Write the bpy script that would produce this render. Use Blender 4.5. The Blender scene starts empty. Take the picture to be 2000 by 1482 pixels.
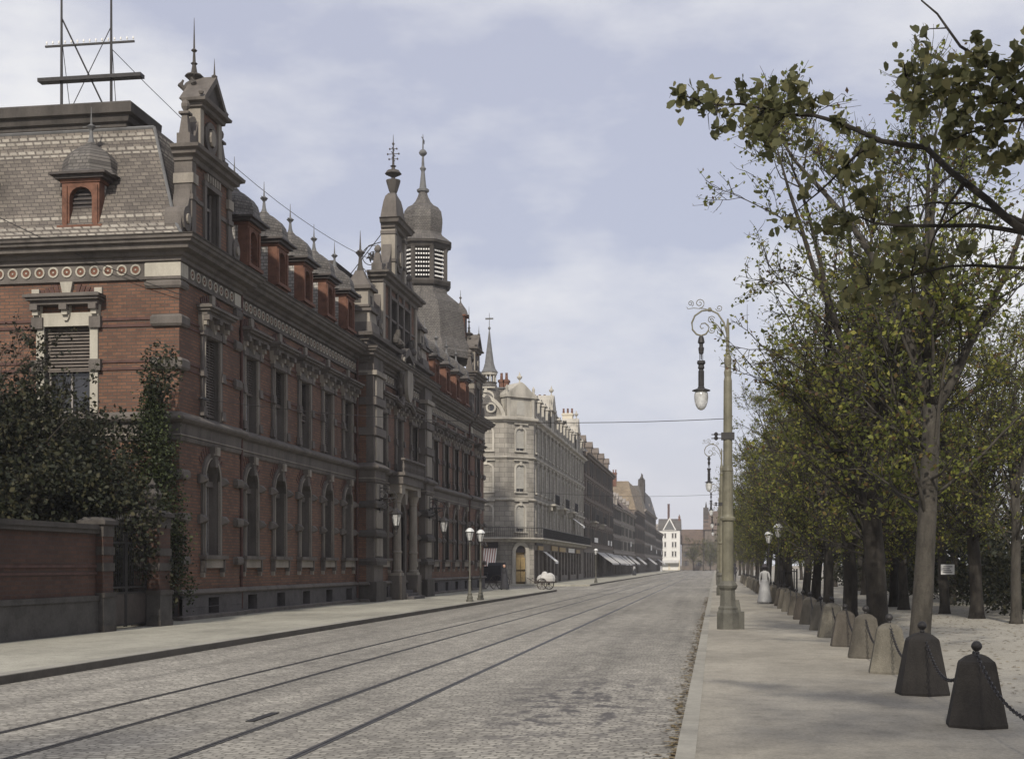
import bpy, bmesh, math, random
import numpy as np
from mathutils import Vector, Matrix
R = math.radians
PI = math.pi
scene = bpy.context.scene
col = scene.collection

# ------------------------------------------------------------------ camera, sky, sun, exposure
YAW = math.atan(397 / 2600)
cam_d = bpy.data.cameras.new('camera')
cam = bpy.data.objects.new('camera', cam_d)
col.objects.link(cam)
cam.location = (0, 0, 1.65)
cam.rotation_euler = (R(90), 0, YAW)
cam_d.sensor_width = 36
cam_d.lens = 46.8
cam_d.shift_y = 0.181
cam_d.clip_start = 0.1
cam_d.clip_end = 6000
scene.camera = cam

SUN_EL = 34.0
SUN_OFF = 1.6          # degrees the sun stands left of the street axis, behind the camera
world = bpy.data.worlds.new('World')
scene.world = world
world.use_nodes = True
wn = world.node_tree.nodes
wl = world.node_tree.links
wn.clear()
w_out = wn.new('ShaderNodeOutputWorld')
w_bg = wn.new('ShaderNodeBackground')
w_bg.inputs['Strength'].default_value = 0.122
sky = wn.new('ShaderNodeTexSky')
sky.sky_type = 'NISHITA'
sky.sun_disc = False
sky.sun_elevation = R(SUN_EL)
sky.sun_rotation = R(180 + SUN_OFF)
sky.air_density = 1.0
sky.dust_density = 2.0
sky.ozone_density = 1.5
tc = wn.new('ShaderNodeTexCoord')
mp = wn.new('ShaderNodeMapping')
mp.inputs['Scale'].default_value = (1.3, 1.3, 3.0)
mp.inputs['Location'].default_value = (0.4, 0.2, 0.35)
cn = wn.new('ShaderNodeTexNoise')
cn.inputs['Scale'].default_value = 2.2
cn.inputs['Detail'].default_value = 7
cn.inputs['Roughness'].default_value = 0.55
cr = wn.new('ShaderNodeValToRGB')
cr.color_ramp.elements[0].position = 0.45
cr.color_ramp.elements[1].position = 0.66
cr.color_ramp.elements[0].color = (0.05, 0.05, 0.05, 1)
cr.color_ramp.elements[1].color = (0.95, 0.95, 0.95, 1)
mix = wn.new('ShaderNodeMixRGB')
mix.inputs['Color2'].default_value = (8.8, 8.8, 8.9, 1)
desat = wn.new('ShaderNodeMixRGB')
desat.inputs['Fac'].default_value = 0.78
desat.inputs['Color2'].default_value = (5.5, 5.65, 6.9, 1)
wl.new(tc.outputs['Generated'], mp.inputs['Vector'])
wl.new(mp.outputs['Vector'], cn.inputs['Vector'])
wl.new(cn.outputs['Fac'], cr.inputs['Fac'])
wl.new(sky.outputs['Color'], desat.inputs['Color1'])
wl.new(desat.outputs['Color'], mix.inputs['Color1'])
wl.new(cr.outputs['Color'], mix.inputs['Fac'])
# the sky pales towards the horizon
wsep = wn.new('ShaderNodeSeparateXYZ'); wl.new(tc.outputs['Generated'], wsep.inputs[0])
wr = wn.new('ShaderNodeMapRange'); wl.new(wsep.outputs['Z'], wr.inputs[0])
wr.inputs[1].default_value = 0.02; wr.inputs[2].default_value = 0.22; wr.inputs[3].default_value = 0.6; wr.inputs[4].default_value = 0.0
pale = wn.new('ShaderNodeMixRGB'); pale.inputs['Color2'].default_value = (8.0, 8.0, 8.5, 1)
wl.new(wr.outputs[0], pale.inputs['Fac']); wl.new(mix.outputs['Color'], pale.inputs['Color1'])
wl.new(pale.outputs['Color'], w_bg.inputs['Color'])
wl.new(w_bg.outputs['Background'], w_out.inputs['Surface'])

sun_d = bpy.data.lights.new('sun', 'SUN')
sun_d.energy = 5.0
sun_d.angle = R(2.0)
sun_d.color = (1.0, 0.93, 0.82)
sun = bpy.data.objects.new('sun', sun_d)
col.objects.link(sun)
sun.location = (-10, -40, 60)
sdir = Vector((math.sin(R(SUN_OFF)) * math.cos(R(SUN_EL)), math.cos(R(SUN_OFF)) * math.cos(R(SUN_EL)), -math.sin(R(SUN_EL))))
sun.rotation_euler = sdir.to_track_quat('-Z', 'Y').to_euler()

scene.view_settings.view_transform = 'Standard'
scene.view_settings.look = 'None'
scene.view_settings.exposure = -0.25
scene.view_settings.gamma = 1.0
scene.render.engine = 'CYCLES'
scene.cycles.max_bounces = 5
scene.cycles.diffuse_bounces = 3
scene.cycles.transparent_max_bounces = 8

# ------------------------------------------------------------------ materials
def nodes_of(name):
    m = bpy.data.materials.new(name)
    m.use_nodes = True
    nt = m.node_tree
    b = nt.nodes['Principled BSDF']
    if 'Specular IOR Level' in b.inputs:
        b.inputs['Specular IOR Level'].default_value = 0.3
    return m, nt, b

def N(nt, t, **kw):
    n = nt.nodes.new(t)
    for k, v in kw.items():
        setattr(n, k, v)
    return n

def coords(nt, rnd=True):
    t = N(nt, 'ShaderNodeTexCoord')
    if not rnd:
        return t.outputs['Object']
    oi = N(nt, 'ShaderNodeObjectInfo')
    mu = N(nt, 'ShaderNodeMath', operation='MULTIPLY')
    mu.inputs[1].default_value = 37.0
    nt.links.new(oi.outputs['Random'], mu.inputs[0])
    ad = N(nt, 'ShaderNodeVectorMath', operation='ADD')
    nt.links.new(t.outputs['Object'], ad.inputs[0])
    nt.links.new(mu.outputs[0], ad.inputs[1])
    return ad.outputs[0]

def noise(nt, vec, scale, detail=4, rough=0.6, stretch=None):
    if stretch:
        m_ = N(nt, 'ShaderNodeMapping')
        m_.inputs['Scale'].default_value = stretch
        nt.links.new(vec, m_.inputs['Vector'])
        vec = m_.outputs[0]
    n = N(nt, 'ShaderNodeTexNoise')
    n.inputs['Scale'].default_value = scale
    n.inputs['Detail'].default_value = detail
    n.inputs['Roughness'].default_value = rough
    nt.links.new(vec, n.inputs['Vector'])
    return n.outputs['Fac']

def ramp(nt, fac, stops):
    r = N(nt, 'ShaderNodeValToRGB')
    el = r.color_ramp.elements
    while len(el) < len(stops):
        el.new(0.5)
    for e, (p, c) in zip(el, stops):
        e.position = p
        e.color = (c[0], c[1], c[2], 1) if not isinstance(c, (int, float)) else (c, c, c, 1)
    nt.links.new(fac, r.inputs['Fac'])
    return r.outputs['Color']

def mixc(nt, fac, a, b, mode='MIX'):
    m = N(nt, 'ShaderNodeMixRGB', blend_type=mode)
    for s, v in ((0, fac), (1, a), (2, b)):
        if isinstance(v, (int, float)):
            m.inputs[s].default_value = v
        elif isinstance(v, tuple):
            m.inputs[s].default_value = (v[0], v[1], v[2], 1)
        else:
            nt.links.new(v, m.inputs[s])
    return m.outputs[0]

def bump(nt, b, h, strength=0.4, dist=0.02):
    n = N(nt, 'ShaderNodeBump')
    n.inputs['Strength'].default_value = strength
    n.inputs['Distance'].default_value = dist
    nt.links.new(h, n.inputs['Height'])
    nt.links.new(n.outputs[0], b.inputs['Normal'])

def shade(c, k):
    return (c[0] * k, c[1] * k, c[2] * k)

def plain(name, c, rough=0.8, var=0.35, scale=3.0, bmp=0.3, fine=40.0, metal=0.0, streak=False):
    """mottled surface: large stains and fine grain, both of the thing itself"""
    m, nt, b = nodes_of(name)
    v = coords(nt)
    big = noise(nt, v, scale, 6, 0.65, (1, 1, 0.35) if streak else None)
    base = ramp(nt, big, [(0.28, shade(c, 1 - var)), (0.5, c), (0.75, shade(c, 1 + var * 0.7))])
    fin = noise(nt, v, fine, 3, 0.7)
    f2 = ramp(nt, fin, [(0.3, 1 - var * 0.6), (0.7, 1 + 0.0)])
    nt.links.new(mixc(nt, 0.8, base, f2, 'MULTIPLY'), b.inputs['Base Color'])
    b.inputs['Roughness'].default_value = rough
    b.inputs['Metallic'].default_value = metal
    if bmp:
        bump(nt, b, mixc(nt, 0.5, big, fin), bmp, 0.02)
    return m

def wallvec(nt, sx=1.0):
    """x+y runs along any axis-parallel wall, z upward"""
    t = N(nt, 'ShaderNodeTexCoord')
    s = N(nt, 'ShaderNodeSeparateXYZ')
    nt.links.new(t.outputs['Object'], s.inputs[0])
    a = N(nt, 'ShaderNodeMath', operation='ADD')
    nt.links.new(s.outputs['X'], a.inputs[0])
    nt.links.new(s.outputs['Y'], a.inputs[1])
    c = N(nt, 'ShaderNodeCombineXYZ')
    nt.links.new(a.outputs[0], c.inputs['X'])
    nt.links.new(s.outputs['Z'], c.inputs['Y'])
    return t.outputs['Object'], c.outputs[0], s.outputs['Z']

def brickmat(name, c1, c2, mortar, bw, rh, ms=0.012, var=0.4, rough=0.85, bands=None, bandcol=None, off=0.5, bstr=0.5):
    m, nt, b = nodes_of(name)
    obj_, v, z = wallvec(nt)
    br = N(nt, 'ShaderNodeTexBrick')
    br.offset = off
    br.inputs['Scale'].default_value = 1.0
    br.inputs['Brick Width'].default_value = bw
    br.inputs['Row Height'].default_value = rh
    br.inputs['Mortar Size'].default_value = ms
    br.inputs['Mortar Smooth'].default_value = 0.2
    br.inputs['Bias'].default_value = -0.1
    br.inputs['Color1'].default_value = (*c1, 1)
    br.inputs['Color2'].default_value = (*c2, 1)
    br.inputs['Mortar'].default_value = (*mortar, 1)
    nt.links.new(v, br.inputs['Vector'])
    cc = br.outputs['Color']
    if bands:
        # rows of light tiles between given heights, every second tile row cut to points
        acc = None
        for z0, z1 in bands:
            g = N(nt, 'ShaderNodeMath', operation='GREATER_THAN'); g.inputs[1].default_value = z0
            l = N(nt, 'ShaderNodeMath', operation='LESS_THAN'); l.inputs[1].default_value = z1
            nt.links.new(z, g.inputs[0]); nt.links.new(z, l.inputs[0])
            mm = N(nt, 'ShaderNodeMath', operation='MULTIPLY')
            nt.links.new(g.outputs[0], mm.inputs[0]); nt.links.new(l.outputs[0], mm.inputs[1])
            if acc is None:
                acc = mm.outputs[0]
            else:
                a2 = N(nt, 'ShaderNodeMath', operation='ADD')
                nt.links.new(acc, a2.inputs[0]); nt.links.new(mm.outputs[0], a2.inputs[1])
                acc = a2.outputs[0]
        ck = N(nt, 'ShaderNodeTexBrick')
        ck.offset = 0.5
        ck.inputs['Scale'].default_value = 1.0
        ck.inputs['Brick Width'].default_value = 0.30
        ck.inputs['Row Height'].default_value = 0.17
        ck.inputs['Mortar Size'].default_value = 0.05
        ck.inputs['Mortar Smooth'].default_value = 0.6
        ck.inputs['Color1'].default_value = (1, 1, 1, 1)
        ck.inputs['Color2'].default_value = (0.55, 0.55, 0.55, 1)
        ck.inputs['Mortar'].default_value = (0, 0, 0, 1)
        nt.links.new(v, ck.inputs['Vector'])
        mm = N(nt, 'ShaderNodeMath', operation='MULTIPLY')
        nt.links.new(acc, mm.inputs[0]); nt.links.new(ck.outputs['Color'], mm.inputs[1])
        cc = mixc(nt, mm.outputs[0], cc, bandcol)
    big = noise(nt, obj_, 0.6, 6, 0.65, (1, 1, 0.5))
    f = ramp(nt, big, [(0.3, 1 - var), (0.7, 1.1)])
    cc = mixc(nt, 0.9, cc, f, 'MULTIPLY')
    fin = noise(nt, obj_, 18, 3, 0.7)
    cc = mixc(nt, 0.7, cc, ramp(nt, fin, [(0.3, 0.65), (0.7, 1.15)]), 'MULTIPLY')
    nt.links.new(cc, b.inputs['Base Color'])
    b.inputs['Roughness'].default_value = rough
    bump(nt, b, br.outputs['Fac'], -bstr, 0.02)
    return m

M = {}
M['brick'] = brickmat('red_brick', (0.195, 0.098, 0.06), (0.115, 0.06, 0.042), (0.09, 0.07, 0.056), 0.30, 0.10, 0.016)
M['brick_plain'] = plain('brick_red_trim', (0.15, 0.072, 0.047), 0.85, 0.5, 4)
M['brick_dark'] = plain('dark_brick_voussoirs', (0.09, 0.05, 0.042), 0.85, 0.4, 4)
M['brick_shade'] = brickmat('shade_dark_garden_brick', (0.10, 0.052, 0.036), (0.065, 0.034, 0.026), (0.07, 0.05, 0.042), 0.30, 0.10, 0.016)  # darker copy of the brick, shade on the garden wall put into its colour
M['plinth_shade'] = plain('shade_dark_base_stone', (0.075, 0.07, 0.065), 0.9, 0.4, 2, 0.5, 16)  # base stone darkened likewise, standing for shade on the garden wall
M['stone'] = plain('grey_sandstone', (0.122, 0.108, 0.096), 0.9, 0.45, 1.7, 0.5, 22, streak=True)
M['stone_lt'] = plain('pale_sandstone', (0.25, 0.225, 0.19), 0.9, 0.35, 1.7, 0.4, 22, streak=True)
M['stone_pale'] = plain('light_dressed_stone', (0.37, 0.345, 0.29), 0.9, 0.3, 1.7, 0.3, 22, streak=True)
M['stone_dk'] = plain('sooty_sandstone', (0.075, 0.067, 0.06), 0.9, 0.5, 1.6, 0.5, 22, streak=True)
M['plinth'] = plain('plinth_granite', (0.09, 0.083, 0.083), 0.9, 0.4, 2, 0.5, 16)
M['slate'] = brickmat('grey_slate', (0.175, 0.152, 0.128), (0.10, 0.086, 0.075), (0.06, 0.052, 0.046), 0.26, 0.13, 0.014, 0.35, 0.75,
                      bands=[(11.45, 11.9), (12.05, 12.28), (14.35, 14.6), (14.75, 15.1)], bandcol=(0.36, 0.33, 0.28))
M['slate_plain'] = brickmat('weathered_slate', (0.17, 0.155, 0.14), (0.095, 0.087, 0.08), (0.06, 0.055, 0.05), 0.2, 0.11, 0.016, 0.4, 0.7)
M['slate_lt'] = brickmat('pale_slate_cladding', (0.38, 0.36, 0.33), (0.25, 0.235, 0.215), (0.16, 0.15, 0.14), 0.2, 0.12, 0.016, 0.3, 0.7)
M['zinc'] = plain('dull_zinc', (0.13, 0.13, 0.13), 0.7, 0.4, 3, 0.3)
M['iron'] = plain('black_iron', (0.028, 0.026, 0.026), 0.55, 0.4, 6, 0.2)
M['wood_dk'] = plain('dark_painted_wood', (0.06, 0.05, 0.045), 0.6, 0.4, 5)
M['frame'] = plain('grey_window_frame', (0.22, 0.2, 0.185), 0.6, 0.3, 5)
M['blind'] = plain('slatted_blind', (0.13, 0.11, 0.095), 0.7, 0.3, 5)
M['blind_lt'] = plain('pale_blind', (0.5, 0.48, 0.42), 0.8, 0.2, 5)
M['white'] = plain('white_paint', (0.72, 0.71, 0.68), 0.6, 0.15, 5, 0.1)
M['door_tan'] = plain('tan_wooden_door', (0.3, 0.22, 0.11), 0.6, 0.3, 4)
M['gilt'] = plain('faded_gilt', (0.36, 0.26, 0.12), 0.6, 0.3, 4)
M['black'] = plain('black_board', (0.03, 0.025, 0.025), 0.6, 0.3, 4)

def glassmat(name, c, rough=0.12):
    m, nt, b = nodes_of(name)
    v = coords(nt)
    b.inputs['Roughness'].default_value = rough
    b.inputs['Specular IOR Level'].default_value = 0.6
    f = noise(nt, v, 0.8, 3)
    nt.links.new(ramp(nt, f, [(0.3, shade(c, 0.5)), (0.7, shade(c, 1.6))]), b.inputs['Base Color'])
    bump(nt, b, noise(nt, v, 2.5, 2), 0.12, 0.02)
    return m
M['glass'] = glassmat('dark_window_glass', (0.025, 0.026, 0.03))
M['pale_pane'] = plain('sky_tinted_pane', (0.27, 0.28, 0.305), 0.35, 0.35, 1.2, 0)  # pane colour lightened to blue-grey to stand for reflected sky
m, nt, b = nodes_of('lantern_glass')
b.inputs['Base Color'].default_value = (0.8, 0.8, 0.78, 1)
b.inputs['Roughness'].default_value = 0.15
b.inputs['Transmission Weight'].default_value = 0.45
nt.links.new(ramp(nt, noise(nt, coords(nt), 9, 3), [(0.3, (0.45, 0.45, 0.44)), (0.7, (0.85, 0.85, 0.82))]), b.inputs['Base Color'])
M['lglass'] = m
m, nt, b = nodes_of('milk_glass')
b.inputs['Base Color'].default_value = (0.55, 0.56, 0.55, 1)
b.inputs['Roughness'].default_value = 0.3
M['milk'] = m

# ------------------------------------------------------------------ mesh builder
def fr(px, py, dx, dy, nx, ny):
    return lambda s, o, z: (px + s * dx + o * nx, py + s * dy + o * ny, z)
WORLD = lambda s, o, z: (s, o, z)
EAST = fr(0, 0, 0, 1, 1, 0)       # s runs along +y, o points +x
SOUTH = fr(0, 0, -1, 0, 0, -1)    # s runs along -x, o points -y

class MB:
    def __init__(self, xf=EAST):
        self.v = []; self.f = []; self.mi = []; self.xf = xf
    def add(self, vs, fs, m=0, raw=False):
        n = len(self.v)
        self.v += [tuple(p) if raw else self.xf(*p) for p in vs]
        self.f += [tuple(i + n for i in f) for f in fs]
        self.mi += [m] * len(fs)
        return self
    def box(self, s0, s1, o0, o1, z0, z1, m=0, ts=0.0, to=0.0):
        # ts / to shrink the top in s and o
        vs = [(s0, o0, z0), (s1, o0, z0), (s1, o1, z0), (s0, o1, z0),
              (s0 + ts, o0 + to, z1), (s1 - ts, o0 + to, z1), (s1 - ts, o1 - to, z1), (s0 + ts, o1 - to, z1)]
        return self.add(vs, [(0, 3, 2, 1), (4, 5, 6, 7), (0, 1, 5, 4), (1, 2, 6, 5), (2, 3, 7, 6), (3, 0, 4, 7)], m)
    def prism(self, poly, o0, o1, m=0):
        n = len(poly)
        vs = [(s, o0, z) for s, z in poly] + [(s, o1, z) for s, z in poly]
        fs = [tuple(range(n))[::-1], tuple(range(n, 2 * n))]
        fs += [(i, (i + 1) % n, n + (i + 1) % n, n + i) for i in range(n)]
        return self.add(vs, fs, m)
    def ring(self, outer, inner, o0, o1, m=0, closed=True):
        n = len(outer)
        vs = [(s, o1, z) for s, z in outer] + [(s, o1, z) for s, z in inner] + [(s, o0, z) for s, z in outer] + [(s, o0, z) for s, z in inner]
        fs = []
        for i in range(n if closed else n - 1):
            j = (i + 1) % n
            fs += [(i, j, n + j, n + i), (i, 2 * n + i, 2 * n + j, j), (n + i, n + j, 3 * n + j, 3 * n + i), (2 * n + i, 3 * n + i, 3 * n + j, 2 * n + j)]
        if not closed:
            fs += [(0, n, 3 * n, 2 * n), (n - 1, 3 * n - 1, 4 * n - 1, 2 * n - 1)]
        return self.add(vs, fs, m)
    def lathe(self, prof, s=0, o=0, n=12, rot=0.0, m=0, sq=1.0):
        vs = []; fs = []
        for r, z in prof:
            for i in range(n):
                a = rot + 2 * PI * i / n
                vs.append((s + r * math.cos(a), o + r * sq * math.sin(a), z))
        for k in range(len(prof) - 1):
            for i in range(n):
                j = (i + 1) % n
                fs.append((k * n + i, k * n + j, (k + 1) * n + j, (k + 1) * n + i))
        fs.append(tuple(range(n))[::-1]); fs.append(tuple(range((len(prof) - 1) * n, len(prof) * n)))
        return self.add(vs, fs, m)
    def tube(self, pts, r, n=6, m=0):
        pts = [Vector(p) for p in pts]
        rs = r if isinstance(r, (list, tuple)) else [r] * len(pts)
        vs = []; fs = []
        up = Vector((0.03, 0.07, 1))
        for i, p in enumerate(pts):
            d = (pts[min(i + 1, len(pts) - 1)] - pts[max(i - 1, 0)])
            if d.length < 1e-9: d = Vector((0, 0, 1))
            d.normalize()
            a = d.cross(up)
            if a.length < 0.15: a = d.cross(Vector((1, 0.1, 0)))
            a.normalize(); b_ = d.cross(a)
            for k in range(n):
                t = 2 * PI * k / n
                vs.append(tuple(p + a * (rs[i] * math.cos(t)) + b_ * (rs[i] * math.sin(t))))
        for i in range(len(pts) - 1):
            for k in range(n):
                j = (k + 1) % n
                fs.append((i * n + k, i * n + j, (i + 1) * n + j, (i + 1) * n + k))
        fs.append(tuple(range(n))[::-1]); fs.append(tuple(range((len(pts) - 1) * n, len(pts) * n)))
        return self.add(vs, fs, m)
    def path(self, prof, pts, m=0, cap=True):
        """sweep an (offset, z) profile along plan points, right-hand side outward, mitred"""
        P = [Vector(p) for p in pts]
        nn = []
        for i in range(len(P)):
            ns = []
            if i > 0:
                d = (P[i] - P[i - 1]).normalized(); ns.append(Vector((d.y, -d.x)))
            if i < len(P) - 1:
                d = (P[i + 1] - P[i]).normalized(); ns.append(Vector((d.y, -d.x)))
            if len(ns) == 2:
                k = ns[0] + ns[1]
                k = k / max(0.2, (1 + ns[0].dot(ns[1])))
            else:
                k = ns[0]
            nn.append(k)
        vs = []; fs = []; q = len(prof)
        for p, n_ in zip(P, nn):
            for o, z in prof:
                vs.append((p.x + n_.x * o, p.y + n_.y * o, z))
        for i in range(len(P) - 1):
            for k in range(q - 1):
                fs.append((i * q + k, (i + 1) * q + k, (i + 1) * q + k + 1, i * q + k + 1))
        if cap:
            fs.append(tuple(range(q))); fs.append(tuple(range((len(P) - 1) * q, len(P) * q))[::-1])
        return self.add(vs, fs, m, raw=True)
    def wall(self, s0, s1, z0, z1, o, holes, depth, m=0, mr=None):
        ss = sorted({s0, s1, *[h[0] for h in holes], *[h[1] for h in holes]})
        zs = sorted({z0, z1, *[h[2] for h in holes], *[h[3] for h in holes]})
        ss = [x for x in ss if s0 <= x <= s1]; zs = [x for x in zs if z0 <= x <= z1]
        for a, b_ in zip(ss, ss[1:]):
            for c, d in zip(zs, zs[1:]):
                ms, mz = (a + b_) / 2, (c + d) / 2
                if any(h[0] < ms < h[1] and h[2] < mz < h[3] for h in holes): continue
                self.add([(a, o, c), (b_, o, c), (b_, o, d), (a, o, d)], [(0, 1, 2, 3)], m)
        mr = m if mr is None else mr
        for h in holes:
            a, b_, c, d = h
            self.add([(a, o, c), (b_, o, c), (b_, o, d), (a, o, d), (a, o - depth, c), (b_, o - depth, c), (b_, o - depth, d), (a, o - depth, d)],
                     [(0, 4, 5, 1), (1, 5, 6, 2), (2, 6, 7, 3), (3, 7, 4, 0)], mr)
        return self
    def build(self, name, mats, parent=None, smooth=False, loc=None, fix=True, rotz=0):
        me = bpy.data.meshes.new(name)
        me.from_pydata(self.v, [], self.f)
        if not isinstance(mats, (list, tuple)): mats = [mats]
        for m_ in mats: me.materials.append(M[m_] if isinstance(m_, str) else m_)
        me.polygons.foreach_set('material_index', self.mi)
        if fix:
            bm = bmesh.new(); bm.from_mesh(me)
            bmesh.ops.recalc_face_normals(bm, faces=bm.faces)
            bm.to_mesh(me); bm.free()
        if smooth: me.polygons.foreach_set('use_smooth', [True] * len(me.polygons))
        me.update()
        o = bpy.data.objects.new(name, me)
        col.objects.link(o)
        if loc: o.location = loc
        if rotz: o.rotation_euler[2] = rotz
        if parent: o.parent = parent
        return o

def empty(name, loc, label, cat, group=None, rotz=0):
    o = bpy.data.objects.new(name, None)
    o.empty_display_size = 0.3
    col.objects.link(o)
    o.location = loc; o.rotation_euler[2] = rotz
    return tag(o, label, cat, group)
def tag(o, label, cat, group=None, kind=None):
    if label: o['label'] = label
    if cat: o['category'] = cat
    if group: o['group'] = group
    if kind: o['kind'] = kind
    return o
def structure(o):
    o['kind'] = 'structure'; return o
KIDS = {}
def copy_tree(o, parent=None, loc=None, rotz=None):
    c = o.copy(); col.objects.link(c)
    c.parent = parent
    if loc is not None: c.location = loc
    if rotz is not None: c.rotation_euler[2] = rotz
    for ch in list(o.children):
        copy_tree(ch, c)
    return c
def subset(o, name):
    return [c for c in o.children if c.name.split('.')[0] == name]

def arch(hw, zs, rise, n=8, sc=0.0, pt=0.0):
    """points over an arch, left springing to right springing"""
    out = []
    for i in range(n + 1):
        a = PI - PI * i / n
        out.append((sc + hw * math.cos(a), zs + rise * math.sin(a) + pt * (1 - abs(math.cos(a)))))
    return out
def disk_ring(mb, s, z, r0, r1, o0, o1, n=14, m=0):
    A = [(s + r1 * math.cos(2 * PI * i / n), z + r1 * math.sin(2 * PI * i / n)) for i in range(n)]
    B = [(s + r0 * math.cos(2 * PI * i / n), z + r0 * math.sin(2 * PI * i / n)) for i in range(n)]
    mb.ring(A, B, o0, o1, m)
def disk(mb, s, z, r, o0, o1, n=14, m=0, sz=1.0):
    mb.prism([(s + r * math.cos(2 * PI * i / n), z + sz * r * math.sin(2 * PI * i / n)) for i in range(n)], o0, o1, m)
def spiral(c, r0, r1, a0, turns, n=26, plane='sz', o=0.0):
    pts = []
    for i in range(n + 1):
        t = i / n
        a = a0 + turns * 2 * PI * t
        r = r0 + (r1 - r0) * t
        pts.append((c[0] + r * math.cos(a), o, c[1] + r * math.sin(a)))
    return pts
def finial(mb, s, o, z, h, r=0.13, n=8, m=0, spikes=True):
    mb.lathe([(r * 1.0, z), (r * 0.55, z + h * 0.16), (r * 0.35, z + h * 0.36), (r * 0.55, z + h * 0.40), (r * 1.15, z + h * 0.47), (r * 0.5, z + h * 0.52), (r * 0.25, z + h * 0.55), (r * 0.12, z + h * 0.8), (0.008, z + h)], s, o, n, m=m)
    if spikes:
        zz = z + h * 0.47
        mb.box(s - r * 2.2, s + r * 2.2, o - 0.012, o + 0.012, zz - 0.012, zz + 0.012, m)

# ------------------------------------------------------------------ ground, road, pavements, rails
def cobble():
    m, nt, b = nodes_of('cobbled_road')
    v = coords(nt, False)
    mpn = N(nt, 'ShaderNodeMapping'); nt.links.new(v, mpn.inputs['Vector'])
    wob = noise(nt, v, 2.4, 4)
    ad = N(nt, 'ShaderNodeVectorMath', operation='ADD')
    sc = mixc(nt, 0.32, (0, 0, 0), wob)
    nt.links.new(mpn.outputs[0], ad.inputs[0]); nt.links.new(sc, ad.inputs[1])
    br = N(nt, 'ShaderNodeTexBrick')
    br.inputs['Scale'].default_value = 1.0
    br.inputs['Brick Width'].default_value = 0.15
    br.inputs['Row Height'].default_value = 0.105
    br.inputs['Mortar Size'].default_value = 0.016
    br.inputs['Mortar Smooth'].default_value = 0.5
    br.inputs['Bias'].default_value = 0.0
    br.inputs['Color1'].default_value = (0.36, 0.338, 0.29, 1)
    br.inputs['Color2'].default_value = (0.215, 0.2, 0.175, 1)
    br.inputs['Mortar'].default_value = (0.13, 0.12, 0.1, 1)
    nt.links.new(ad.outputs[0], br.inputs['Vector'])
    big = noise(nt, v, 0.25, 6, 0.6, (1, 0.35, 1))
    cc = mixc(nt, 0.9, br.outputs['Color'], ramp(nt, big, [(0.3, 0.7), (0.5, 0.95), (0.7, 1.15)]), 'MULTIPLY')
    mid = noise(nt, v, 2.6, 5, 0.7, (1, 0.6, 1))
    cc = mixc(nt, 0.8, cc, ramp(nt, mid, [(0.3, 0.72), (0.6, 1.1)]), 'MULTIPLY')
    # wheel-worn lanes along the street, darker joints of dirt between them
    lane = noise(nt, v, 1.0, 5, 0.65, (1.1, 0.035, 1))
    cc = mixc(nt, 0.85, cc, ramp(nt, lane, [(0.32, 0.66), (0.5, 1.0), (0.68, 1.2)]), 'MULTIPLY')
    # damp, dung-dark blotches on the near right half of the road
    st = noise(nt, v, 3.2, 4, 0.55, (1.5, 0.8, 1))
    stm = ramp(nt, st, [(0.50, 0.0), (0.60, 1.0)])
    s = N(nt, 'ShaderNodeSeparateXYZ'); nt.links.new(v, s.inputs[0])
    def band(out, c, w):
        a = N(nt, 'ShaderNodeMath', operation='SUBTRACT'); a.inputs[1].default_value = c
        nt.links.new(s.outputs[out], a.inputs[0])
        q = N(nt, 'ShaderNodeMath', operation='ABSOLUTE'); nt.links.new(a.outputs[0], q.inputs[0])
        r_ = N(nt, 'ShaderNodeMapRange'); nt.links.new(q.outputs[0], r_.inputs[0])
        r_.inputs[1].default_value = w; r_.inputs[2].default_value = w * 0.35
        return r_.outputs[0]
    reg = N(nt, 'ShaderNodeMath', operation='MULTIPLY')
    nt.links.new(band('X', -1.7, 1.35), reg.inputs[0]); nt.links.new(band('Y', 17.0, 5.6), reg.inputs[1])
    rm = N(nt, 'ShaderNodeMath', operation='MULTIPLY'); nt.links.new(reg.outputs[0], rm.inputs[0]); nt.links.new(stm, rm.inputs[1])
    rf = N(nt, 'ShaderNodeMath', operation='MULTIPLY'); nt.links.new(rm.outputs[0], rf.inputs[0]); rf.inputs[1].default_value = 0.85
    cc = mixc(nt, rf.outputs[0], cc, (0.06, 0.055, 0.055))
    nt.links.new(cc, b.inputs['Base Color'])
    b.inputs['Roughness'].default_value = 0.8
    bump(nt, b, mixc(nt, 0.35, br.outputs['Fac'], ramp(nt, noise(nt, v, 9, 3), [(0.3, 1.0), (0.7, 0.0)])), -0.9, 0.025)
    return m
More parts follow.
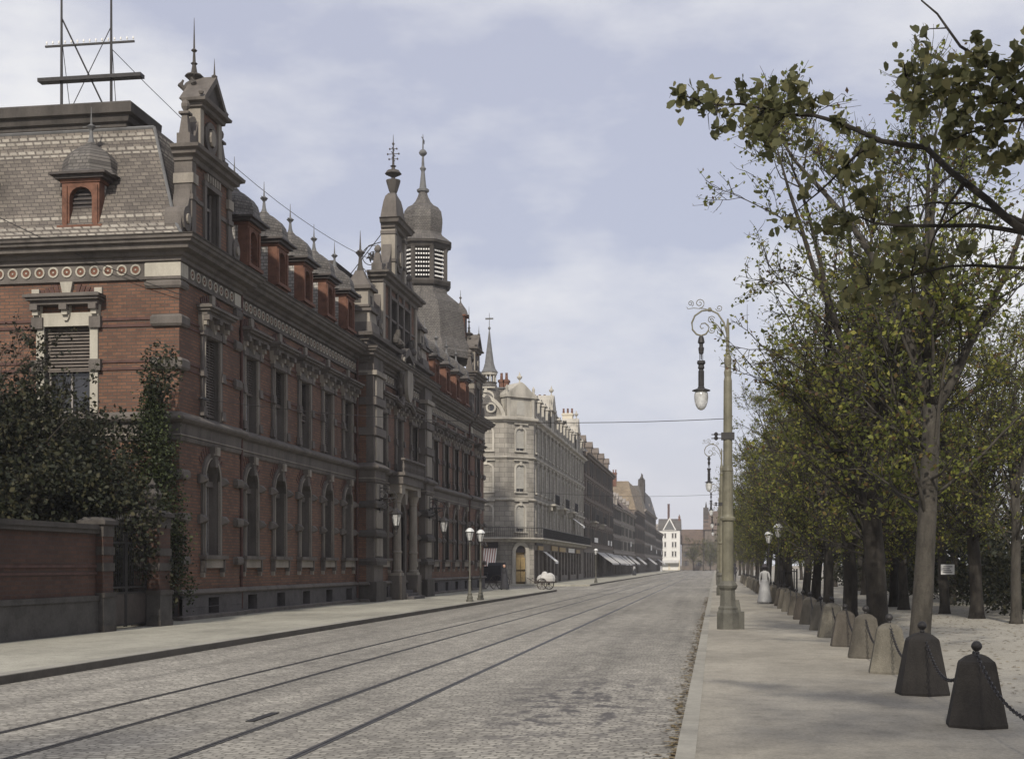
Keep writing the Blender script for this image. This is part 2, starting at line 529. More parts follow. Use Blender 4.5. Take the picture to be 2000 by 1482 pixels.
def grit(name, c, var=0.25, leafy=0.0, sc=0.35):
    m, nt, b = nodes_of(name)
    v = coords(nt, False)
    big = noise(nt, v, sc, 6, 0.62, (1, 0.5, 1))
    cc = ramp(nt, big, [(0.3, shade(c, 1 - var)), (0.55, c), (0.75, shade(c, 1 + var * 0.5))])
    fin = noise(nt, v, 22, 6, 0.85)
    cc = mixc(nt, 0.9, cc, ramp(nt, fin, [(0.3, 0.55), (0.5, 0.98), (0.7, 1.3)]), 'MULTIPLY')
    spot = noise(nt, v, 3.0, 5, 0.8)
    cc = mixc(nt, 0.8, cc, ramp(nt, spot, [(0.33, 0.72), (0.5, 1.0), (0.7, 1.1)]), 'MULTIPLY')
    if leafy:
        vo = N(nt, 'ShaderNodeTexVoronoi'); vo.inputs['Scale'].default_value = 5.0
        nt.links.new(v, vo.inputs['Vector'])
        lm = ramp(nt, vo.outputs['Distance'], [(0.10, 1.0), (0.16, 0.0)])
        lm = mixc(nt, 1.0, lm, ramp(nt, noise(nt, v, 0.5, 4), [(0.45, 0.0), (0.65, leafy)]), 'MULTIPLY')
        cc = mixc(nt, lm, cc, (0.2, 0.13, 0.05))
    nt.links.new(cc, b.inputs['Base Color'])
    b.inputs['Roughness'].default_value = 0.9
    bump(nt, b, fin, 0.5, 0.02)
    return m
M['road'] = cobble()
M['pave'] = grit('pavement_grit', (0.315, 0.29, 0.24), 0.4, 0.25)
M['pavel'] = grit('pavement_left_grit', (0.335, 0.32, 0.265), 0.4)
M['park'] = grit('park_gravel', (0.31, 0.29, 0.245), 0.3, 0.8)
M['earth'] = grit('bare_earth', (0.3, 0.26, 0.2), 0.3, 0.0)
M['kerb'] = plain('kerb_stone', (0.29, 0.275, 0.235), 0.9, 0.35, 0.9, 0.3, 14)
M['kerb_shade'] = plain('shade_dark_kerb_face', (0.1, 0.09, 0.078), 0.9, 0.3, 1.2, 0.3, 14)  # darker copy of the kerb stone, the face's shadow put into its colour
M['rail'] = plain('worn_rail_steel', (0.075, 0.072, 0.07), 0.45, 0.4, 6, 0.2, metal=0.3)

def sheet(name, x0, x1, y0, y1, z, mat_, ny=1):
    mb = MB(WORLD)
    for i in range(ny):
        a = y0 + (y1 - y0) * i / ny; b_ = y0 + (y1 - y0) * (i + 1) / ny
        mb.add([(x0, a, z), (x1, a, z), (x1, b_, z), (x0, b_, z)], [(0, 1, 2, 3)])
    return structure(mb.build(name, mat_))
sheet('ground', -1500, 1500, -200, 3000, -0.16, 'earth')
sheet('road', -10.5, -0.34, -40, 470, -0.13, 'road')
sheet('side_street', -90, -10.5, 89.8, 111.5, -0.134, 'road')
def slab(name, plan, z, mat_, kerb_edges, kmat, side='kerb_shade'):
    """pavement: one raised slab, kerbstones along the given edges"""
    mb = MB(WORLD)
    n = len(plan)
    mb.add([(x, y, z) for x, y in plan] + [(x, y, -0.158) for x, y in plan],
           [tuple(range(n))] + [(i, n + i, n + (i + 1) % n, (i + 1) % n) for i in range(n)])
    o = structure(mb.build(name, mat_))
    return o
slab('left_pavement', [(-40, -40), (-10.8, -40), (-10.8, 88.6), (-12.0, 89.8), (-40, 89.8)], 0.0, 'pavel', None, None)
slab('far_left_pavement', [(-40, 111.5), (-12.0, 111.5), (-10.8, 112.7), (-10.8, 470), (-40, 470)], 0.0, 'pavel', None, None)
slab('right_pavement', [(-0.17, -40), (2.95, -40), (2.95, 470), (-0.17, 470)], 0.0, 'pave', None, None)
sheet('park_ground', 2.95, 160, -40, 470, -0.004, 'park')
mb = MB(WORLD)
mb.box(-10.8, -10.5, -40, 88.6, -0.157, 0.006, 0)
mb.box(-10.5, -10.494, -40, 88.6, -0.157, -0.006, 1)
structure(mb.build('left_kerb', ['kerb', 'kerb_shade']))
mb = MB(WORLD)
mb.box(-10.8, -10.5, 112.7, 470, -0.157, 0.006, 0)
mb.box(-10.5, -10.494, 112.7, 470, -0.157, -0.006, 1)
structure(mb.build('far_left_kerb', ['kerb', 'kerb_shade']))
mb = MB(WORLD)
mb.box(-0.34, -0.17, -40, 470, -0.157, 0.006)
structure(mb.build('right_kerb', 'kerb'))
# grooved tram rails: one track is a thing of its own (two rails)
for k, (xa, xb) in enumerate(((-7.5, -6.44), (-4.93, -3.86))):
    t = empty('tram_track', (0, 0, 0), ['pair of sunken tram rails farther from the tree lined pavement', 'pair of sunken tram rails nearer the tree lined pavement'][k], 'tram rails', 'tram tracks in the cobbled road')
    for x in (xa, xb):
        mb = MB(WORLD)
        mb.box(x - 0.04, x + 0.0, -40, 460, -0.15, -0.123)
        mb.box(x + 0.035, x + 0.052, -40, 460, -0.15, -0.124)
        mb.box(x + 0.0, x + 0.035, -40, 460, -0.15, -0.1285)
        mb.build('rail', 'rail', t)
# short drain / point cover beside the track
mb = MB(WORLD)
mb.box(-5.28, -5.18, 14.5, 15.4, -0.15, -0.118)
tag(mb.build('point_cover', 'iron'), 'short dark iron point cover lying beside the near tram rails', 'iron cover')

# ------------------------------------------------------------------ red brick building with the gables
PX, PY = -15.7, 37.5
po = empty('brick_building', (PX, PY, 0), 'long red brick public building with grey stone trim, gables, slate dormers and a louvred tower', 'building')
L = 52.4
def plan(o_mid=-0.12, pav=0.35, pier=True):
    p = [(-9.5, 0), (0, 0), (0, 5.0), (o_mid, 5.0), (o_mid, 20.05)]
    if pier:
        p += [(0.72, 20.05), (0.72, 21.75), (pav, 21.75), (pav, 30.65), (0.72, 30.65), (0.72, 32.35)]
    else:
        p += [(pav, 20.05), (pav, 32.35)]
    p += [(o_mid, 32.35), (o_mid, 47.4), (0, 47.4), (0, L), (-9.5, L)]
    return p
PL = plan()
UC = [2.5, 6.4, 9.45, 12.5, 15.6, 18.6]          # window axes of the first wing (local y)
UPW = UC + [23.0, 26.2, 29.4] + [L - s for s in UC[::-1]]
GRW = UC + [23.2, 29.2] + [L - s for s in UC[::-1]]
def wall_o(s):
    if s < 5.0 or s > 47.4: return 0.0
    if 20.05 < s < 32.35: return 0.35
    return -0.12
# walls
segs = [(0, 5.0, 0.0), (5.0, 20.05, -0.12), (20.05, 32.35, 0.35), (32.35, 47.4, -0.12), (47.4, L, 0.0)]
HW = 0.62
mb = MB(EAST)
for s0, s1, o in segs:
    holes = []
    for s in UPW:
        if s0 < s < s1: holes.append((s - HW, s + HW, 6.2, 8.74))
    for s in GRW:
        if s0 < s < s1: holes.append((s - HW, s + HW, 1.95, 4.98))
    if s0 > 20 and s1 < 33: holes.append((25.25, 27.15, 0.55, 4.7))
    mb.wall(s0, s1, 0.8, 11.2, o, holes, 0.42, 0, 1)
    # brick fills the corners above each ground floor arch
    for s in GRW:
        if s0 < s < s1:
            A = arch(HW, 4.3, 0.66, 8, s, 0.04)
            for i in range(len(A) - 1):
                (a, za), (b_, zb) = A[i], A[i + 1]
                mb.add([(a, o, za), (b_, o, zb), (b_, o, 4.98), (a, o, 4.98)], [(0, 1, 2, 3)], 0)
                mb.add([(a, o, za), (b_, o, zb), (b_, o - 0.42, zb), (a, o - 0.42, za)], [(0, 1, 2, 3)], 1)
for s, oa, ob in ((5.0, -0.12, 0.0), (20.05, -0.12, 0.35), (32.35, -0.12, 0.35), (47.4, -0.12, 0.0)):
    mb.add([(s, oa, 0.8), (s, ob, 0.8), (s, ob, 11.2), (s, oa, 11.2)], [(0, 1, 2, 3)], 0)
for z in (8.98, 8.80, 7.72, 7.52):
    for s0, s1, o in segs:
        if s0 > 20 and s1 < 33: continue
        cuts = sorted([s for s in UPW if s0 < s < s1])
        a = s0 + 0.0
        for s in cuts:
            mb.box(a, s - 0.9, o, o + 0.035, z - 0.035, z + 0.035, 2); a = s + 0.9
        mb.box(a, s1, o, o + 0.035, z - 0.035, z + 0.035, 2)
mb.build('street_wall', ['brick', 'stone', 'brick_dark'], po, fix=False)
mb = MB(SOUTH)
mb.wall(0, 9.5, 0.0, 11.2, 0, [(2.78, 4.24, 6.2, 8.8), (2.78, 4.24, 1.95, 4.9)], 0.4, 0, 1)
for z in (8.98, 8.78, 7.72, 7.5):
    mb.box(0.85, 2.45, 0, 0.04, z - 0.04, z + 0.04, 2); mb.box(4.6, 9.5, 0, 0.04, z - 0.04, z + 0.04, 2)
mb.build('side_wall', ['brick', 'stone', 'brick_dark'], po, fix=False)
mb = MB(WORLD)
mb.add([(-9.5, 0.4, 0), (-9.5, L, 0), (-9.5, L, 11.2), (-9.5, 0.4, 11.2), (0, L, 0), (0, L, 11.2)], [(0, 1, 2, 3), (1, 4, 5, 2)])
mb.build('rear_wall', 'brick', po, fix=False)

# plinth with cellar openings
mb = MB(EAST)
for s0, s1, o in segs:
    holes = [(s - 0.45, s + 0.45, 0.14, 0.64) for s in GRW if s0 < s < s1]
    if s0 > 20 and s1 < 33: holes.append((25.1, 27.3, 0.0, 0.8))
    mb.wall(s0, s1, -0.01, 0.8, o + 0.1, holes, 0.5, 0, 0)
mb.xf = WORLD
sec = [(0.0, 0.74), (0.13, 0.76), (0.16, 0.80), (0.13, 0.86), (0.0, 0.92)]
mb.path([(0.1 if o == 0 else o + 0.04, z) for o, z in sec], plan(pier=False), 1)
mb.path([(0.09, 0.0), (0.2, 0.0), (0.2, 0.1), (0.09, 0.14)], plan(pier=False), 1)
mb.path([(0.1, 0.36), (0.11, 0.365), (0.11, 0.375), (0.1, 0.38)], [(0.0, 0), (0, 5)], 0)
mb.xf = SOUTH
mb.wall(0, 9.5, -0.01, 0.8, 0.1, [], 0.3, 0)
mb.build('plinth', ['plinth', 'stone'], po, fix=False)
# string course between the storeys
mb = MB(WORLD)
mb.path([(0, 5.33), (0.05, 5.35), (0.08, 5.45), (0.05, 5.5), (0.07, 5.86), (0.2, 5.9), (0.27, 5.97), (0.27, 6.03), (0.05, 6.2), (0, 6.2)], PL, 0)
mb.path([(0.03, 5.49), (0.10, 5.50), (0.10, 5.53), (0.03, 5.55)], PL, 1)
mb.build('string_course', ['stone', 'stone_lt'], po)
# main cornice
mb = MB(WORLD)
mb.path([(0, 10.62), (0.1, 10.66), (0.1, 10.76), (0.2, 10.8), (0.22, 10.9), (0.46, 10.94), (0.48, 11.06), (0.6, 11.1), (0.62, 11.18), (0.68, 11.2), (0.70, 11.28), (0.2, 11.38), (0.0, 11.38)], plan(pier=False), 0)
mb.path([(0.40, 11.282), (0.72, 11.285), (0.74, 11.32), (0.40, 11.36)], plan(pier=False), 1)
mb.build('cornice', ['stone', 'stone_dk'], po)
# frieze with rings
mb = MB(WORLD)
mb.path([(0.0, 10.12), (0.09, 10.12), (0.09, 10.2), (0.04, 10.22), (0.04, 10.61), (0.08, 10.62), (0.0, 10.64)], plan(pier=False), 0)
def rings(xf, s0, s1, o):
    mb.xf = xf
    k = int((s1 - s0) / 0.43)
    for i in range(k):
        s = s0 + (i + 0.5) * (s1 - s0) / k
        disk_ring(mb, s, 10.42, 0.115, 0.165, o + 0.03, o + 0.075, 12, 1)
        disk(mb, s, 10.42, 0.118, o + 0.03, o + 0.052, 10, 2)
        disk(mb, s, 10.42, 0.03, o + 0.03, o + 0.07, 6, 1)
rings(SOUTH, 1.12, 9.4, 0.0)
rings(EAST, 0.62, 4.4, 0.0)
rings(EAST, 5.2, 19.9, -0.12)
rings(EAST, 21.9, 25.0, 0.35); rings(EAST, 27.4, 30.5, 0.35)
rings(EAST, 32.5, 47.2, -0.12); rings(EAST, 48.0, L - 0.62, 0.0)
mb.build('frieze', ['stone', 'stone_pale', 'brick_plain'], po)

# corner blocks, cushion quoins, raised brick bands
mb = MB(WORLD)
def cushion(x0, x1, y0, y1, z0, z1, m=0):
    mb = MB(WORLD)
    zc = (z0 + z1) / 2; e = 0.05
    vs = []
    for z, k in ((z0, e), (z0 + 0.07, 0), (z1 - 0.07, 0), (z1, e)):
        vs += [(x0 + k, y0 + k, z), (x1 - k, y0 + k, z), (x1 - k, y1 - k, z), (x0 + k, y1 - k, z)]
    fs = [(0, 3, 2, 1), (12, 13, 14, 15)]
    for q in range(3):
        for i in range(4):
            fs.append((q * 4 + i, q * 4 + (i + 1) % 4, q * 4 + 4 + (i + 1) % 4, q * 4 + 4 + i))
    mb.add(vs, fs, 0, raw=True)
    mb.build('quoin', 'stone_pale' if m else 'stone', po)
for y0, y1, sgn in ((-0.14, 0.5, 1), (L - 0.5, L + 0.14, -1)):
    for z in (8.9, 7.62):
        cushion(-0.85, 0.14, y0, y1, z - 0.17, z + 0.17)
    for z in (4.36, 3.07, 1.8):
        cushion(-0.6, 0.2, y0, y1 - (0.1 if sgn > 0 else 0), z - 0.16, z + 0.13)
    cushion(-1.05, 0.075, y0 + 0.065, y1, 10.1, 10.66, 1)
    cushion(-1.05, 0.10, y0 + 0.04, y1 + 0.02, 9.86, 10.1, 0)
for yc in (4.72, 47.68):
    for z in (8.9, 7.62): cushion(-0.2, 0.13, yc - 0.28, yc + 0.3, z - 0.16, z + 0.16)
    for z in (4.36, 3.07, 1.8): cushion(-0.2, 0.17, yc - 0.26, yc + 0.32, z - 0.15, z + 0.13)
    cushion(-0.2, 0.075, yc - 0.3, yc + 0.28, 10.1, 10.66, 1)
    cushion(-0.2, 0.14, yc - 0.28, yc + 0.3, 9.8, 10.1, 0)

# rusticated piers of the middle pavilion
for s0, s1 in ((20.05, 21.75), (30.65, 32.35)):
    mb = MB(EAST)
    mb.box(s0 + 0.02, s1 - 0.02, 0.0, 0.70, 0.0, 11.2, 0)
    mb.box(s0 - 0.06, s1 + 0.06, 0.0, 0.84, -0.01, 0.9, 2)
    for z in (1.8, 3.07, 4.36):
        mb.box(s0 - 0.07, s1 + 0.07, 0.0, 0.86, z - 0.15, z + 0.02, 2, ts=0.0)
        mb.box(s0 - 0.07, s1 + 0.07, 0.0, 0.86, z + 0.02, z + 0.17, 2, ts=0.09, to=0.09)
    for z in (7.6, 8.95):
        mb.box(s0 - 0.06, s1 + 0.06, 0.0, 0.83, z - 0.17, z + 0.17, 0)
    mb.box(s0 + 0.25, s1 - 0.25, 0.6, 0.76, 6.3, 7.35, 1); mb.box(s0 + 0.25, s1 - 0.25, 0.6, 0.76, 7.85, 8.7, 1)
    mb.box(s0 + 0.25, s1 - 0.25, 0.6, 0.76, 9.2, 10.05, 1)
    mb.box(s0 - 0.08, s1 + 0.08, 0.0, 0.86, 10.1, 10.3, 1)
    mb.box(s0 + 0.3, s1 - 0.3, 0.6, 0.76, 3.3, 4.1, 1); mb.box(s0 + 0.3, s1 - 0.3, 0.6, 0.76, 2.05, 2.85, 1)
    mb.box(s0 + 0.3, s1 - 0.3, 0.6, 0.76, 4.6, 5.3, 1)
    mb.build('pier', ['stone', 'stone_lt', 'stone_dk'], po)
# attic of the pavilion
mb = MB(EAST)
mb.box(20.0, 32.4, -0.4, 0.40, 11.3, 11.75, 0)
mb.path([(0, 11.6), (0.12, 11.64), (0.14, 11.78), (0.34, 11.82), (0.38, 11.96), (0.0, 12.05)], [(-0.5, 20.0), (0.4, 20.0), (0.4, 32.4), (-0.5, 32.4)], 0)
mb.box(20.1, 32.3, -0.5, 0.38, 12.0, 12.06, 2)
for s0, s1 in ((22.1, 24.9), (27.5, 30.3)):
    mb.box(s0, s1, 0.36, 0.46, 11.36, 11.58, 1)
    disk(mb, (s0 + s1) / 2, 11.38, 0.5, 0.40, 0.5, 12, 1, 0.4)
mb.build('attic', ['stone', 'stone_lt', 'stone_dk'], po)

# --- windows: surround (stone) > frame, pane, blind
def hood(mb, s, z, hw, m=0, mc=1):
    mb.box(s - hw, s + hw, 0.0, 0.42, z + 0.12, z + 0.2, m)
    mb.box(s - hw - 0.06, s + hw + 0.06, 0.0, 0.5, z + 0.2, z + 0.28, m)
    mb.box(s - hw, s + hw, 0.0, 0.46, z + 0.28, z + 0.33, m, ts=0.05, to=0.1)
    mb.box(s - hw + 0.08, s + hw - 0.08, 0.0, 0.3, z, z + 0.12, m)
    for c in (-hw + 0.22, 0, hw - 0.22):
        # scrolled console
        mb.prism([(s + c - 0.13, z + 0.02), (s + c + 0.13, z + 0.02), (s + c + 0.11, z - 0.34), (s + c + 0.05, z - 0.46), (s + c - 0.05, z - 0.46), (s + c - 0.11, z - 0.34)], 0.0, 0.16, mc)
        mb.box(s + c - 0.12, s + c + 0.12, 0.1, 0.36, z - 0.16, z + 0.0, m)
        mb.box(s + c - 0.09, s + c + 0.09, 0.1, 0.26, z - 0.3, z - 0.14, mc)
def upper_window(keystone=True, hw=HW, z0=6.2, z1=8.74, capz=9.34):
    mb = MB(EAST)
    w = 0.24
    for sg in (-1, 1):
        a, b_ = sorted((sg * hw, sg * (hw + w)))
        mb.box(a, b_, -0.02, 0.07, z0, z1, 0)
        mb.box(min(sg * hw, sg * (hw + 0.05)), max(sg * hw, sg * (hw + 0.05)), 0.0, 0.095, z0, z1, 1)
        for z in (8.9 if z1 > 8 else z1, 7.62, 6.4):
            a, b_ = sorted((sg * (hw + 0.02), sg * (hw + w + 0.1)))
            mb.box(a, b_, 0.0, 0.16, z - 0.15, z + 0.13, 0, ts=0.02, to=0.02)
    mb.box(-hw - w, hw + w, 0.0, 0.08, z1, z1 + 0.3, 0)
    mb.box(-hw - 0.05, hw + 0.05, 0.0, 0.13, z1 + 0.03, z1 + 0.22, 0)
    hood(mb, 0, capz, 1.12, 0, 1)
    # key block and radiating voussoirs above the hood
    zt = 10.1; zb = capz + 0.33
    mb.prism([(-0.1, zb), (0.1, zb), (0.15, zt), (-0.15, zt)], 0.0, 0.1, 1)
    for k in range(1, 5):
        for sg in (-1, 1):
            x = sg * (0.14 + k * 0.16)
            mb.prism([(x - 0.045, zb), (x + 0.045, zb), (x + 0.055 + sg * 0.08, zb + 0.42 - k * 0.05), (x - 0.055 + sg * 0.08, zb + 0.42 - k * 0.05)], 0.0, 0.03, 2)
    w_ = mb.build('window', ['stone', 'stone_lt', 'brick_dark'], po)
    return w_
def add_frame(win, hw, z0, z1, o=-0.3, transom=None, pane='glass', archtop=False, wide=0.06):
    mb = MB(EAST)
    for a, b_ in ((-hw, -hw + wide), (hw - wide, hw), (-wide / 2, wide / 2)):
        mb.box(a, b_, o - 0.03, o + 0.03, z0, z1)
    mb.box(-hw, hw, o - 0.028, o + 0.028, z0, z0 + 0.09); mb.box(-hw, hw, o - 0.028, o + 0.028, z1 - 0.08, z1)
    if transom: mb.box(-hw, hw, o - 0.028, o + 0.036, transom - 0.05, transom + 0.05)
    for z in ((z0 + z1) / 2,) if not transom else ((z0 + transom) / 2,):
        mb.box(-hw, hw, o - 0.015, o + 0.015, z - 0.015, z + 0.015)
    mb.build('frame', 'frame', win)
    mb = MB(EAST)
    mb.box(-hw, hw, o - 0.04, o - 0.012, z0, z1)
    mb.build('pane', pane, win)
def add_blind(win, hw, ztop, zbot, o=-0.14, m='blind', step=0.085):
    mb = MB(EAST)
    z = ztop
    while z > zbot:
        mb.add([(-hw + 0.02, o - 0.03, z), (hw - 0.02, o - 0.03, z), (hw - 0.02, o + 0.025, z - 0.055), (-hw + 0.02, o + 0.025, z - 0.055),
                (-hw + 0.02, o - 0.03, z - 0.012), (hw - 0.02, o - 0.03, z - 0.012), (hw - 0.02, o + 0.025, z - 0.067), (-hw + 0.02, o + 0.025, z - 0.067)],
               [(0, 1, 2, 3), (7, 6, 5, 4), (0, 4, 5, 1), (1, 5, 6, 2), (2, 6, 7, 3), (3, 7, 4, 0)])
        z -= step
    mb.box(-hw + 0.02, hw - 0.02, o - 0.03, o + 0.02, zbot - 0.04, zbot)
    mb.build('blind', m, win)
w0 = upper_window(); add_frame(w0, HW, 6.2, 8.74, transom=8.0); 
w0c = upper_window(); add_frame(w0c, HW, 6.2, 8.74, transom=8.0, pane='pale_pane')
rng = random.Random(4)
drop = {0: 0.22, 1: 0.0, 2: 0.6, 3: 0.45, 4: 0.0, 5: 0.55}
first = {}
for i, s in enumerate(UPW):
    src = w0c if i in (1, 2, 3, 5, 7, 9, 12) else w0
    if src in first.values() or i not in (0, 1): c = copy_tree(src, po)
    if i == 0: c = w0
    elif i == 1: c = w0c
    first[i] = src
    c.location = (wall_o(s), s, 0)
    zb = [6.35, 7.55, 7.5, 7.3, None, 7.6, 6.5, None, 7.2, 7.0, None, 7.7, None, 6.9, 7.6][i]
    if zb: add_blind(c, HW, 8.72, zb)
# ground floor arched windows
def ground_window(pane):
    mb = MB(EAST)
    inner = [(-HW, 1.95)] + arch(HW, 4.3, 0.66, 8, 0, 0.04) + [(HW, 1.95)]
    outer = [(-HW - 0.2, 1.95)] + arch(HW + 0.2, 4.3, 0.84, 8, 0, 0.05) + [(HW + 0.2, 1.95)]
    mb.ring(outer, inner, -0.02, 0.07, 0, closed=False)
    edge = [(-HW - 0.045, 1.95)] + arch(HW + 0.045, 4.3, 0.7, 8, 0, 0.04) + [(HW + 0.045, 1.95)]
    mb.ring(edge, inner, 0.0, 0.1, 1, closed=False)
    for sg in (-1, 1):
        for z in (4.3, 3.07):
            a, b_ = sorted((sg * (HW + 0.03), sg * (HW + 0.5)))
            mb.box(a, b_, 0.0, 0.1, z - 0.14, z + 0.14, 0)
            c = (a + b_) / 2
            mb.add([(a, 0.1, z - 0.14), (b_, 0.1, z - 0.14), (b_, 0.1, z + 0.14), (a, 0.1, z + 0.14), (c, 0.3, z - 0.03)], [(0, 1, 4), (1, 2, 4), (2, 3, 4), (3, 0, 4)], 0)
        mb.box(sg * 0.82 - 0.06, sg * 0.82 + 0.06, 0.0, 0.16, 1.42, 1.82, 0)
        mb.box(sg * 0.82 - 0.05, sg * 0.82 + 0.05, 0.0, 0.13, 1.27, 1.42, 1, ts=0.0)
    # sill, apron
    mb.box(-HW - 0.32, HW + 0.32, -0.38, 0.24, 1.84, 1.96, 0, to=0.0)
    mb.box(-HW - 0.24, HW + 0.24, 0.0, 0.13, 1.56, 1.84, 1)
    # keystone with scroll
    mb.prism([(-0.09, 4.72), (0.09, 4.72), (0.15, 5.36), (-0.15, 5.36)], 0.0, 0.2, 0)
    mb.box(-0.13, 0.13, 0.15, 0.27, 5.08, 5.34, 1, to=0.0)
    for k in range(-5, 6):
        if k == 0: continue
        a = PI / 2 - k * 0.19
        r0, r1 = 0.9, 1.18
        p = [(math.cos(a + d) * r, 4.25 + math.sin(a + d) * r) for r, d in ((r0, 0.04), (r0, -0.04), (r1, -0.04), (r1, 0.04))]
        mb.prism(p, 0.0, 0.02, 2)
    # transom of stone
    mb.box(-HW, HW, -0.34, -0.16, 4.12, 4.3, 0)
    w_ = mb.build('window', ['stone', 'stone_lt', 'brick_dark'], po)
    add_frame(w_, HW, 1.96, 4.98, o=-0.34, transom=4.2, pane=pane)
    return w_
g0 = ground_window('glass'); g1 = ground_window('pale_pane')
for i, s in enumerate(GRW):
    cur = i in (0, 1, 3, 5, 7, 8, 11, 12)
    c = (g1 if i == 0 else copy_tree(g1, po)) if cur else (g0 if i == 2 else copy_tree(g0, po))
    c.location = (wall_o(s), s, 0)
# cellar windows
mb = MB(EAST)
for k in range(5):
    mb.box(-0.45 + 0.15 * (k + 1) - 0.012, -0.45 + 0.15 * (k + 1) + 0.012, -0.25, -0.226, 0.14, 0.64)
mb.box(-0.45, 0.45, -0.4, -0.37, 0.14, 0.64, 1)
cw = mb.build('cellar_window', ['iron', 'black'], po)
for i, s in enumerate(GRW):
    c = cw if i == 0 else copy_tree(cw, po)
    c.location = (wall_o(s) + 0.1, s, 0)
# side wall windows: the same windows wider
mb = MB(EAST)
for sg in (-1, 1):
    a, b_ = sorted((sg * 0.73, sg * 0.98))
    mb.box(a, b_, -0.02, 0.08, 6.2, 8.8, 1)
    for z in (8.9, 7.62):
        mb.box(min(sg * 0.74, sg * 1.1), max(sg * 0.74, sg * 1.1), 0, 0.17, z - 0.17, z + 0.17, 0)
mb.box(-1.0, 1.0, 0, 0.09, 8.8, 9.2, 1)
hood(mb, 0, 9.42, 1.15, 0, 1)
mb.prism([(-0.12, 9.75), (0.12, 9.75), (0.2, 10.12), (-0.2, 10.12)], 0, 0.12, 1)
for k in range(1, 6):
    for sg in (-1, 1):
        x = sg * (0.14 + k * 0.15)
        mb.prism([(x - 0.05, 9.75), (x + 0.05, 9.75), (x + 0.06 + sg * 0.09, 10.1 - k * 0.045), (x - 0.06 + sg * 0.09, 10.1 - k * 0.045)], 0, 0.035, 2)
for sg in (-1, 1): mb.box(sg * 1.0 - 0.12, sg * 1.0 + 0.12, 0, 0.1, 9.75, 9.93, 1)
sw = mb.build('window', ['stone', 'stone_pale', 'brick_dark'], po)
add_frame(sw, 0.73, 6.2, 8.8, o=-0.28, pane='glass'); add_blind(sw, 0.73, 8.78, 7.5, step=0.1)
sw.location = (-3.51, 0, 0); sw.rotation_euler[2] = -PI / 2
s2 = ground_window('glass'); s2.scale = (1, 1.17, 1); s2.location = (-3.51, 0, 0); s2.rotation_euler[2] = -PI / 2

# portal: two columns, entablature with balcony, door and steps
mb = MB(EAST)
mb.box(25.25, 27.15, -0.05, 0.0, 0.55, 4.7, 0)
for a, b_ in ((25.4, 26.12), (26.28, 27.0)):
    for z0, z1 in ((0.75, 1.7), (1.85, 3.1)):
        mb.box(a, b_, 0.0, 0.04, z0, z1, 0)
mb.box(25.25, 27.15, -0.02, 0.1, 3.3, 3.42, 0)
for x in (25.25, 26.2, 27.09): mb.box(x - 0.02, x + 0.06, 0.0, 0.07, 0.55, 4.7, 0)
d = mb.build('door', 'wood_dk', po)
mb = MB(EAST)
mb.box(26.1, 26.14, 0.05, 0.13, 1.55, 1.75); mb.build('handle', 'iron', d)
mb = MB(EAST)
inner = [(25.25, 0.55)] + arch(0.95, 4.0, 0.7, 10, 26.2) + [(27.15, 0.55)]
outer = [(24.9, 0.55)] + arch(1.3, 4.0, 0.98, 10, 26.2) + [(27.5, 0.55)]
mb.ring(outer, inner, -0.1, 0.45, 0, closed=False)
mb.box(24.1, 28.3, 0.3, 1.0, 5.34, 5.5, 1); mb.box(24.0, 28.4, 0.3, 1.1, 5.5, 5.9, 0); mb.box(23.9, 28.5, 0.3, 1.22, 5.9, 6.05, 0)
mb.prism([(26.02, 4.6), (26.38, 4.6), (26.5, 5.35), (25.9, 5.35)], 0.3, 0.75, 1)
for s in (24.5, 27.9):
    mb.box(s - 0.36, s + 0.36, 0.3, 1.0, 5.05, 5.34, 1)
    mb.box(s - 0.42, s + 0.42, 0.3, 1.02, 0.0, 1.15, 0); mb.box(s - 0.36, s + 0.36, 0.3, 0.95, 1.15, 1.28, 1)
mb.build('portal', ['stone', 'stone_lt'], po)
for s in (24.5, 27.9):
    mb = MB(EAST)
    mb.lathe([(0.26, 1.28), (0.27, 1.36), (0.21, 1.42), (0.21, 2.2), (0.25, 2.22), (0.25, 2.3), (0.205, 2.33), (0.18, 4.6), (0.22, 4.64), (0.2, 4.7), (0.3, 4.98), (0.32, 5.05)], s, 0.68, 14)
    mb.build('column', 'stone_lt', po, smooth=False)
mb = MB(EAST)
for k in range(4):
    mb.box(25.0 - 0.0, 27.4, 0.0, 0.5 + 0.3 * (3 - k), k * 0.14, (k + 1) * 0.14)
mb.build('steps', 'plinth', po)
mb = MB(EAST)
for s in np.arange(24.0, 28.45, 0.22):
    mb.lathe([(0.05, 6.05), (0.03, 6.15), (0.06, 6.3), (0.03, 6.5), (0.05, 6.62)], float(s), 1.12, 6)
mb.box(23.9, 28.5, 1.02, 1.22, 6.62, 6.72)
mb.build('balcony', 'stone', po)
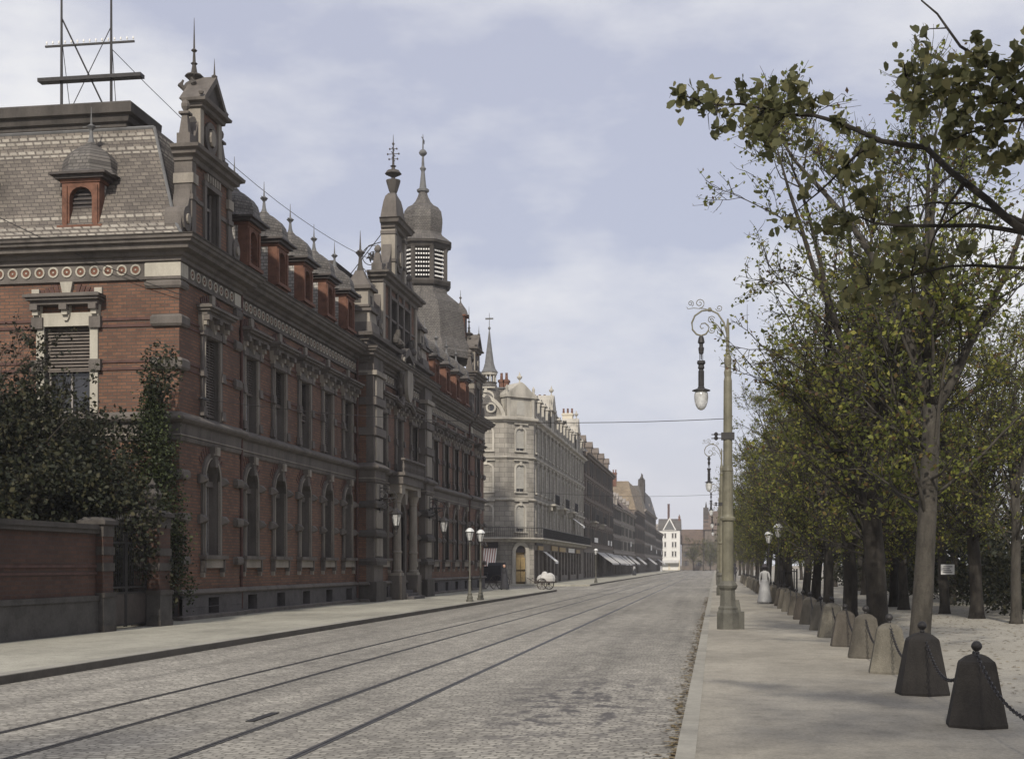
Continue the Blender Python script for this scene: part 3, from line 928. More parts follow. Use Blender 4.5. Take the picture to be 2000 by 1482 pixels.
# carved cartouche over the portal
mb = MB(EAST)
disk(mb, 26.2, 10.55, 0.62, 0.45, 0.95, 18, 1, 1.55)
disk_ring(mb, 26.2, 10.55, 0.6, 0.78, 0.4, 0.8, 18, 0)
mb.prism([(25.2, 11.4), (25.5, 12.0), (26.2, 12.25), (26.9, 12.0), (27.2, 11.4), (26.9, 11.65), (26.2, 11.9), (25.5, 11.65)], 0.35, 0.9, 0)
for sg in (-1, 1):
    disk(mb, 26.2 + sg * 1.0, 11.5, 0.3, 0.3, 0.85, 12, 0)
    disk_ring(mb, 26.2 + sg * 1.0, 11.5, 0.1, 0.17, 0.83, 0.92, 10, 1)
    mb.tube([(26.2 + sg * 0.7, 0.7, 9.7), (26.2 + sg * 1.3, 0.8, 9.3), (26.2 + sg * 1.6, 0.7, 9.5), (26.2 + sg * 1.45, 0.65, 9.75)], [0.16, 0.14, 0.1, 0.05], 7, 0)
    mb.tube([(26.2 + sg * 0.75, 0.7, 11.0), (26.2 + sg * 1.25, 0.75, 10.8), (26.2 + sg * 1.2, 0.7, 10.2), (26.2 + sg * 0.85, 0.65, 9.9)], [0.13, 0.16, 0.12, 0.1], 7, 0)
mb.build('cartouche', ['stone', 'stone_lt'], po)
# downpipes in the re-entrant corners
for s in (19.85, 32.55, 5.25, 47.15):
    mb = MB(EAST)
    mb.tube([(s, 0.0, 0.2), (s, 0.0, 10.9)], 0.055, 8)
    for z in (1.2, 3.2, 5.2, 7.2, 9.2): mb.lathe([(0.075, z), (0.075, z + 0.06)], s, 0.0, 8)
    mb.build('downpipe', 'brick_dark', po)

# ---------------- roofs
def quad(mb, a, b_, c, d, m=0): mb.add([a, b_, c, d], [(0, 1, 2, 3)], m)
mb = MB(WORLD)
def slope_strip(y0, y1, x0, z0, x1, z1, m=0):
    # gently flared street slope facing +x
    xm = x0 + (x1 - x0) * 0.45; zm = z0 + (z1 - z0) * 0.30
    quad(mb, (x0, y0, z0), (x0, y1, z0), (xm, y1, zm), (xm, y0, zm), m)
    quad(mb, (xm, y0, zm), (xm, y1, zm), (x1, y1, z1), (x1, y0, z1), m)
slope_strip(4.0, 20.3, 0.25, 11.36, -1.75, 13.2)
slope_strip(32.2, 48.0, 0.25, 11.36, -1.75, 13.2)
for y0, y1 in ((4.0, 20.3), (32.2, 48.0)):
    quad(mb, (-1.75, y0, 13.2), (-1.75, y1, 13.2), (-5, y1, 14.0), (-5, y0, 14.0), 0)
    quad(mb, (-5, y0, 14.0), (-5, y1, 14.0), (-9.6, y1, 11.3), (-9.6, y0, 11.3), 0)
mb.build('roof', 'slate_plain', po, fix=False)
def block_roof(y0, y1, zt, dz0, dz1, x_deck, deck=True, xw=-9.6, inset=1.75):
    """steep roof block: slopes to -y, +y and +x, cornice deck on top"""
    mb = MB(WORLD)
    # -y slope, flared
    def face(ya, ym, yb, sgn):
        zz = [11.36, 11.9, zt]
        xs = [0.2, -0.25, -1.55]
        quad(mb, (xs[0], ya, zz[0]), (xw, ya, zz[0]), (xw, ym, zz[1]), (xs[1], ym, zz[1]), 0)
        quad(mb, (xs[1], ym, zz[1]), (xw, ym, zz[1]), (xw, yb, zz[2]), (xs[2], yb, zz[2]), 0)
    face(y0 - 0.3, y0 + 0.25, y0 + inset, 1)
    face(y1 + 0.3, y1 - 0.25, y1 - inset, -1)
    quad(mb, (0.2, y0 - 0.3, 11.36), (0.2, y1 + 0.3, 11.36), (-0.25, y1 - 0.25, 11.9), (-0.25, y0 + 0.25, 11.9), 0)
    quad(mb, (-0.25, y0 + 0.25, 11.9), (-0.25, y1 - 0.25, 11.9), (-1.55, y1 - inset, zt), (-1.55, y0 + inset, zt), 0)
    quad(mb, (-1.55, y0 + inset, zt), (-1.55, y1 - inset, zt), (xw, y1 - inset, zt), (xw, y0 + inset, zt), 0)
    quad(mb, (xw, y0, 11.3), (xw, y1, 11.3), (xw, y1 - inset, zt), (xw, y0 + inset, zt), 0)
    r_ = mb.build('end_roof', 'slate', po, fix=False)
    if deck:
        mb = MB(WORLD)
        prof = [(0, dz0), (0.06, dz0 + 0.06), (0.06, dz0 + 0.16), (0.16, dz0 + 0.2), (0.2, dz0 + 0.32), (0.2, dz0 + 0.38), (0.34, dz0 + 0.42), (0.36, dz1 - 0.06), (0.3, dz1), (0, dz1)]
        mb.path(prof, [(xw, y0 + inset), (x_deck, y0 + inset), (x_deck, y1 - inset), (xw, y1 - inset)], 0)
        mb.box(xw, x_deck, y0 + inset, y1 - inset, dz0, dz1 - 0.01, 1)
        mb.build('deck_cornice', ['stone_dk', 'zinc'], po)
    # lead hip rolls
    mb = MB(WORLD)
    for ya, yb, yc in ((y0 - 0.3, y0 + 0.25, y0 + inset), (y1 + 0.3, y1 - 0.25, y1 - inset)):
        mb.tube([(0.2, ya, 11.38), (-0.25, yb, 11.92), (-1.55, yc, zt)], 0.05, 6)
    mb.tube([(-1.55, y0 + inset, zt), (xw, y0 + inset, zt)], 0.06, 6)
    mb.build('ridge_roll', 'zinc', po)
block_roof(0.0, 5.1, 15.25, 15.25, 16.02, -2.5)
block_roof(L - 5.1, L, 15.25, 15.25, 16.02, -2.5)
block_roof(20.3, 32.1, 15.0, 15.0, 15.65, -1.9)

# ---------------- dormers: brick front, bulbous slate cap, finial
mb = MB(EAST)
mb.box(-0.62, 0.62, -0.9, 0.0, 11.2, 11.85, 0)
mb.box(-0.72, 0.72, -0.2, 0.1, 11.78, 11.9, 0)
for sg in (-1, 1):
    a, b_ = sorted((sg * 0.36, sg * 0.6)); mb.box(a, b_, -0.35, 0.0, 11.85, 13.2, 0)
    a, b_ = sorted((sg * 0.42, sg * 0.56)); mb.box(a, b_, 0.0, 0.05, 11.9, 13.1, 0)
A = arch(0.36, 12.75, 0.32, 8)
for i in range(8):
    (a, za), (b_, zb) = A[i], A[i + 1]
    mb.add([(a, 0, za), (b_, 0, zb), (b_, 0, 13.2), (a, 0, 13.2)], [(0, 1, 2, 3)], 0)
    mb.add([(a, 0, za), (b_, 0, zb), (b_, -0.3, zb), (a, -0.3, za)], [(0, 1, 2, 3)], 0)
mb.box(-0.64, 0.64, -1.7, 0.04, 13.2, 13.3, 0)
mb.box(-0.78, 0.78, -1.8, 0.16, 13.3, 13.4, 2)
mb.box(-0.9, 0.9, -1.9, 0.28, 13.4, 13.47, 2)
dm = mb.build('dormer', ['brick_plain', 'stone', 'wood_dk'], po)
for sg in (-1, 1):
    mb = MB(EAST); o = sg * 0.585
    mb.add([(o, -0.3, 11.4), (o, -2.2, 11.4), (o, -2.2, 13.2), (o, -0.3, 13.2), (o - sg * 0.04, -0.3, 11.4), (o - sg * 0.04, -2.2, 11.4), (o - sg * 0.04, -2.2, 13.2), (o - sg * 0.04, -0.3, 13.2)],
           [(0, 1, 2, 3), (4, 5, 6, 7), (0, 4, 7, 3), (1, 5, 6, 2)])
    mb.build('cheek', 'slate_lt', dm)
mb = MB(EAST)
mb.box(-0.36, 0.36, -0.28, -0.25, 11.85, 13.1, 0)
for k in range(9): mb.box(-0.35, 0.35, -0.25, -0.2, 11.95 + k * 0.13, 12.0 + k * 0.13, 1)
mb.build('louvre', ['black', 'wood_dk'], dm)
mb = MB(EAST)
prof = [(0.98, 13.47), (0.86, 13.56), (0.80, 13.7), (0.79, 13.84), (0.74, 14.02), (0.62, 14.2), (0.42, 14.36), (0.22, 14.48), (0.12, 14.6)]
c_, s_ = math.cos(PI / 8), 1
mb.lathe([(r / c_, z) for r, z in prof], 0, -0.7, 8, PI / 8)
mb.box(-0.5, 0.5, -2.6, -0.9, 13.45, 14.0, 0, ts=0.35)
cp = mb.build('dormer_cap', 'slate_plain', dm)
mb = MB(EAST)
finial(mb, 0, -0.7, 14.56, 1.15, 0.13)
mb.build('finial', 'zinc', dm)
DY = [6.4, 9.45, 12.5, 15.6, 18.6]
locs = [(0.02, s, 0, 0) for s in DY] + [(0.02, L - s, 0, 0) for s in DY[::-1]] + [(-3.25, 0.28, 0, -PI / 2), (-7.2, 0.28, 0, -PI / 2), (-3.25, L - 5.1 + 0.28, 0, -PI / 2)]
for i, (x, y, z, rz) in enumerate(locs):
    c = dm if i == 0 else copy_tree(dm, po)
    c.location = (x, y, z); c.rotation_euler[2] = rz

# ---------------- gables
def end_gable(name, s0):
    mb = MB(EAST)
    g = lambda *a, **k: mb.box(*a, **k)
    mb.box(-2.1, 2.1, -0.55, 0.05, 11.36, 11.52, 0)
    mb.wall(-1.65, 1.65, 11.5, 13.9, 0.0, [(-0.5, 0.5, 11.62, 13.4)], 0.3, 1, 0)
    mb.box(-1.65, 1.65, -0.5, -0.36, 11.5, 13.9, 0)
    for sg in (-1, 1):
        a, b_ = sorted((sg * 1.36, sg * 1.68)); mb.box(a, b_, -0.5, 0.07, 11.5, 13.9, 0)
        a, b_ = sorted((sg * 1.30, sg * 1.72)); mb.box(a, b_, -0.52, 0.12, 13.2, 13.5, 2); mb.box(a, b_, -0.52, 0.11, 12.7, 12.86, 0)
        a, b_ = sorted((sg * 0.5, sg * 0.68)); mb.box(a, b_, -0.02, 0.08, 11.5, 13.4, 0)
        a, b_ = sorted((sg * 0.68, sg * 1.36)); mb.box(a, b_, 0, 0.04, 12.72, 12.84, 0)
        # volute against the shoulder with a round boss
        pts = [(sg * 1.66, 13.1), (sg * 1.75, 12.75), (sg * 1.9, 12.45), (sg * 2.15, 12.3), (sg * 2.38, 12.05), (sg * 2.42, 11.8), (sg * 2.35, 11.52), (sg * 1.66, 11.52)]
        mb.prism(pts, -0.5, 0.02, 0)
        disk(mb, sg * 2.08, 12.0, 0.3, -0.53, 0.09, 14, 0, 1.25)
        disk(mb, sg * 2.08, 12.0, 0.13, -0.56, 0.15, 10, 2, 1.2)
    mb.box(-0.72, 0.72, 0.0, 0.1, 13.4, 13.55, 0)
    for k in range(6): mb.box(-0.55 + k * 0.2, -0.45 + k * 0.2, 0.0, 0.12, 13.56, 13.8, 2)
    mb.box(-1.35, 1.35, 0.0, 0.03, 11.5, 11.62, 0)
    mb.path([(0, 13.85), (0.05, 13.88), (0.07, 14.0), (0.2, 14.05), (0.22, 14.15), (0.34, 14.2), (0.36, 14.3), (0.0, 14.38)], [(-0.5, -1.68), (0.05, -1.68), (0.05, 1.68), (-0.5, 1.68)], 0)
    mb.box(-1.68, 1.68, -0.5, 0.05, 13.9, 14.37, 0)
    # second tier
    mb.box(-0.85, 0.85, -0.5, -0.05, 14.36, 15.8, 1)
    for sg in (-1, 1):
        a, b_ = sorted((sg * 0.62, sg * 0.9)); mb.box(a, b_, -0.52, 0.02, 14.36, 15.8, 2)
        mb.prism([(sg * 0.9, 15.3), (sg * 1.05, 14.95), (sg * 1.2, 14.7), (sg * 1.55, 14.55), (sg * 1.6, 14.38), (sg * 0.9, 14.38)], -0.45, -0.05, 0)
        # obelisk with ball
        s = sg * 1.42
        mb.box(s - 0.2, s + 0.2, -0.45, -0.03, 14.37, 14.75, 0)
        mb.box(s - 0.15, s + 0.15, -0.4, -0.1, 14.75, 15.35, 0, ts=0.07, to=0.07)
        mb.box(s - 0.16, s + 0.16, -0.41, -0.09, 15.35, 15.42, 0)
        mb.lathe([(0.05, 15.42), (0.07, 15.48), (0.13, 15.58), (0.14, 15.66), (0.1, 15.76), (0.02, 15.8)], s, -0.25, 8)
    disk_ring(mb, 0, 15.05, 0.3, 0.5, -0.1, 0.03, 16, 0)
    disk(mb, 0, 15.05, 0.2, -0.1, 0.1, 10, 2, 1.3)
    mb.path([(0, 15.72), (0.1, 15.76), (0.12, 15.86), (0.26, 15.9), (0.28, 15.98), (0, 16.02)], [(-0.5, -0.88), (0.0, -0.88), (0.0, 0.88), (-0.5, 0.88)], 0)
    mb.box(-0.88, 0.88, -0.5, 0.0, 15.75, 16.01, 0)
    # triangular pediment with its short ridge running back
    tri = [(-1.05, 16.0), (1.05, 16.0), (0, 17.0)]
    mb.ring(tri, [(-0.72, 16.09), (0.72, 16.09), (0, 16.78)], -0.62, 0.2, 0)
    mb.prism([(-0.75, 16.05), (0.75, 16.05), (0, 16.8)], -0.5, 0.08, 3)
    for s, z in ((0, 16.95), ):
        mb.lathe([(0.07, z), (0.1, z + 0.06), (0.03, z + 0.12), (0.02, z + 0.3), (0.004, z + 0.62)], s, 0.12, 6, m=3)
    for sg in (-1, 1): mb.lathe([(0.06, 16.1), (0.09, 16.17), (0.03, 16.25)], sg * 1.05, 0.1, 6, m=0)
    o = mb.build(name, ['stone', 'brick', 'stone_lt', 'stone_dk'], po, loc=(0, s0, 0))
    mb = MB(EAST)
    mb.box(-0.5, -0.44, -0.24, -0.18, 11.62, 13.4); mb.box(0.44, 0.5, -0.24, -0.18, 11.62, 13.4); mb.box(-0.03, 0.03, -0.24, -0.18, 11.62, 13.4); mb.box(-0.5, 0.5, -0.23, -0.19, 12.85, 12.93)
    f = mb.build('window', 'frame', o)
    mb = MB(EAST); mb.box(-0.5, 0.5, -0.27, -0.25, 11.62, 13.4); mb.build('pane', 'glass', f)
    mb = MB(EAST)
    z = 16.2
    mb.lathe([(0.3, z), (0.34, z + 0.08), (0.2, z + 0.16), (0.3, z + 0.26), (0.36, z + 0.42), (0.3, z + 0.58), (0.14, z + 0.7), (0.22, z + 0.78), (0.3, z + 0.84), (0.24, z + 0.9), (0.1, z + 0.96), (0.06, z + 1.2), (0.11, z + 1.25), (0.05, z + 1.3), (0.035, z + 1.6), (0.1, z + 1.66), (0.03, z + 1.73), (0.022, z + 2.1), (0.006, z + 2.7)], 0, -0.55, 10)
    mb.tube([(-0.25, -0.45, z + 0.8), (-0.25, -0.45, z + 1.4)], [0.02, 0.004], 5)
    for a in range(5):
        mb.tube([(0.3 * math.cos(a * 1.25), -0.55 + 0.3 * math.sin(a * 1.25), z + 0.3), (0.44 * math.cos(a * 1.25 + .3), -0.55 + 0.44 * math.sin(a * 1.25 + .3), z + 0.5), (0.34 * math.cos(a * 1.25 + .5), -0.55 + 0.34 * math.sin(a * 1.25 + .5), z + 0.68)], [0.07, 0.09, 0.04], 6)
    mb.build('finial', 'stone_dk', o)
    return o
end_gable('gable', 2.5)
end_gable('gable', L - 2.5)
# middle gable
mb = MB(EAST)
G0 = 0.38
mb.box(-4.3, 4.3, G0 - 0.65, G0 - 0.02, 12.0, 12.15, 0)
holes = [(-1.95, -0.75, 12.3, 14.3), (-0.55, 0.55, 12.3, 14.3), (0.75, 1.95, 12.3, 14.3)]
mb.wall(-3.5, 3.5, 12.0, 14.8, G0, holes, 0.35, 1, 0)
mb.box(-3.5, 3.5, G0 - 0.6, G0 - 0.45, 12.0, 14.8, 0)
for s in (-3.35, -2.1, -0.65, 0.65, 2.1, 3.35):
    w = 0.2 if abs(s) > 3 else 0.13
    mb.box(s - w, s + w, G0 - (0.6 if abs(s) > 3 else 0.0), G0 + 0.1, 12.1, 14.8, 2 if abs(s) > 3 else 0)
for s in (-1.35, 0, 1.35): mb.box(s - 0.62, s + 0.62, G0, G0 + 0.12, 14.3, 14.45, 0)
mb.box(-3.5, 3.5, G0 + 0.0, G0 + 0.07, 12.1, 12.28, 0); mb.box(-3.5, 3.5, G0 + 0.0, G0 + 0.06, 13.3, 13.4, 0)
for sg in (-1, 1):
    pts = [(sg * 3.5, 14.4), (sg * 3.62, 13.9), (sg * 3.75, 13.5), (sg * 4.05, 13.2), (sg * 4.4, 12.8), (sg * 4.45, 12.4), (sg * 4.35, 12.1), (sg * 3.5, 12.1)]
    mb.prism(pts, G0 - 0.6, G0 - 0.02, 0)
    disk(mb, sg * 3.95, 12.65, 0.36, G0 - 0.63, G0 + 0.1, 14, 0); disk(mb, sg * 3.95, 12.65, 0.15, G0 - 0.66, G0 + 0.15, 10, 2)
    # sculpture groups at the foot of the gable, either side of the cartouche
    for k in range(7):
        a = k * 0.9
        mb.lathe([(0.05, 12.02 + 0.07 * k), (0.22 - 0.02 * k, 12.12 + 0.07 * k), (0.24 - 0.02 * k, 12.25 + 0.07 * k), (0.1, 12.42 + 0.08 * k)], sg * (1.2 + 0.3 * math.sin(a) + 0.09 * k), G0 + 0.25 + 0.1 * math.cos(a), 8, m=3)
mb.path([(0, 14.75), (0.08, 14.8), (0.1, 14.95), (0.26, 15.0), (0.3, 15.12), (0.42, 15.16), (0.44, 15.26), (0, 15.36)], [(G0 - 0.6, -3.55), (G0 + 0.04, -3.55), (G0 + 0.04, 3.55), (G0 - 0.6, 3.55)], 0)
mb.box(-3.55, 3.55, G0 - 0.6, G0 + 0.04, 14.8, 15.35, 0)
# second tier with niche medallion and scrolls
mb.box(-1.15, 1.15, G0 - 0.6, G0 - 0.05, 15.35, 17.9, 0)
for sg in (-1, 1):
    a, b_ = sorted((sg * 0.8, sg * 1.18)); mb.box(a, b_, G0 - 0.62, G0 + 0.08, 15.35, 17.9, 2)
    a, b_ = sorted((sg * 0.76, sg * 1.24)); mb.box(a, b_, G0 - 0.64, G0 + 0.12, 16.25, 16.4, 0); mb.box(a, b_, G0 - 0.64, G0 + 0.12, 17.6, 17.75, 0)
    mb.prism([(sg * 1.18, 17.1), (sg * 1.4, 16.5), (sg * 1.75, 16.1), (sg * 2.3, 15.9), (sg * 2.5, 15.6), (sg * 2.45, 15.38), (sg * 1.18, 15.38)], G0 - 0.55, G0 - 0.1, 0)
    disk(mb, sg * 2.15, 15.68, 0.26, G0 - 0.58, G0 - 0.02, 12, 0)
    s = sg * 3.2
    mb.box(s - 0.25, s + 0.25, G0 - 0.5, G0, 15.35, 15.7, 0); mb.box(s - 0.18, s + 0.18, G0 - 0.45, G0 - 0.07, 15.7, 16.2, 0, ts=0.08, to=0.08)
    mb.lathe([(0.06, 16.2), (0.16, 16.32), (0.17, 16.42), (0.1, 16.54), (0.02, 16.6)], s, G0 - 0.26, 8)
disk_ring(mb, 0, 16.6, 0.42, 0.68, G0 - 0.1, G0 + 0.05, 18, 0)
disk(mb, 0, 16.6, 0.3, G0 - 0.1, G0 + 0.14, 12, 2, 1.3)
mb.path([(0, 17.85), (0.1, 17.9), (0.12, 18.05), (0.3, 18.1), (0.36, 18.25), (0.44, 18.3), (0, 18.42)], [(G0 - 0.6, -1.2), (G0, -1.2), (G0, 1.2), (G0 - 0.6, 1.2)], 0)
mb.box(-1.2, 1.2, G0 - 0.6, G0, 17.9, 18.4, 0)
# bell shaped cap
vs = []; fs = []
prof = [(0.98, 18.4), (0.95, 18.55), (0.86, 18.9), (0.74, 19.3), (0.6, 19.6), (0.36, 19.8)]
for r, z in prof:
    vs += [(-r, G0 - 0.3 - r * 0.42, z), (r, G0 - 0.3 - r * 0.42, z), (r, G0 - 0.3 + r * 0.42, z), (-r, G0 - 0.3 + r * 0.42, z)]
for k in range(len(prof) - 1):
    for i in range(4): fs.append((k * 4 + i, k * 4 + (i + 1) % 4, k * 4 + 4 + (i + 1) % 4, k * 4 + 4 + i))
fs.append(tuple(range(len(vs) - 4, len(vs))))
mb.add(vs, fs, 0)
cg = mb.build('gable', ['stone', 'brick', 'stone_lt', 'stone_dk'], po, loc=(0, 26.2, 0))
mb = MB(EAST)
mb.lathe([(0.2, 19.78), (0.16, 19.86), (0.22, 20.0), (0.34, 20.4), (0.36, 20.5), (0.28, 20.52), (0.1, 20.56), (0.1, 20.66), (0.42, 20.82), (0.3, 20.98), (0.1, 21.04), (0.08, 21.15), (0.16, 21.2), (0.06, 21.26), (0.04, 21.9), (0.025, 22.2), (0.07, 22.3), (0.02, 22.38), (0.008, 22.75)], 0, G0 - 0.3, 10)
for z, l in ((21.55, 0.3), (21.8, 0.4), (22.05, 0.25)):
    mb.box(-l, l, G0 - 0.312, G0 - 0.288, z - 0.014, z + 0.014); mb.box(-0.012, 0.012, G0 - 0.3 - l * 0.7, G0 - 0.3 + l * 0.7, z - 0.014, z + 0.014)
    for q in (-1, 1): mb.lathe([(0.02, z - 0.05), (0.05, z), (0.02, z + 0.05)], 0, G0 - 0.3 + q * l * 0.7, 6)
mb.build('finial', 'stone_dk', cg)
for s in (-1.35, 0, 1.35):
    hw = 0.6 if s else 0.55
    mb = MB(EAST)
    for a in (-hw + 0.04, 0, hw - 0.04): mb.box(s + a - 0.035, s + a + 0.035, G0 - 0.3, G0 - 0.22, 12.3, 14.3)
    mb.box(s - hw, s + hw, G0 - 0.29, G0 - 0.23, 13.5, 13.58)
    f = mb.build('window', 'frame', cg)
    mb = MB(EAST); mb.box(s - hw, s + hw, G0 - 0.33, G0 - 0.31, 12.3, 14.3); mb.build('pane', 'glass', f)
# wrought iron scroll between roof and gable
mb = MB(WORLD)
def scr(c, r0, r1, a0, t, r=0.022):
    mb.tube([(p[0], 26.0, p[2]) for p in spiral(c, r0, r1, a0, t, 30)], r, 5)
scr((-0.95, 16.75), 0.62, 0.08, 0.3, 1.7); scr((-1.5, 16.0), 0.25, 0.05, 0.0, 1.5)
mb.tube([(-2.3, 26.0, 15.6), (-0.1, 26.0, 18.3)], 0.022, 5)
mb.tube([(-1.75, 26.0, 15.6), (-1.6, 26.0, 16.6), (-1.1, 26.0, 17.3), (-0.3, 26.0, 17.5)], 0.025, 5)
for k in range(6):
    a = k * 1.05
    mb.tube([(-0.95, 26.0, 16.75), (-0.95 + 0.16 * math.cos(a), 26.0, 16.75 + 0.16 * math.sin(a)), (-0.95 + 0.3 * math.cos(a + .3), 26.0, 16.75 + 0.3 * math.sin(a + .3))], [0.03, 0.07, 0.01], 5)
mb.build('iron_scroll', 'iron', po)
# corner turrets of the pavilion
mb = MB(EAST)
mb.box(-0.75, 0.75, -0.75, 0.75, 12.0, 12.5, 0, ts=0.06, to=0.06)
mb.box(-0.62, 0.62, -0.62, 0.62, 12.5, 13.0, 1, ts=0.05, to=0.05); mb.box(-0.7, 0.7, -0.7, 0.7, 13.0, 13.12, 0)
mb.box(-0.5, 0.5, -0.5, 0.5, 13.12, 14.0, 1)
for sg in (-1, 1):
    mb.box(-0.16, 0.16, sg * 0.5 - 0.02, sg * 0.5 + 0.02, 13.4, 13.75, 2); mb.box(sg * 0.5 - 0.02, sg * 0.5 + 0.02, -0.16, 0.16, 13.4, 13.75, 2)
mb.box(-0.58, 0.58, -0.58, 0.58, 13.2, 13.3, 0)
mb.box(-0.66, 0.66, -0.66, 0.66, 14.0, 14.16, 0)
mb.box(-0.6, 0.6, -0.6, 0.6, 14.16, 14.6, 0, ts=0.3, to=0.3); mb.box(-0.3, 0.3, -0.3, 0.3, 14.6, 14.9, 0, ts=0.12, to=0.12)
tu = mb.build('turret', ['stone', 'stone_lt', 'stone_dk'], po, loc=(-0.15, 20.9, 0))
mb = MB(EAST); finial(mb, 0, 0, 14.85, 1.9, 0.2); mb.build('finial', 'stone_dk', tu)
copy_tree(tu, po, (-0.15, 31.5, 0))

# ---------------- louvred telephone tower at the far end of the roof
TX, TY = -3.6, 49.5
TR = -0.2; TR2 = -0.2   # set off the street grid
mb = MB(fr(TX, TY, 0, 1, 1, 0))
c8 = math.cos(PI / 8)
prof = [(3.35, 15.2), (3.35, 15.6), (3.15, 15.75), (3.1, 15.95), (2.85, 16.5), (2.75, 17.4), (2.62, 18.3), (2.35, 18.95), (1.9, 19.35), (1.62, 19.6), (1.55, 20.0)]
mb.lathe([(r / c8, z) for r, z in prof], 0, 0, 8, PI / 8 + TR)
tw = mb.build('tower', 'slate_plain', po)
mb = MB(fr(TX, TY, 0, 1, 1, 0))
mb.lathe([(r / c8, z) for r, z in [(1.6, 20.0), (1.75, 20.1), (1.85, 20.3), (1.85, 20.42), (1.5, 20.5)]], 0, 0, 8, PI / 8 + TR)
for k in range(8):
    a = PI / 8 + TR + k * PI / 4
    mb.lathe([(0.17, 20.4), (0.17, 22.6)], 1.47 / c8 * math.cos(a), 1.47 / c8 * math.sin(a), 6)
mb.lathe([(r / c8, z) for r, z in [(1.5, 22.5), (1.62, 22.6), (1.7, 22.8), (1.85, 22.85), (1.88, 22.98), (1.6, 23.05)]], 0, 0, 8, PI / 8 + TR)
mb.build('lantern_stage', 'stone_dk', tw)
mb = MB(WORLD)
for k in range(8):
    a = k * PI / 4 - TR2
    f = fr(TX + 1.4 * math.cos(a), TY + 1.4 * math.sin(a), -math.sin(a), math.cos(a), math.cos(a), math.sin(a))
    mb.xf = f
    for j in range(7): mb.box(-0.5, 0.5, -0.05, 0.02, 20.62 + j * 0.28, 20.76 + j * 0.28, 0)
    mb.box(-0.5, 0.5, -0.16, -0.12, 20.5, 22.55, 0)
    for j in range(7):
        for i in range(6):
            s = -0.42 + i * 0.168
            mb.box(s - 0.045, s + 0.045, 0.02, 0.1, 20.66 + j * 0.28, 20.76 + j * 0.28, 1)
mb.build('insulators', ['black', 'white'], tw)
mb = MB(fr(TX, TY, 0, 1, 1, 0))
dome = [(1.9, 23.0), (1.6, 23.25), (1.3, 23.5), (1.2, 23.7), (1.26, 24.1), (1.3, 24.6), (1.22, 25.1), (1.0, 25.42), (0.7, 25.6), (0.5, 25.85), (0.34, 26.2), (0.26, 26.5)]
mb.lathe([(r / c8, z) for r, z in dome], 0, 0, 8, PI / 8 + TR)
mb.build('dome', 'slate_plain', tw)
mb = MB(fr(TX, TY, 0, 1, 1, 0))
mb.lathe([(0.24, 26.45), (0.4, 26.55), (0.42, 26.68), (0.24, 26.8), (0.2, 27.1), (0.12, 27.9), (0.14, 27.95), (0.22, 28.1), (0.1, 28.25), (0.07, 28.9), (0.24, 29.05), (0.28, 29.15), (0.2, 29.3), (0.05, 29.4), (0.03, 30.2), (0.01, 30.4)], 0, 0, 10)
mb.box(-0.45, 0.5, -0.01, 0.01, 30.05, 30.1); mb.box(0.05, 0.45, -0.01, 0.01, 29.85, 30.1)
mb.build('finial', 'zinc', tw)
mb = MB(EAST)
mb.box(-0.45, 0.45, -0.6, 0.0, 16.9, 18.1, 0); mb.box(-0.2, 0.2, 0.0, 0.03, 17.1, 17.95, 1); mb.box(-0.58, 0.58, -0.8, 0.12, 18.1, 18.2, 0); mb.box(-0.5, 0.5, -0.2, 0.03, 16.8, 16.92, 0)
mb.lathe([(0.62, 18.2), (0.5, 18.35), (0.42, 18.6), (0.2, 18.9), (0.05, 19.1), (0.03, 19.3), (0.1, 19.4), (0.02, 19.5), (0.01, 19.9)], 0, -0.35, 8, PI / 8, m=2)
td = mb.build('tower_dormer', ['brick_plain', 'black', 'slate_plain'], tw, loc=(TX + 2.9, TY, 0))
mb = None

# ------------------------------------------------------------------ copper wires and the antenna frame on the roof
def wire(name, a, b_, sag, r, label, cat='wire', group=None, n=16, extra=None):
    mb = MB(WORLD)
    a = Vector(a); b_ = Vector(b_)
    pts = []
    for i in range(n + 1):
        t = i / n
        p = a.lerp(b_, t); p.z -= sag * 4 * t * (1 - t)
        pts.append(tuple(p))
    mb.tube(pts, r, 4)
    if extra:
        for t in extra:
            p = a.lerp(b_, t); p.z -= sag * 4 * t * (1 - t)
            mb.box(p.x - 0.16, p.x - 0.06, p.y - 0.03, p.y + 0.03, p.z - 0.03, p.z + 0.05)
            mb.box(p.x + 0.06, p.x + 0.16, p.y - 0.03, p.y + 0.03, p.z - 0.03, p.z + 0.05)
    return tag(mb.build(name, 'iron'), label, cat, group)
an = empty('antenna_frame', (-20.4, 41.0, 16.0), 'dark lattice of two poles and a crossbar standing on the flat roof top', 'antenna')
for x in (-0.83, 0.9):
    mb = MB(WORLD); mb.lathe([(0.05, 0), (0.045, 2.2), (0.035, 4.2)], x, 0, 8)
    mb.box(x - 0.12, x + 0.12, -0.12, 0.12, -0.02, 0.05)
    mb.build('pole', 'iron', an)
mb = MB(WORLD); mb.box(-1.6, 1.98, -0.16, 0.16, 1.50, 1.62); mb.build('crossbar', 'iron', an)
mb = MB(WORLD); mb.box(-1.4, 1.7, -0.03, 0.03, 2.66, 2.72)
for k in range(15):
    x = -1.35 + k * 0.215
    mb.lathe([(0.012, 2.7), (0.012, 2.76), (0.03, 2.78), (0.03, 2.84), (0.01, 2.86)], x, 0, 6, m=1)
mb.build('insulator_arm', ['iron', 'white'], an)
mb = MB(WORLD)
mb.tube([(-0.83, 0.02, 3.6), (0.9, 0.02, 0.1)], 0.028, 5); mb.tube([(-0.75, -0.02, 0.1), (0.9, -0.02, 3.2)], 0.015, 5)
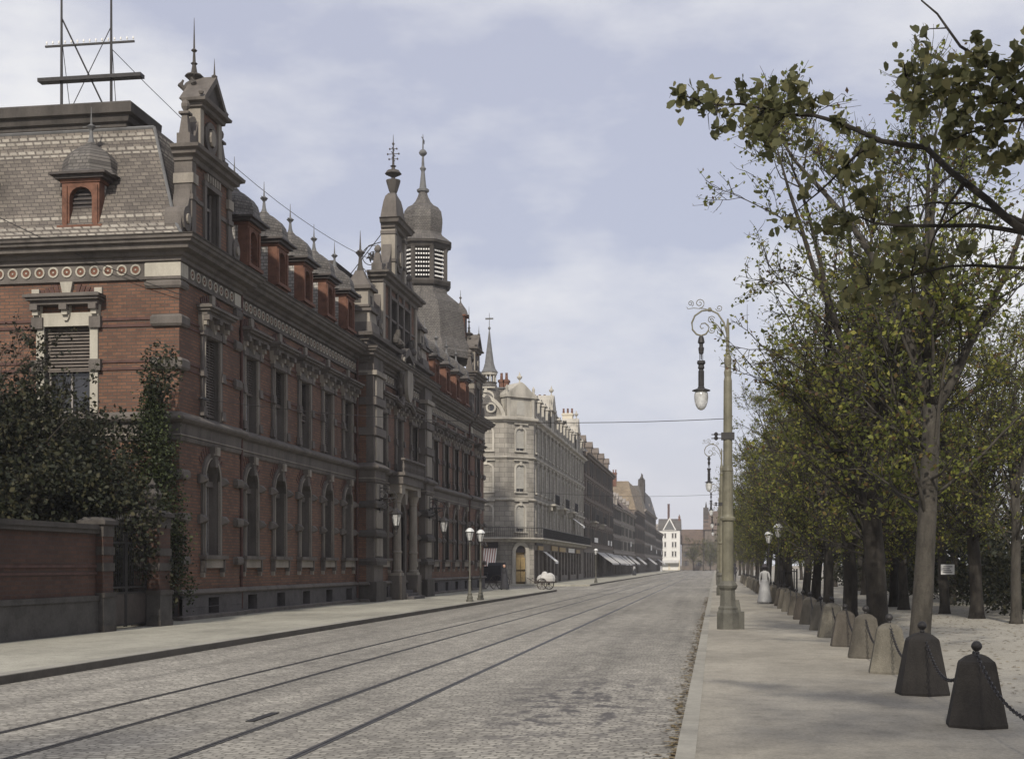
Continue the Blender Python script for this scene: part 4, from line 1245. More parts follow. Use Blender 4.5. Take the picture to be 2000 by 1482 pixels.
mb.tube([(-0.83, 0, 3.0), (-1.3, 1.8, 0.0)], 0.012, 4); mb.tube([(0.9, 0, 3.0), (0.3, 1.8, 0.0)], 0.012, 4)
mb.build('brace', 'iron', an)
wire('telephone_wire', (-19.5, 41.0, 18.5), (-19.1, 84.6, 20.6), 1.5, 0.016, 'thick telephone wire running from the roof antenna frame towards the louvred tower')
wire('telephone_wire', (-24, 37.0, 13.6), (-15.55, 37.3, 9.6), 0.25, 0.012, 'thin cable slanting across the sunlit end wall of the brick building')
wire('span_wire', (-15.6, 39.0, 6.75), (0.3, 34.77, 5.42), 0.35, 0.009, 'thin span wire crossing the street from the brick wall to the nearest lamp mast', extra=(0.72,))
wire('span_wire', (-15.7, 78.0, 6.6), (0.3, 73.5, 5.5), 0.4, 0.008, 'thin span wire crossing the street to the second lamp mast')
mb = MB(WORLD); mb.tube([(-15.7, 39, 6.75), (-15.5, 39, 6.75)], 0.03, 6); mb.box(-15.55, -15.47, 38.7, 39.3, 6.72, 6.78); mb.build('wire_bracket', 'iron', None)
o = bpy.data.objects['wire_bracket']; tag(o, 'small iron wire bracket on the brick wall beside the first upper window', 'bracket')

# ------------------------------------------------------------------ garden wall, gate and garden planting
WX = -15.05
gw = empty('garden_wall', (WX, 22, 0), 'dark brick garden wall on a stone base left of the iron gate', 'wall')
mb = MB(WORLD)
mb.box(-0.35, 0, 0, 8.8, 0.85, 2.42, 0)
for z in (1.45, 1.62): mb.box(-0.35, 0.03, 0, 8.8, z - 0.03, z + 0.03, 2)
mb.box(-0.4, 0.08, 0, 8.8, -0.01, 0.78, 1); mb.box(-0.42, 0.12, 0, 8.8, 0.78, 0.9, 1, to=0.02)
mb.build('wall', ['brick_shade', 'plinth_shade', 'brick_dark'], gw)
mb = MB(WORLD); mb.box(-0.43, 0.1, 0, 8.8, 2.42, 2.52, 0); mb.box(-0.46, 0.14, 0, 8.8, 2.52, 2.64, 0, to=0.1); mb.build('coping', 'stone_dk', gw)
def gatepier(y, h, label, urn):
    g = empty('gate_pier', (WX - 0.1, y, 0), label, 'pier', 'stone and brick piers of the garden gate')
    mb = MB(EAST)
    w = 0.36 if urn else 0.28
    mb.box(-w, w, -w, w, 0.95, h - 0.35, 1)
    mb.box(-w - 0.04, w + 0.04, -w - 0.04, w + 0.04, -0.01, 0.85, 2); mb.box(-w - 0.07, w + 0.07, -w - 0.07, w + 0.07, 0.85, 0.97, 0)
    mb.box(-w - 0.06, w + 0.06, -w - 0.06, w + 0.06, -0.01, 0.16, 0)
    for z in (1.5, 1.9): mb.box(-w - 0.03, w + 0.03, -w - 0.03, w + 0.03, z, z + 0.2, 0)
    mb.box(-w - 0.02, w + 0.02, -w - 0.02, w + 0.02, h - 0.4, h - 0.1, 0)
    mb.box(-w - 0.1, w + 0.1, -w - 0.1, w + 0.1, h - 0.1, h, 0); mb.box(-w - 0.06, w + 0.06, -w - 0.06, w + 0.06, h, h + 0.08, 0, ts=0.1, to=0.1)
    mb.build('shaft', ['stone_dk', 'brick_shade', 'plinth_shade'], g)
    if urn:
        mb = MB(EAST)
        mb.lathe([(0.22, h + 0.06), (0.26, h + 0.12), (0.12, h + 0.2), (0.1, h + 0.28), (0.22, h + 0.4), (0.26, h + 0.52), (0.2, h + 0.64), (0.1, h + 0.7), (0.12, h + 0.78), (0.05, h + 0.86), (0.01, h + 0.95)], 0, 0, 12)
        mb.build('urn', 'stone_dk', g)
gatepier(31.1, 2.75, 'plain lower gate pier joined to the garden wall', False)
gatepier(34.35, 3.05, 'taller gate pier with a stone urn next to the brick building', True)
mb = MB(WORLD)
mb.box(-16.95, -16.7, 34.75, 37.45, 0, 2.3); tag(mb.build('link_wall', 'brick_shade'), 'low shaded brick wall between the urn gate pier and the brick building', 'wall')
gt = empty('iron_gate', (WX - 0.12, 31.42, 0), 'black iron double gate with upright bars and solid lower panels', 'gate')
for k, (a, b_) in enumerate(((0.0, 1.28), (1.30, 2.56))):
    mb = MB(EAST)
    mb.box(a, a + 0.05, -0.03, 0.03, 0.05, 2.45); mb.box(b_ - 0.05, b_, -0.03, 0.03, 0.05, 2.45)
    for z in (0.08, 0.9, 1.05, 2.2): mb.box(a, b_, -0.025, 0.025, z, z + 0.05)
    n = 10
    for i in range(1, n):
        x = a + (b_ - a) * i / n
        top = 2.45 + 0.35 * math.sin(PI * (x / 2.56))
        mb.tube([(x, 0, 0.95), (x, 0, top)], 0.013, 5)
        mb.lathe([(0.004, top), (0.03, top + 0.05), (0.002, top + 0.16)], x, 0, 5)
    mb.box(a + 0.05, b_ - 0.05, -0.012, 0.012, 0.13, 0.9, 1)
    mb.build('gate_leaf', ['iron', 'wood_dk'], gt)

# ------------------------------------------------------------------ foliage and trees
def leafmat(name, stops, rough=0.6, trans=0.45, tint=0.04):
    m = bpy.data.materials.new(name); m.use_nodes = True
    nt = m.node_tree; nt.nodes.clear()
    out = N(nt, 'ShaderNodeOutputMaterial')
    ge = N(nt, 'ShaderNodeNewGeometry')
    oi = N(nt, 'ShaderNodeObjectInfo')
    c = ramp(nt, ge.outputs['Random Per Island'], stops)
    c = mixc(nt, tint, c, ramp(nt, oi.outputs['Random'], [(0.0, (0.07, 0.075, 0.03)), (1.0, (0.12, 0.085, 0.045))]))
    d = N(nt, 'ShaderNodeBsdfPrincipled'); d.inputs['Roughness'].default_value = rough
    if 'Specular IOR Level' in d.inputs: d.inputs['Specular IOR Level'].default_value = 0.25
    t = N(nt, 'ShaderNodeBsdfTranslucent')
    mx = N(nt, 'ShaderNodeMixShader'); mx.inputs[0].default_value = trans
    nt.links.new(c, d.inputs['Base Color']); nt.links.new(c, t.inputs['Color'])
    nt.links.new(d.outputs[0], mx.inputs[1]); nt.links.new(t.outputs[0], mx.inputs[2]); nt.links.new(mx.outputs[0], out.inputs[0])
    return m
M['leaf'] = leafmat('autumn_lime_leaves', [(0.0, (0.07, 0.085, 0.025)), (0.35, (0.13, 0.155, 0.035)), (0.65, (0.22, 0.24, 0.05)), (0.85, (0.33, 0.31, 0.07)), (0.93, (0.17, 0.1, 0.05)), (1.0, (0.1, 0.06, 0.04))], trans=0.5, tint=0.22)
M['leaf_near'] = leafmat('olive_lime_leaves', [(0.0, (0.07, 0.075, 0.035)), (0.5, (0.125, 0.13, 0.06)), (1.0, (0.2, 0.185, 0.085))], trans=0.45)
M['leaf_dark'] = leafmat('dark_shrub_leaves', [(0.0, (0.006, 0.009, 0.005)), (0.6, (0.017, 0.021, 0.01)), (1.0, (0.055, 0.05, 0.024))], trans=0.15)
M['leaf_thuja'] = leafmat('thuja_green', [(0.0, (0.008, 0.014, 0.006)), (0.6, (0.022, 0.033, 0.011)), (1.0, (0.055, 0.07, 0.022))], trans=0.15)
M['litter'] = leafmat('fallen_leaves', [(0.0, (0.08, 0.055, 0.03)), (0.5, (0.15, 0.11, 0.055)), (1.0, (0.22, 0.17, 0.08))], trans=0.1)
M['bark'] = plain('grey_brown_bark', (0.04, 0.035, 0.029), 0.95, 0.6, 7, 1.0, 30, streak=True)
M['bark_lt'] = plain('paler_grey_bark', (0.058, 0.052, 0.043), 0.95, 0.6, 7, 1.0, 30, streak=True)

def leaves_mesh(name, pos, size, mat_, parent, rs, droop=0.0, shape='diamond'):
    pos = np.asarray(pos, dtype=float); n = len(pos)
    a = rs.normal(size=(n, 3)); a /= np.linalg.norm(a, axis=1)[:, None]
    b_ = rs.normal(size=(n, 3)); b_[:, 2] -= droop
    b_ -= a * (a * b_).sum(1)[:, None]; b_ /= np.linalg.norm(b_, axis=1)[:, None]
    c = np.cross(a, b_)
    s = (size * (0.6 + 0.8 * rs.random(n)))[:, None]
    if shape == 'diamond':
        P = [b_ * 0.55, c * 0.36 + a * 0.08, -b_ * 0.5, -c * 0.36 + a * 0.08]
    else:
        P = [b_ * 0.6, b_ * 0.25 + c * 0.34 + a * 0.07, -b_ * 0.15 + c * 0.46 + a * 0.12, -b_ * 0.46 + c * 0.26 + a * 0.06, -b_ * 0.38, -b_ * 0.46 - c * 0.26 + a * 0.06, -b_ * 0.15 - c * 0.46 + a * 0.12, b_ * 0.25 - c * 0.34 + a * 0.07]
    k = len(P)
    V = np.stack([pos + s * p for p in P], axis=1).reshape(-1, 3)
    me = bpy.data.meshes.new(name)
    me.vertices.add(n * k); me.vertices.foreach_set('co', V.ravel())
    me.loops.add(n * k); me.loops.foreach_set('vertex_index', np.arange(n * k))
    me.polygons.add(n); me.polygons.foreach_set('loop_start', np.arange(0, n * k, k)); me.polygons.foreach_set('loop_total', np.full(n, k))
    me.materials.append(M[mat_]); me.update(calc_edges=True)
    o = bpy.data.objects.new(name, me); col.objects.link(o)
    if parent: o.parent = parent
    return o

def rvec(rng_, v, ang):
    v = Vector(v).normalized()
    a = v.orthogonal().normalized(); a.rotate(Matrix.Rotation(rng_.uniform(0, 2 * PI), 3, v))
    return (v * math.cos(ang) + a * math.sin(ang)).normalized()

def grow_tree(seed, H=11, th=3.6, r0=0.24, spread=1.0, limbs=4, dens=1.0, low=3, leafy=1.0, fans=9, bark='bark', straight=False, leafsize=0.075):
    """one tree around its own origin: (trunk MB, twig MB, leaf points)"""
    rg = random.Random(seed)
    tr = MB(WORLD); leaves = []
    def seg(p, d, Lh, r, k, wob, up, n, endr=0.35):
        pts = [Vector(p)]; d = Vector(d).normalized(); rs = [r]
        for i in range(k):
            d = (d + Vector((rg.gauss(0, wob), rg.gauss(0, wob), rg.gauss(0, wob) + up))).normalized()
            pts.append(pts[-1] + d * (Lh / k)); rs.append(r * (1 - (1 - endr) * (i + 1) / k))
        tr.tube([tuple(q) for q in pts], rs, n)
        return pts, rs
    def at(pts, t):
        x = t * (len(pts) - 1); i = min(int(x), len(pts) - 2); f = x - i
        return pts[i].lerp(pts[i + 1], f), (pts[i + 1] - pts[i]).normalized()
    def twig(p, d, Lh):
        pts, _ = seg(p, d, Lh, 0.0085, 3, 0.22, 0.05, 3, 0.4)
        hgt = p[2] / H
        n = int((2 + rg.random() * 4.6) * leafy * (1.15 - 0.4 * max(0, hgt - 0.6) / 0.4) + rg.random())
        for _i in range(n):
            q, dd = at(pts, rg.uniform(0.2, 1.0))
            leaves.append((q.x + rg.gauss(0, 0.05), q.y + rg.gauss(0, 0.05), q.z + rg.gauss(0, 0.05) - 0.02))
    def sub2(p, d, Lh, r):
        pts, _ = seg(p, d, Lh, r, 4, 0.16, 0.06, 3)
        for _i in range(int(5 * dens + rg.random())):
            q, dd = at(pts, rg.uniform(0.25, 1.0)); twig(q, rvec(rg, dd, R(rg.uniform(20, 60))), rg.uniform(0.25, 0.6))
    def sub1(p, d, Lh, r):
        pts, _ = seg(p, d, Lh, r, 5, 0.14, 0.05, 5)
        for _i in range(int(5 * dens + rg.random())):
            t = rg.uniform(0.2, 1.0)
            q, dd = at(pts, t); sub2(q, rvec(rg, dd, R(rg.uniform(25, 60))), Lh * rg.uniform(0.35, 0.6), max(0.009, r * 0.45))
    lean = Vector((rg.gauss(0, 0.03), rg.gauss(0, 0.03), 1))
    # flared foot, then the bole
    pts, rs = [Vector((0, 0, -0.05)), Vector((0, 0, 0.12)), Vector((0, 0, 0.5))], [r0 * 1.45, r0 * 1.2, r0 * 1.02]
    d = lean.normalized(); p = pts[-1]
    k = 6
    for i in range(k):
        d = (d + Vector((rg.gauss(0, 0.025), rg.gauss(0, 0.025), 0.02))).normalized()
        p = p + d * ((th - 0.5) / k); pts.append(p); rs.append(r0 * (1 - 0.18 * (i + 1) / k) * rg.uniform(0.97, 1.05))
    tr.tube([tuple(q) for q in pts], rs, 12)
    top = pts[-1]
    a0 = rg.uniform(0, 6.28)
    for j in range(limbs):
        a = a0 + 2 * PI * j / limbs + rg.uniform(-0.4, 0.4)
        tilt = R(rg.uniform(8, 28)) * spread if j else R(5)
        dd = Vector((math.sin(tilt) * math.cos(a), math.sin(tilt) * math.sin(a), math.cos(tilt)))
        LL = (H - th) * rg.uniform(0.8, 1.02)
        st, _d = at(pts, rg.uniform(0.85, 1.0))
        lp, lr = seg(st, dd, LL, r0 * rg.uniform(0.42, 0.6), 8, 0.09, 0.035, 7, 0.16)
        m_ = int(8 * dens)
        for i in range(m_):
            t = rg.uniform(0.12, 1.0)
            q, d2 = at(lp, t)
            sub1(q, rvec(rg, d2, R(rg.uniform(28, 62))), LL * (0.36 - 0.17 * t) * rg.uniform(0.75, 1.2) * spread, r0 * (0.16 - 0.09 * t))
    for j in range(fans):
        a = rg.uniform(0, 6.28); tl = R(rg.uniform(12, 37) if j % 3 else rg.uniform(42, 62))
        q, _d = at(pts, rg.uniform(0.6, 1.0))
        fp, _r = seg(q, (math.sin(tl) * math.cos(a), math.sin(tl) * math.sin(a), math.cos(tl)), (H - th) * (rg.uniform(0.62, 0.92) if j % 3 else rg.uniform(0.35, 0.55)), r0 * 0.2, 7, 0.05, 0.012, 5, 0.2)
        for i in range(12):
            t = rg.uniform(0.25, 1.0)
            q2, d2 = at(fp, t); sub2(q2, rvec(rg, d2, R(rg.uniform(15, 45))), rg.uniform(0.6, 1.5), 0.012)
    for j in range(low):
        a = rg.uniform(0, 6.28)
        q, _d = at(pts, rg.uniform(0.62, 0.98))
        sub1(q, (math.cos(a), math.sin(a), rg.uniform(0.1, 0.6)), rg.uniform(1.2, 2.3) * spread, r0 * 0.17)
    return tr, leaves
def make_tree(name, label, seed, group, loc, leafsize=0.085, bark='bark', mat_='leaf', cat='tree', **kw):
    root = empty(name, loc, label, cat, group)
    tr, lv = grow_tree(seed, **kw)
    tr.build('trunk', bark, root, fix=False, smooth=True)
    leaves_mesh('crown', lv, leafsize, mat_, root, np.random.default_rng(seed))
    return root
protos = [make_tree('lime_tree', 'stout dark trunked lime tree behind the near bollards, second from the right', 12, 'lime trees lining the promenade', (3.35, 28.5, 0), H=11.0, th=4.3, r0=0.215, limbs=6, dens=1.1, low=8, spread=1.0, fans=20, leafy=0.95),
          make_tree('lime_tree', 'nearest grey trunked lime tree, rising behind the second bollard from the right', 23, 'lime trees lining the promenade', (3.5, 23.8, 0), H=10.4, th=4.4, r0=0.18, limbs=5, dens=1.0, low=7, bark='bark_lt', leafy=1.1, spread=0.8, fans=8),
          make_tree('lime_tree', 'slim lime tree of the front row hidden behind the stout dark trunk', 37, 'lime trees lining the promenade', (4.5, 39.4, 0), H=11.0, th=3.2, r0=0.2, limbs=6, dens=1.15, low=8, spread=0.95, fans=18, leafy=0.9),
          make_tree('lime_tree', 'lime tree with low leafy shoots just left of the sawn off trunk', 51, 'lime trees lining the promenade', (4.1, 50.0, 0), H=10.8, th=2.9, r0=0.19, limbs=6, dens=1.1, low=9, spread=0.95, fans=18, leafy=0.9, bark='bark_lt')]
front = [(4.2, 57.5), (4.3, 65.0), (3.8, 70.7), (4.0, 77.0), (4.0, 85.0), (4.2, 93.5), (4.0, 103.0), (3.9, 114.0), (3.9, 127.0), (3.8, 142.0), (3.8, 160.0), (3.8, 182.0), (3.8, 210.0), (3.6, 245), (3.4, 290)]
rg = random.Random(7)
for i, (x, y) in enumerate(front):
    c = copy_tree(protos[(i * 3 + 2) % 4], None, (x, y, 0), rg.uniform(0, 6.28))
    s = rg.uniform(0.98, 1.08); c.scale = (s, s, s * rg.uniform(0.92, 1.02))
    c['label'] = ('lime tree of the front row, %s trunk past the iron tree guard' % ['first', 'second', 'third', 'fourth', 'fifth', 'sixth', 'seventh'][i - 3] if i < 10 else 'hazy lime tree at the far end of the front row') if i > 2 else ['lime tree of the front row, second trunk left of the sawn off trunk', 'front row lime tree just before the iron tree guard', 'lime tree of the front row standing inside the iron tree guard'][i]
back = [(7.7, 46.9), (8.0, 42.9), (6.9, 50.9), (7.0, 54.5), (8.4, 39.3), (9.8, 58.0), (8.8, 66.0), (8.2, 76.0), (9.2, 88.0), (9.0, 104.0), (9.0, 124.0), (9.4, 150.0)]
blab = ['park lime tree carrying the small white notice board', 'park lime tree with a slanting root, right of the notice board tree', 'slim park tree just left of the near grey trunk', 'dark park tree next to the near stout trunk', 'park tree at the right edge with a reddish brown trunk']
for i, (x, y) in enumerate(back):
    c = copy_tree(protos[(i * 3 + 1) % 4], None, (x, y, 0), rg.uniform(0, 6.28))
    s = rg.uniform(0.8, 0.95); c.scale = (s, s, s)
    c['label'] = blab[i] if i < 5 else 'park lime tree of the second row, %s one beyond the notice board tree' % ['third', 'fourth', 'fifth', 'sixth', 'seventh', 'eighth', 'ninth'][i - 5]
    c['group'] = 'park trees behind the promenade'
wood = [(13.5, 48.0), (15.5, 56.0), (13.0, 62.0), (17.0, 68.0), (14.5, 74.0), (13.2, 84.0), (16.5, 94.0), (13.6, 106.0), (17, 120.0), (13.5, 138.0), (14, 170), (11, 200), (16, 230)]
for i, (x, y) in enumerate(wood):
    c = copy_tree(protos[(i * 5 + 3) % 4], None, (x, y, 0), rg.uniform(0, 6.28))
    s = rg.uniform(0.6, 0.78); c.scale = (s * 1.15, s * 1.15, s)
    c['label'] = 'tangled brown and green park tree growing behind the dark hedge shrubs'
    c['group'] = 'trees behind the hedge shrubs'

# cut trunk between the front row trees
mb = MB(WORLD)
mb.tube([(0, 0, -0.05), (0, 0, 0.2), (0.02, 0, 1.2), (-0.04, 0.02, 2.2), (-0.12, 0, 2.75)], [0.3, 0.24, 0.215, 0.2, 0.17], 12, 0)
mb.tube([(0.08, 0, 2.2), (0.2, -0.12, 2.55)], [0.1, 0.085], 9, 0)
mb.lathe([(0.088, 0), (0.088, 0.012)], 0, 0, 10, m=1)
mb.add([], [], 0)
ct = mb.build('cut_trunk', ['bark', 'stone_lt'], None, smooth=False, loc=(4.2, 43.1, 0))
tag(ct, 'bare sawn off tree trunk between two front row lime trees', 'tree stump')
# notice board nailed to the park tree
mb = MB(WORLD)
mb.box(-0.22, 0.22, -0.02, 0.01, 0, 0.34, 0)
for k in range(4): mb.box(-0.16 + 0.02 * (k % 2), 0.15 - 0.04 * (k % 3), -0.024, -0.02, 0.06 + k * 0.065, 0.085 + k * 0.065, 1)
tag(mb.build('notice_board', ['white', 'iron'], None, loc=(7.73, 46.5, 1.33)), 'small white notice board fixed to a park tree trunk', 'notice board')
# iron tree guard
tg = empty('tree_guard', (3.8, 70.7, 0), 'black iron tree guard of upright bars round a promenade tree', 'tree guard')
for k in range(14):
    a = 2 * PI * k / 14
    mb = MB(WORLD); mb.tube([(0.42 * math.cos(a), 0.42 * math.sin(a), 0), (0.42 * math.cos(a), 0.42 * math.sin(a), 1.45)], 0.018, 5); mb.build('bar', 'iron', tg)
for z in (0.3, 1.3):
    mb = MB(WORLD); mb.lathe([(0.4, z), (0.44, z), (0.44, z + 0.05), (0.4, z + 0.05)], 0, 0, 16); mb.build('hoop', 'iron', tg)

# hedge shrubs along the far side of the park strip
def shrub_points(seed, n, rx, ry, h, clumps=30):
    rs = np.random.default_rng(seed)
    cc = rs.normal(size=(clumps, 3)) * [rx * 0.5, ry * 0.5, h * 0.25] + [0, 0, h * 0.5]
    idx = rs.integers(0, clumps, n)
    v = rs.normal(size=(n, 3)); v /= np.linalg.norm(v, axis=1)[:, None]
    p = cc[idx] + v * (rs.random((n, 1)) ** 0.4) * [rx * 0.3, ry * 0.34, h * 0.16]
    p[:, 2] = np.abs(p[:, 2]) + 0.03
    return p
def make_shrub(seed, n, rx, ry, h, loc, label, group, size=0.11, mat_='leaf_dark', name='shrub'):
    root = empty(name, loc, label, 'shrub', group)
    rgx = random.Random(seed)
    mb = MB(WORLD)
    for _ in range(7):
        a = rgx.uniform(0, 6.28)
        mb.tube([(0.08 * math.cos(a), 0.08 * math.sin(a), -0.05), (rx * 0.25 * math.cos(a), ry * 0.25 * math.sin(a), h * 0.4), (rx * 0.5 * math.cos(a + .3), ry * 0.5 * math.sin(a + .3), h * 0.8)], [0.04, 0.03, 0.012], 5)
    mb.build('stem', 'bark', root)
    leaves_mesh('foliage', shrub_points(seed, n, rx, ry, h), size, mat_, root, np.random.default_rng(seed + 1))
    return root
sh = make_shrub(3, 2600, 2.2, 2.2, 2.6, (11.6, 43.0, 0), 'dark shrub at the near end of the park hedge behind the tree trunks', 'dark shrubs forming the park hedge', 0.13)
for i in range(20):
    c = copy_tree(sh, None, (11.4 + rg.uniform(-0.5, 0.9), 45.5 + i * 3.6, 0), rg.uniform(0, 6.28))
    s = rg.uniform(0.85, 1.3); c.scale = (s, s, s * rg.uniform(0.85, 1.2))
    c['label'] = 'dark shrub of the park hedge, %s along from its near end' % ['second', 'third', 'fourth', 'fifth', 'sixth', 'seventh', 'eighth', 'ninth', 'tenth', 'eleventh', 'twelfth', 'thirteenth', 'fourteenth', 'fifteenth', 'sixteenth', 'seventeenth', 'eighteenth', 'nineteenth', 'twentieth', 'twenty first'][i]

# garden planting left of the brick building
gt1 = make_tree('garden_tree', 'wispy dark leaved tree leaning over the garden wall', 77, None, (-18.6, 32.2, 0), leafsize=0.10, mat_='leaf_dark', H=7.6, th=2.3, r0=0.13, limbs=5, dens=1.0, low=5, leafy=1.5, spread=1.25)
gt2 = make_tree('garden_tree', 'bushy dark garden tree at the left end of the garden wall', 78, None, (-20.3, 30.0, 0), leafsize=0.10, mat_='leaf_dark', H=6.4, th=2.0, r0=0.12, limbs=5, dens=1.0, low=6, leafy=1.6, spread=1.3)
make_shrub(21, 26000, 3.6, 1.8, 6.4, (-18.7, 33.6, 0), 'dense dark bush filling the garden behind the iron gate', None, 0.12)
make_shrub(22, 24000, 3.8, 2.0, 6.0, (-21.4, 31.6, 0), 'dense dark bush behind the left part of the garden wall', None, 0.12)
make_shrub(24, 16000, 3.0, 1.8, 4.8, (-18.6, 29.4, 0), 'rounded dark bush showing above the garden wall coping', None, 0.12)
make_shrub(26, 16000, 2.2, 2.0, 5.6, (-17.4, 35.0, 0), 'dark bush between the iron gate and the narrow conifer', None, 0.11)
# conical thuja at the corner
root = empty('conifer', (-15.98, 36.25, 0), 'narrow conical dark green conifer at the corner of the brick building', 'conifer')
mb = MB(WORLD); mb.tube([(0, 0, -0.05), (0.02, 0, 3), (0, 0, 6.6)], [0.12, 0.07, 0.015], 7); mb.build('trunk', 'bark', root)
rs = np.random.default_rng(5); pts = []
for i in range(150):
    t = rs.random() ** 0.8; z = 0.7 + 6.1 * t; r = 1.05 * (1 - t) ** 0.75 * (0.65 + 0.5 * rs.random()); a = rs.random() * 6.28
    k = 70
    q = rs.normal(size=(k, 3)) * [0.15, 0.15, 0.26] + [r * math.cos(a), r * math.sin(a), z]
    pts.append(q)
for i in range(60):
    z = 0.8 + 5.6 * rs.random(); pts.append(rs.normal(size=(40, 3)) * [0.35 * (1 - z / 8), 0.35 * (1 - z / 8), 0.4] + [0, 0, z])
leaves_mesh('crown', np.concatenate(pts), 0.085, 'leaf_thuja', root, rs)

# near tree whose branches hang over the promenade from the right
nt_ = empty('lime_tree', (5.6, 8.3, 0), 'nearest lime tree, off to the right, with large leaved branches reaching over the view', 'tree', 'lime trees lining the promenade')
BR = {
'B1': [(2.49, 9.69, 3.64), (2.02, 9.82, 4.11), (1.84, 9.99, 4.36), (1.55, 10.25, 4.75), (1.23, 10.3, 4.83), (0.98, 10.47, 5.02), (0.76, 10.64, 5.16), (0.42, 10.79, 5.28), (0.01, 10.93, 5.38), (-0.32, 11.08, 5.55)] ,
'B1b': [(1.17, 10.29, 4.82), (0.98, 10.47, 4.7), (0.8, 10.64, 4.56), (0.6, 10.81, 4.43)] ,
'B1c': [(1.78, 9.98, 4.41), (1.69, 10.17, 4.3), (1.61, 10.36, 4.08), (1.58, 10.66, 3.88)] ,
'B2': [(2.55, 9.9, 3.94), (2.06, 10.03, 4.07), (1.71, 10.28, 4.17), (1.37, 10.53, 4.25), (1.13, 10.79, 4.39), (0.87, 10.96, 4.36)] ,
'B3': [(2.33, 9.87, 4.05), (2.06, 10.03, 4.18), (1.84, 10.19, 4.31), (1.61, 10.36, 4.37), (1.45, 10.54, 4.39)] ,
'B3b': [(1.87, 10.2, 4.3), (1.74, 10.28, 4.23), (1.65, 10.37, 4.18)] ,
'B4': [(2.42, 9.27, 4.47), (1.93, 9.4, 4.9), (1.79, 9.58, 5.16), (1.62, 9.76, 5.44), (1.47, 9.94, 5.72)] ,
'B4b': [(2.24, 9.35, 4.64), (1.93, 9.4, 4.78), (1.76, 9.58, 4.88), (1.55, 9.75, 4.99), (1.36, 9.92, 5.17)] ,
'B4c': [(2.18, 9.34, 4.64), (1.89, 9.39, 4.64), (1.72, 9.57, 4.63), (1.6, 9.65, 4.61)] ,
'B5': [(2.57, 10.1, 3.8), (2.1, 10.44, 3.89), (1.81, 10.7, 3.96), (1.54, 10.96, 3.95), (1.24, 11.12, 3.91)] ,
}
CL = [(-0.28, 11.08, 5.53, 0.093, 12), (-0.11, 11.01, 5.44, 0.117, 20), (0.09, 10.94, 5.34, 0.141, 26), (0.01, 10.93, 5.15, 0.066, 6), (0.24, 10.86, 5.47, 0.082, 10), (0.37, 10.78, 5.31, 0.147, 34), (0.59, 10.71, 5.38, 0.137, 30), (0.33, 10.77, 5.11, 0.122, 24), (0.49, 10.7, 5.14, 0.137, 28), (0.41, 10.68, 4.95, 0.097, 14), (0.68, 10.62, 5.26, 0.088, 14), (0.82, 10.65, 5.3, 0.056, 5), (0.66, 10.62, 5.0, 0.072, 8), (0.94, 10.46, 5.04, 0.063, 8), (1.0, 10.47, 5.0, 0.039, 4), (1.16, 10.39, 4.77, 0.109, 18), (1.04, 10.48, 4.64, 0.133, 26), (0.94, 10.46, 4.68, 0.071, 10), (0.7, 10.63, 4.6, 0.088, 12), (1.15, 10.59, 4.47, 0.103, 18), (0.56, 10.81, 4.39, 0.082, 12), (0.9, 10.86, 4.31, 0.122, 20), (1.02, 10.88, 4.41, 0.082, 10), (1.44, 10.74, 4.3, 0.104, 14), (1.5, 10.95, 4.11, 0.179, 40), (1.24, 11.12, 4.03, 0.174, 36), (1.41, 11.14, 3.86, 0.15, 26), (1.68, 10.98, 3.99, 0.106, 18), (1.08, 11.09, 3.82, 0.083, 10), (1.89, 10.61, 4.02, 0.102, 12), (1.64, 11.07, 3.72, 0.066, 7), (1.4, 9.92, 5.21, 0.133, 30), (1.55, 9.75, 4.99, 0.159, 44), (1.42, 9.83, 4.95, 0.095, 18), (1.72, 9.57, 5.02, 0.142, 36), (1.86, 9.39, 5.05, 0.118, 24), (1.82, 9.38, 4.81, 0.138, 36), (1.69, 9.56, 4.77, 0.12, 26), (1.46, 9.83, 5.37, 0.066, 7), (1.78, 9.58, 5.27, 0.042, 5), (1.6, 9.65, 4.66, 0.086, 14), (1.72, 9.57, 4.6, 0.085, 14), (1.86, 9.39, 4.57, 0.104, 20), (1.88, 9.39, 4.41, 0.09, 16), (2.03, 9.41, 4.78, 0.152, 30), (2.03, 9.41, 5.05, 0.138, 26), (2.01, 9.41, 4.43, 0.118, 20), (0.32, 10.37, 4.52, 0.031, 1), (1.79, 10.89, 3.66, 0.04, 3)]
O0 = Vector((5.6, 8.3, 0))
mb = MB(WORLD)
mb.tube([(0, 0, -0.05), (0, 0, 0.2), (0.02, 0.0, 1.5), (0, 0.05, 3.0), (0.02, 0.1, 4.0)], [0.34, 0.27, 0.24, 0.22, 0.19], 12)
fork = Vector((0.02, 0.1, 3.9))
rad = {'B1': (0.034, 0.006), 'B1b': (0.014, 0.004), 'B1c': (0.012, 0.004), 'B2': (0.025, 0.005), 'B3': (0.02, 0.005), 'B3b': (0.012, 0.004), 'B4': (0.02, 0.006), 'B4b': (0.022, 0.004), 'B4c': (0.018, 0.004), 'B5': (0.02, 0.004)}
LOCB = {}
rgb = random.Random(9)
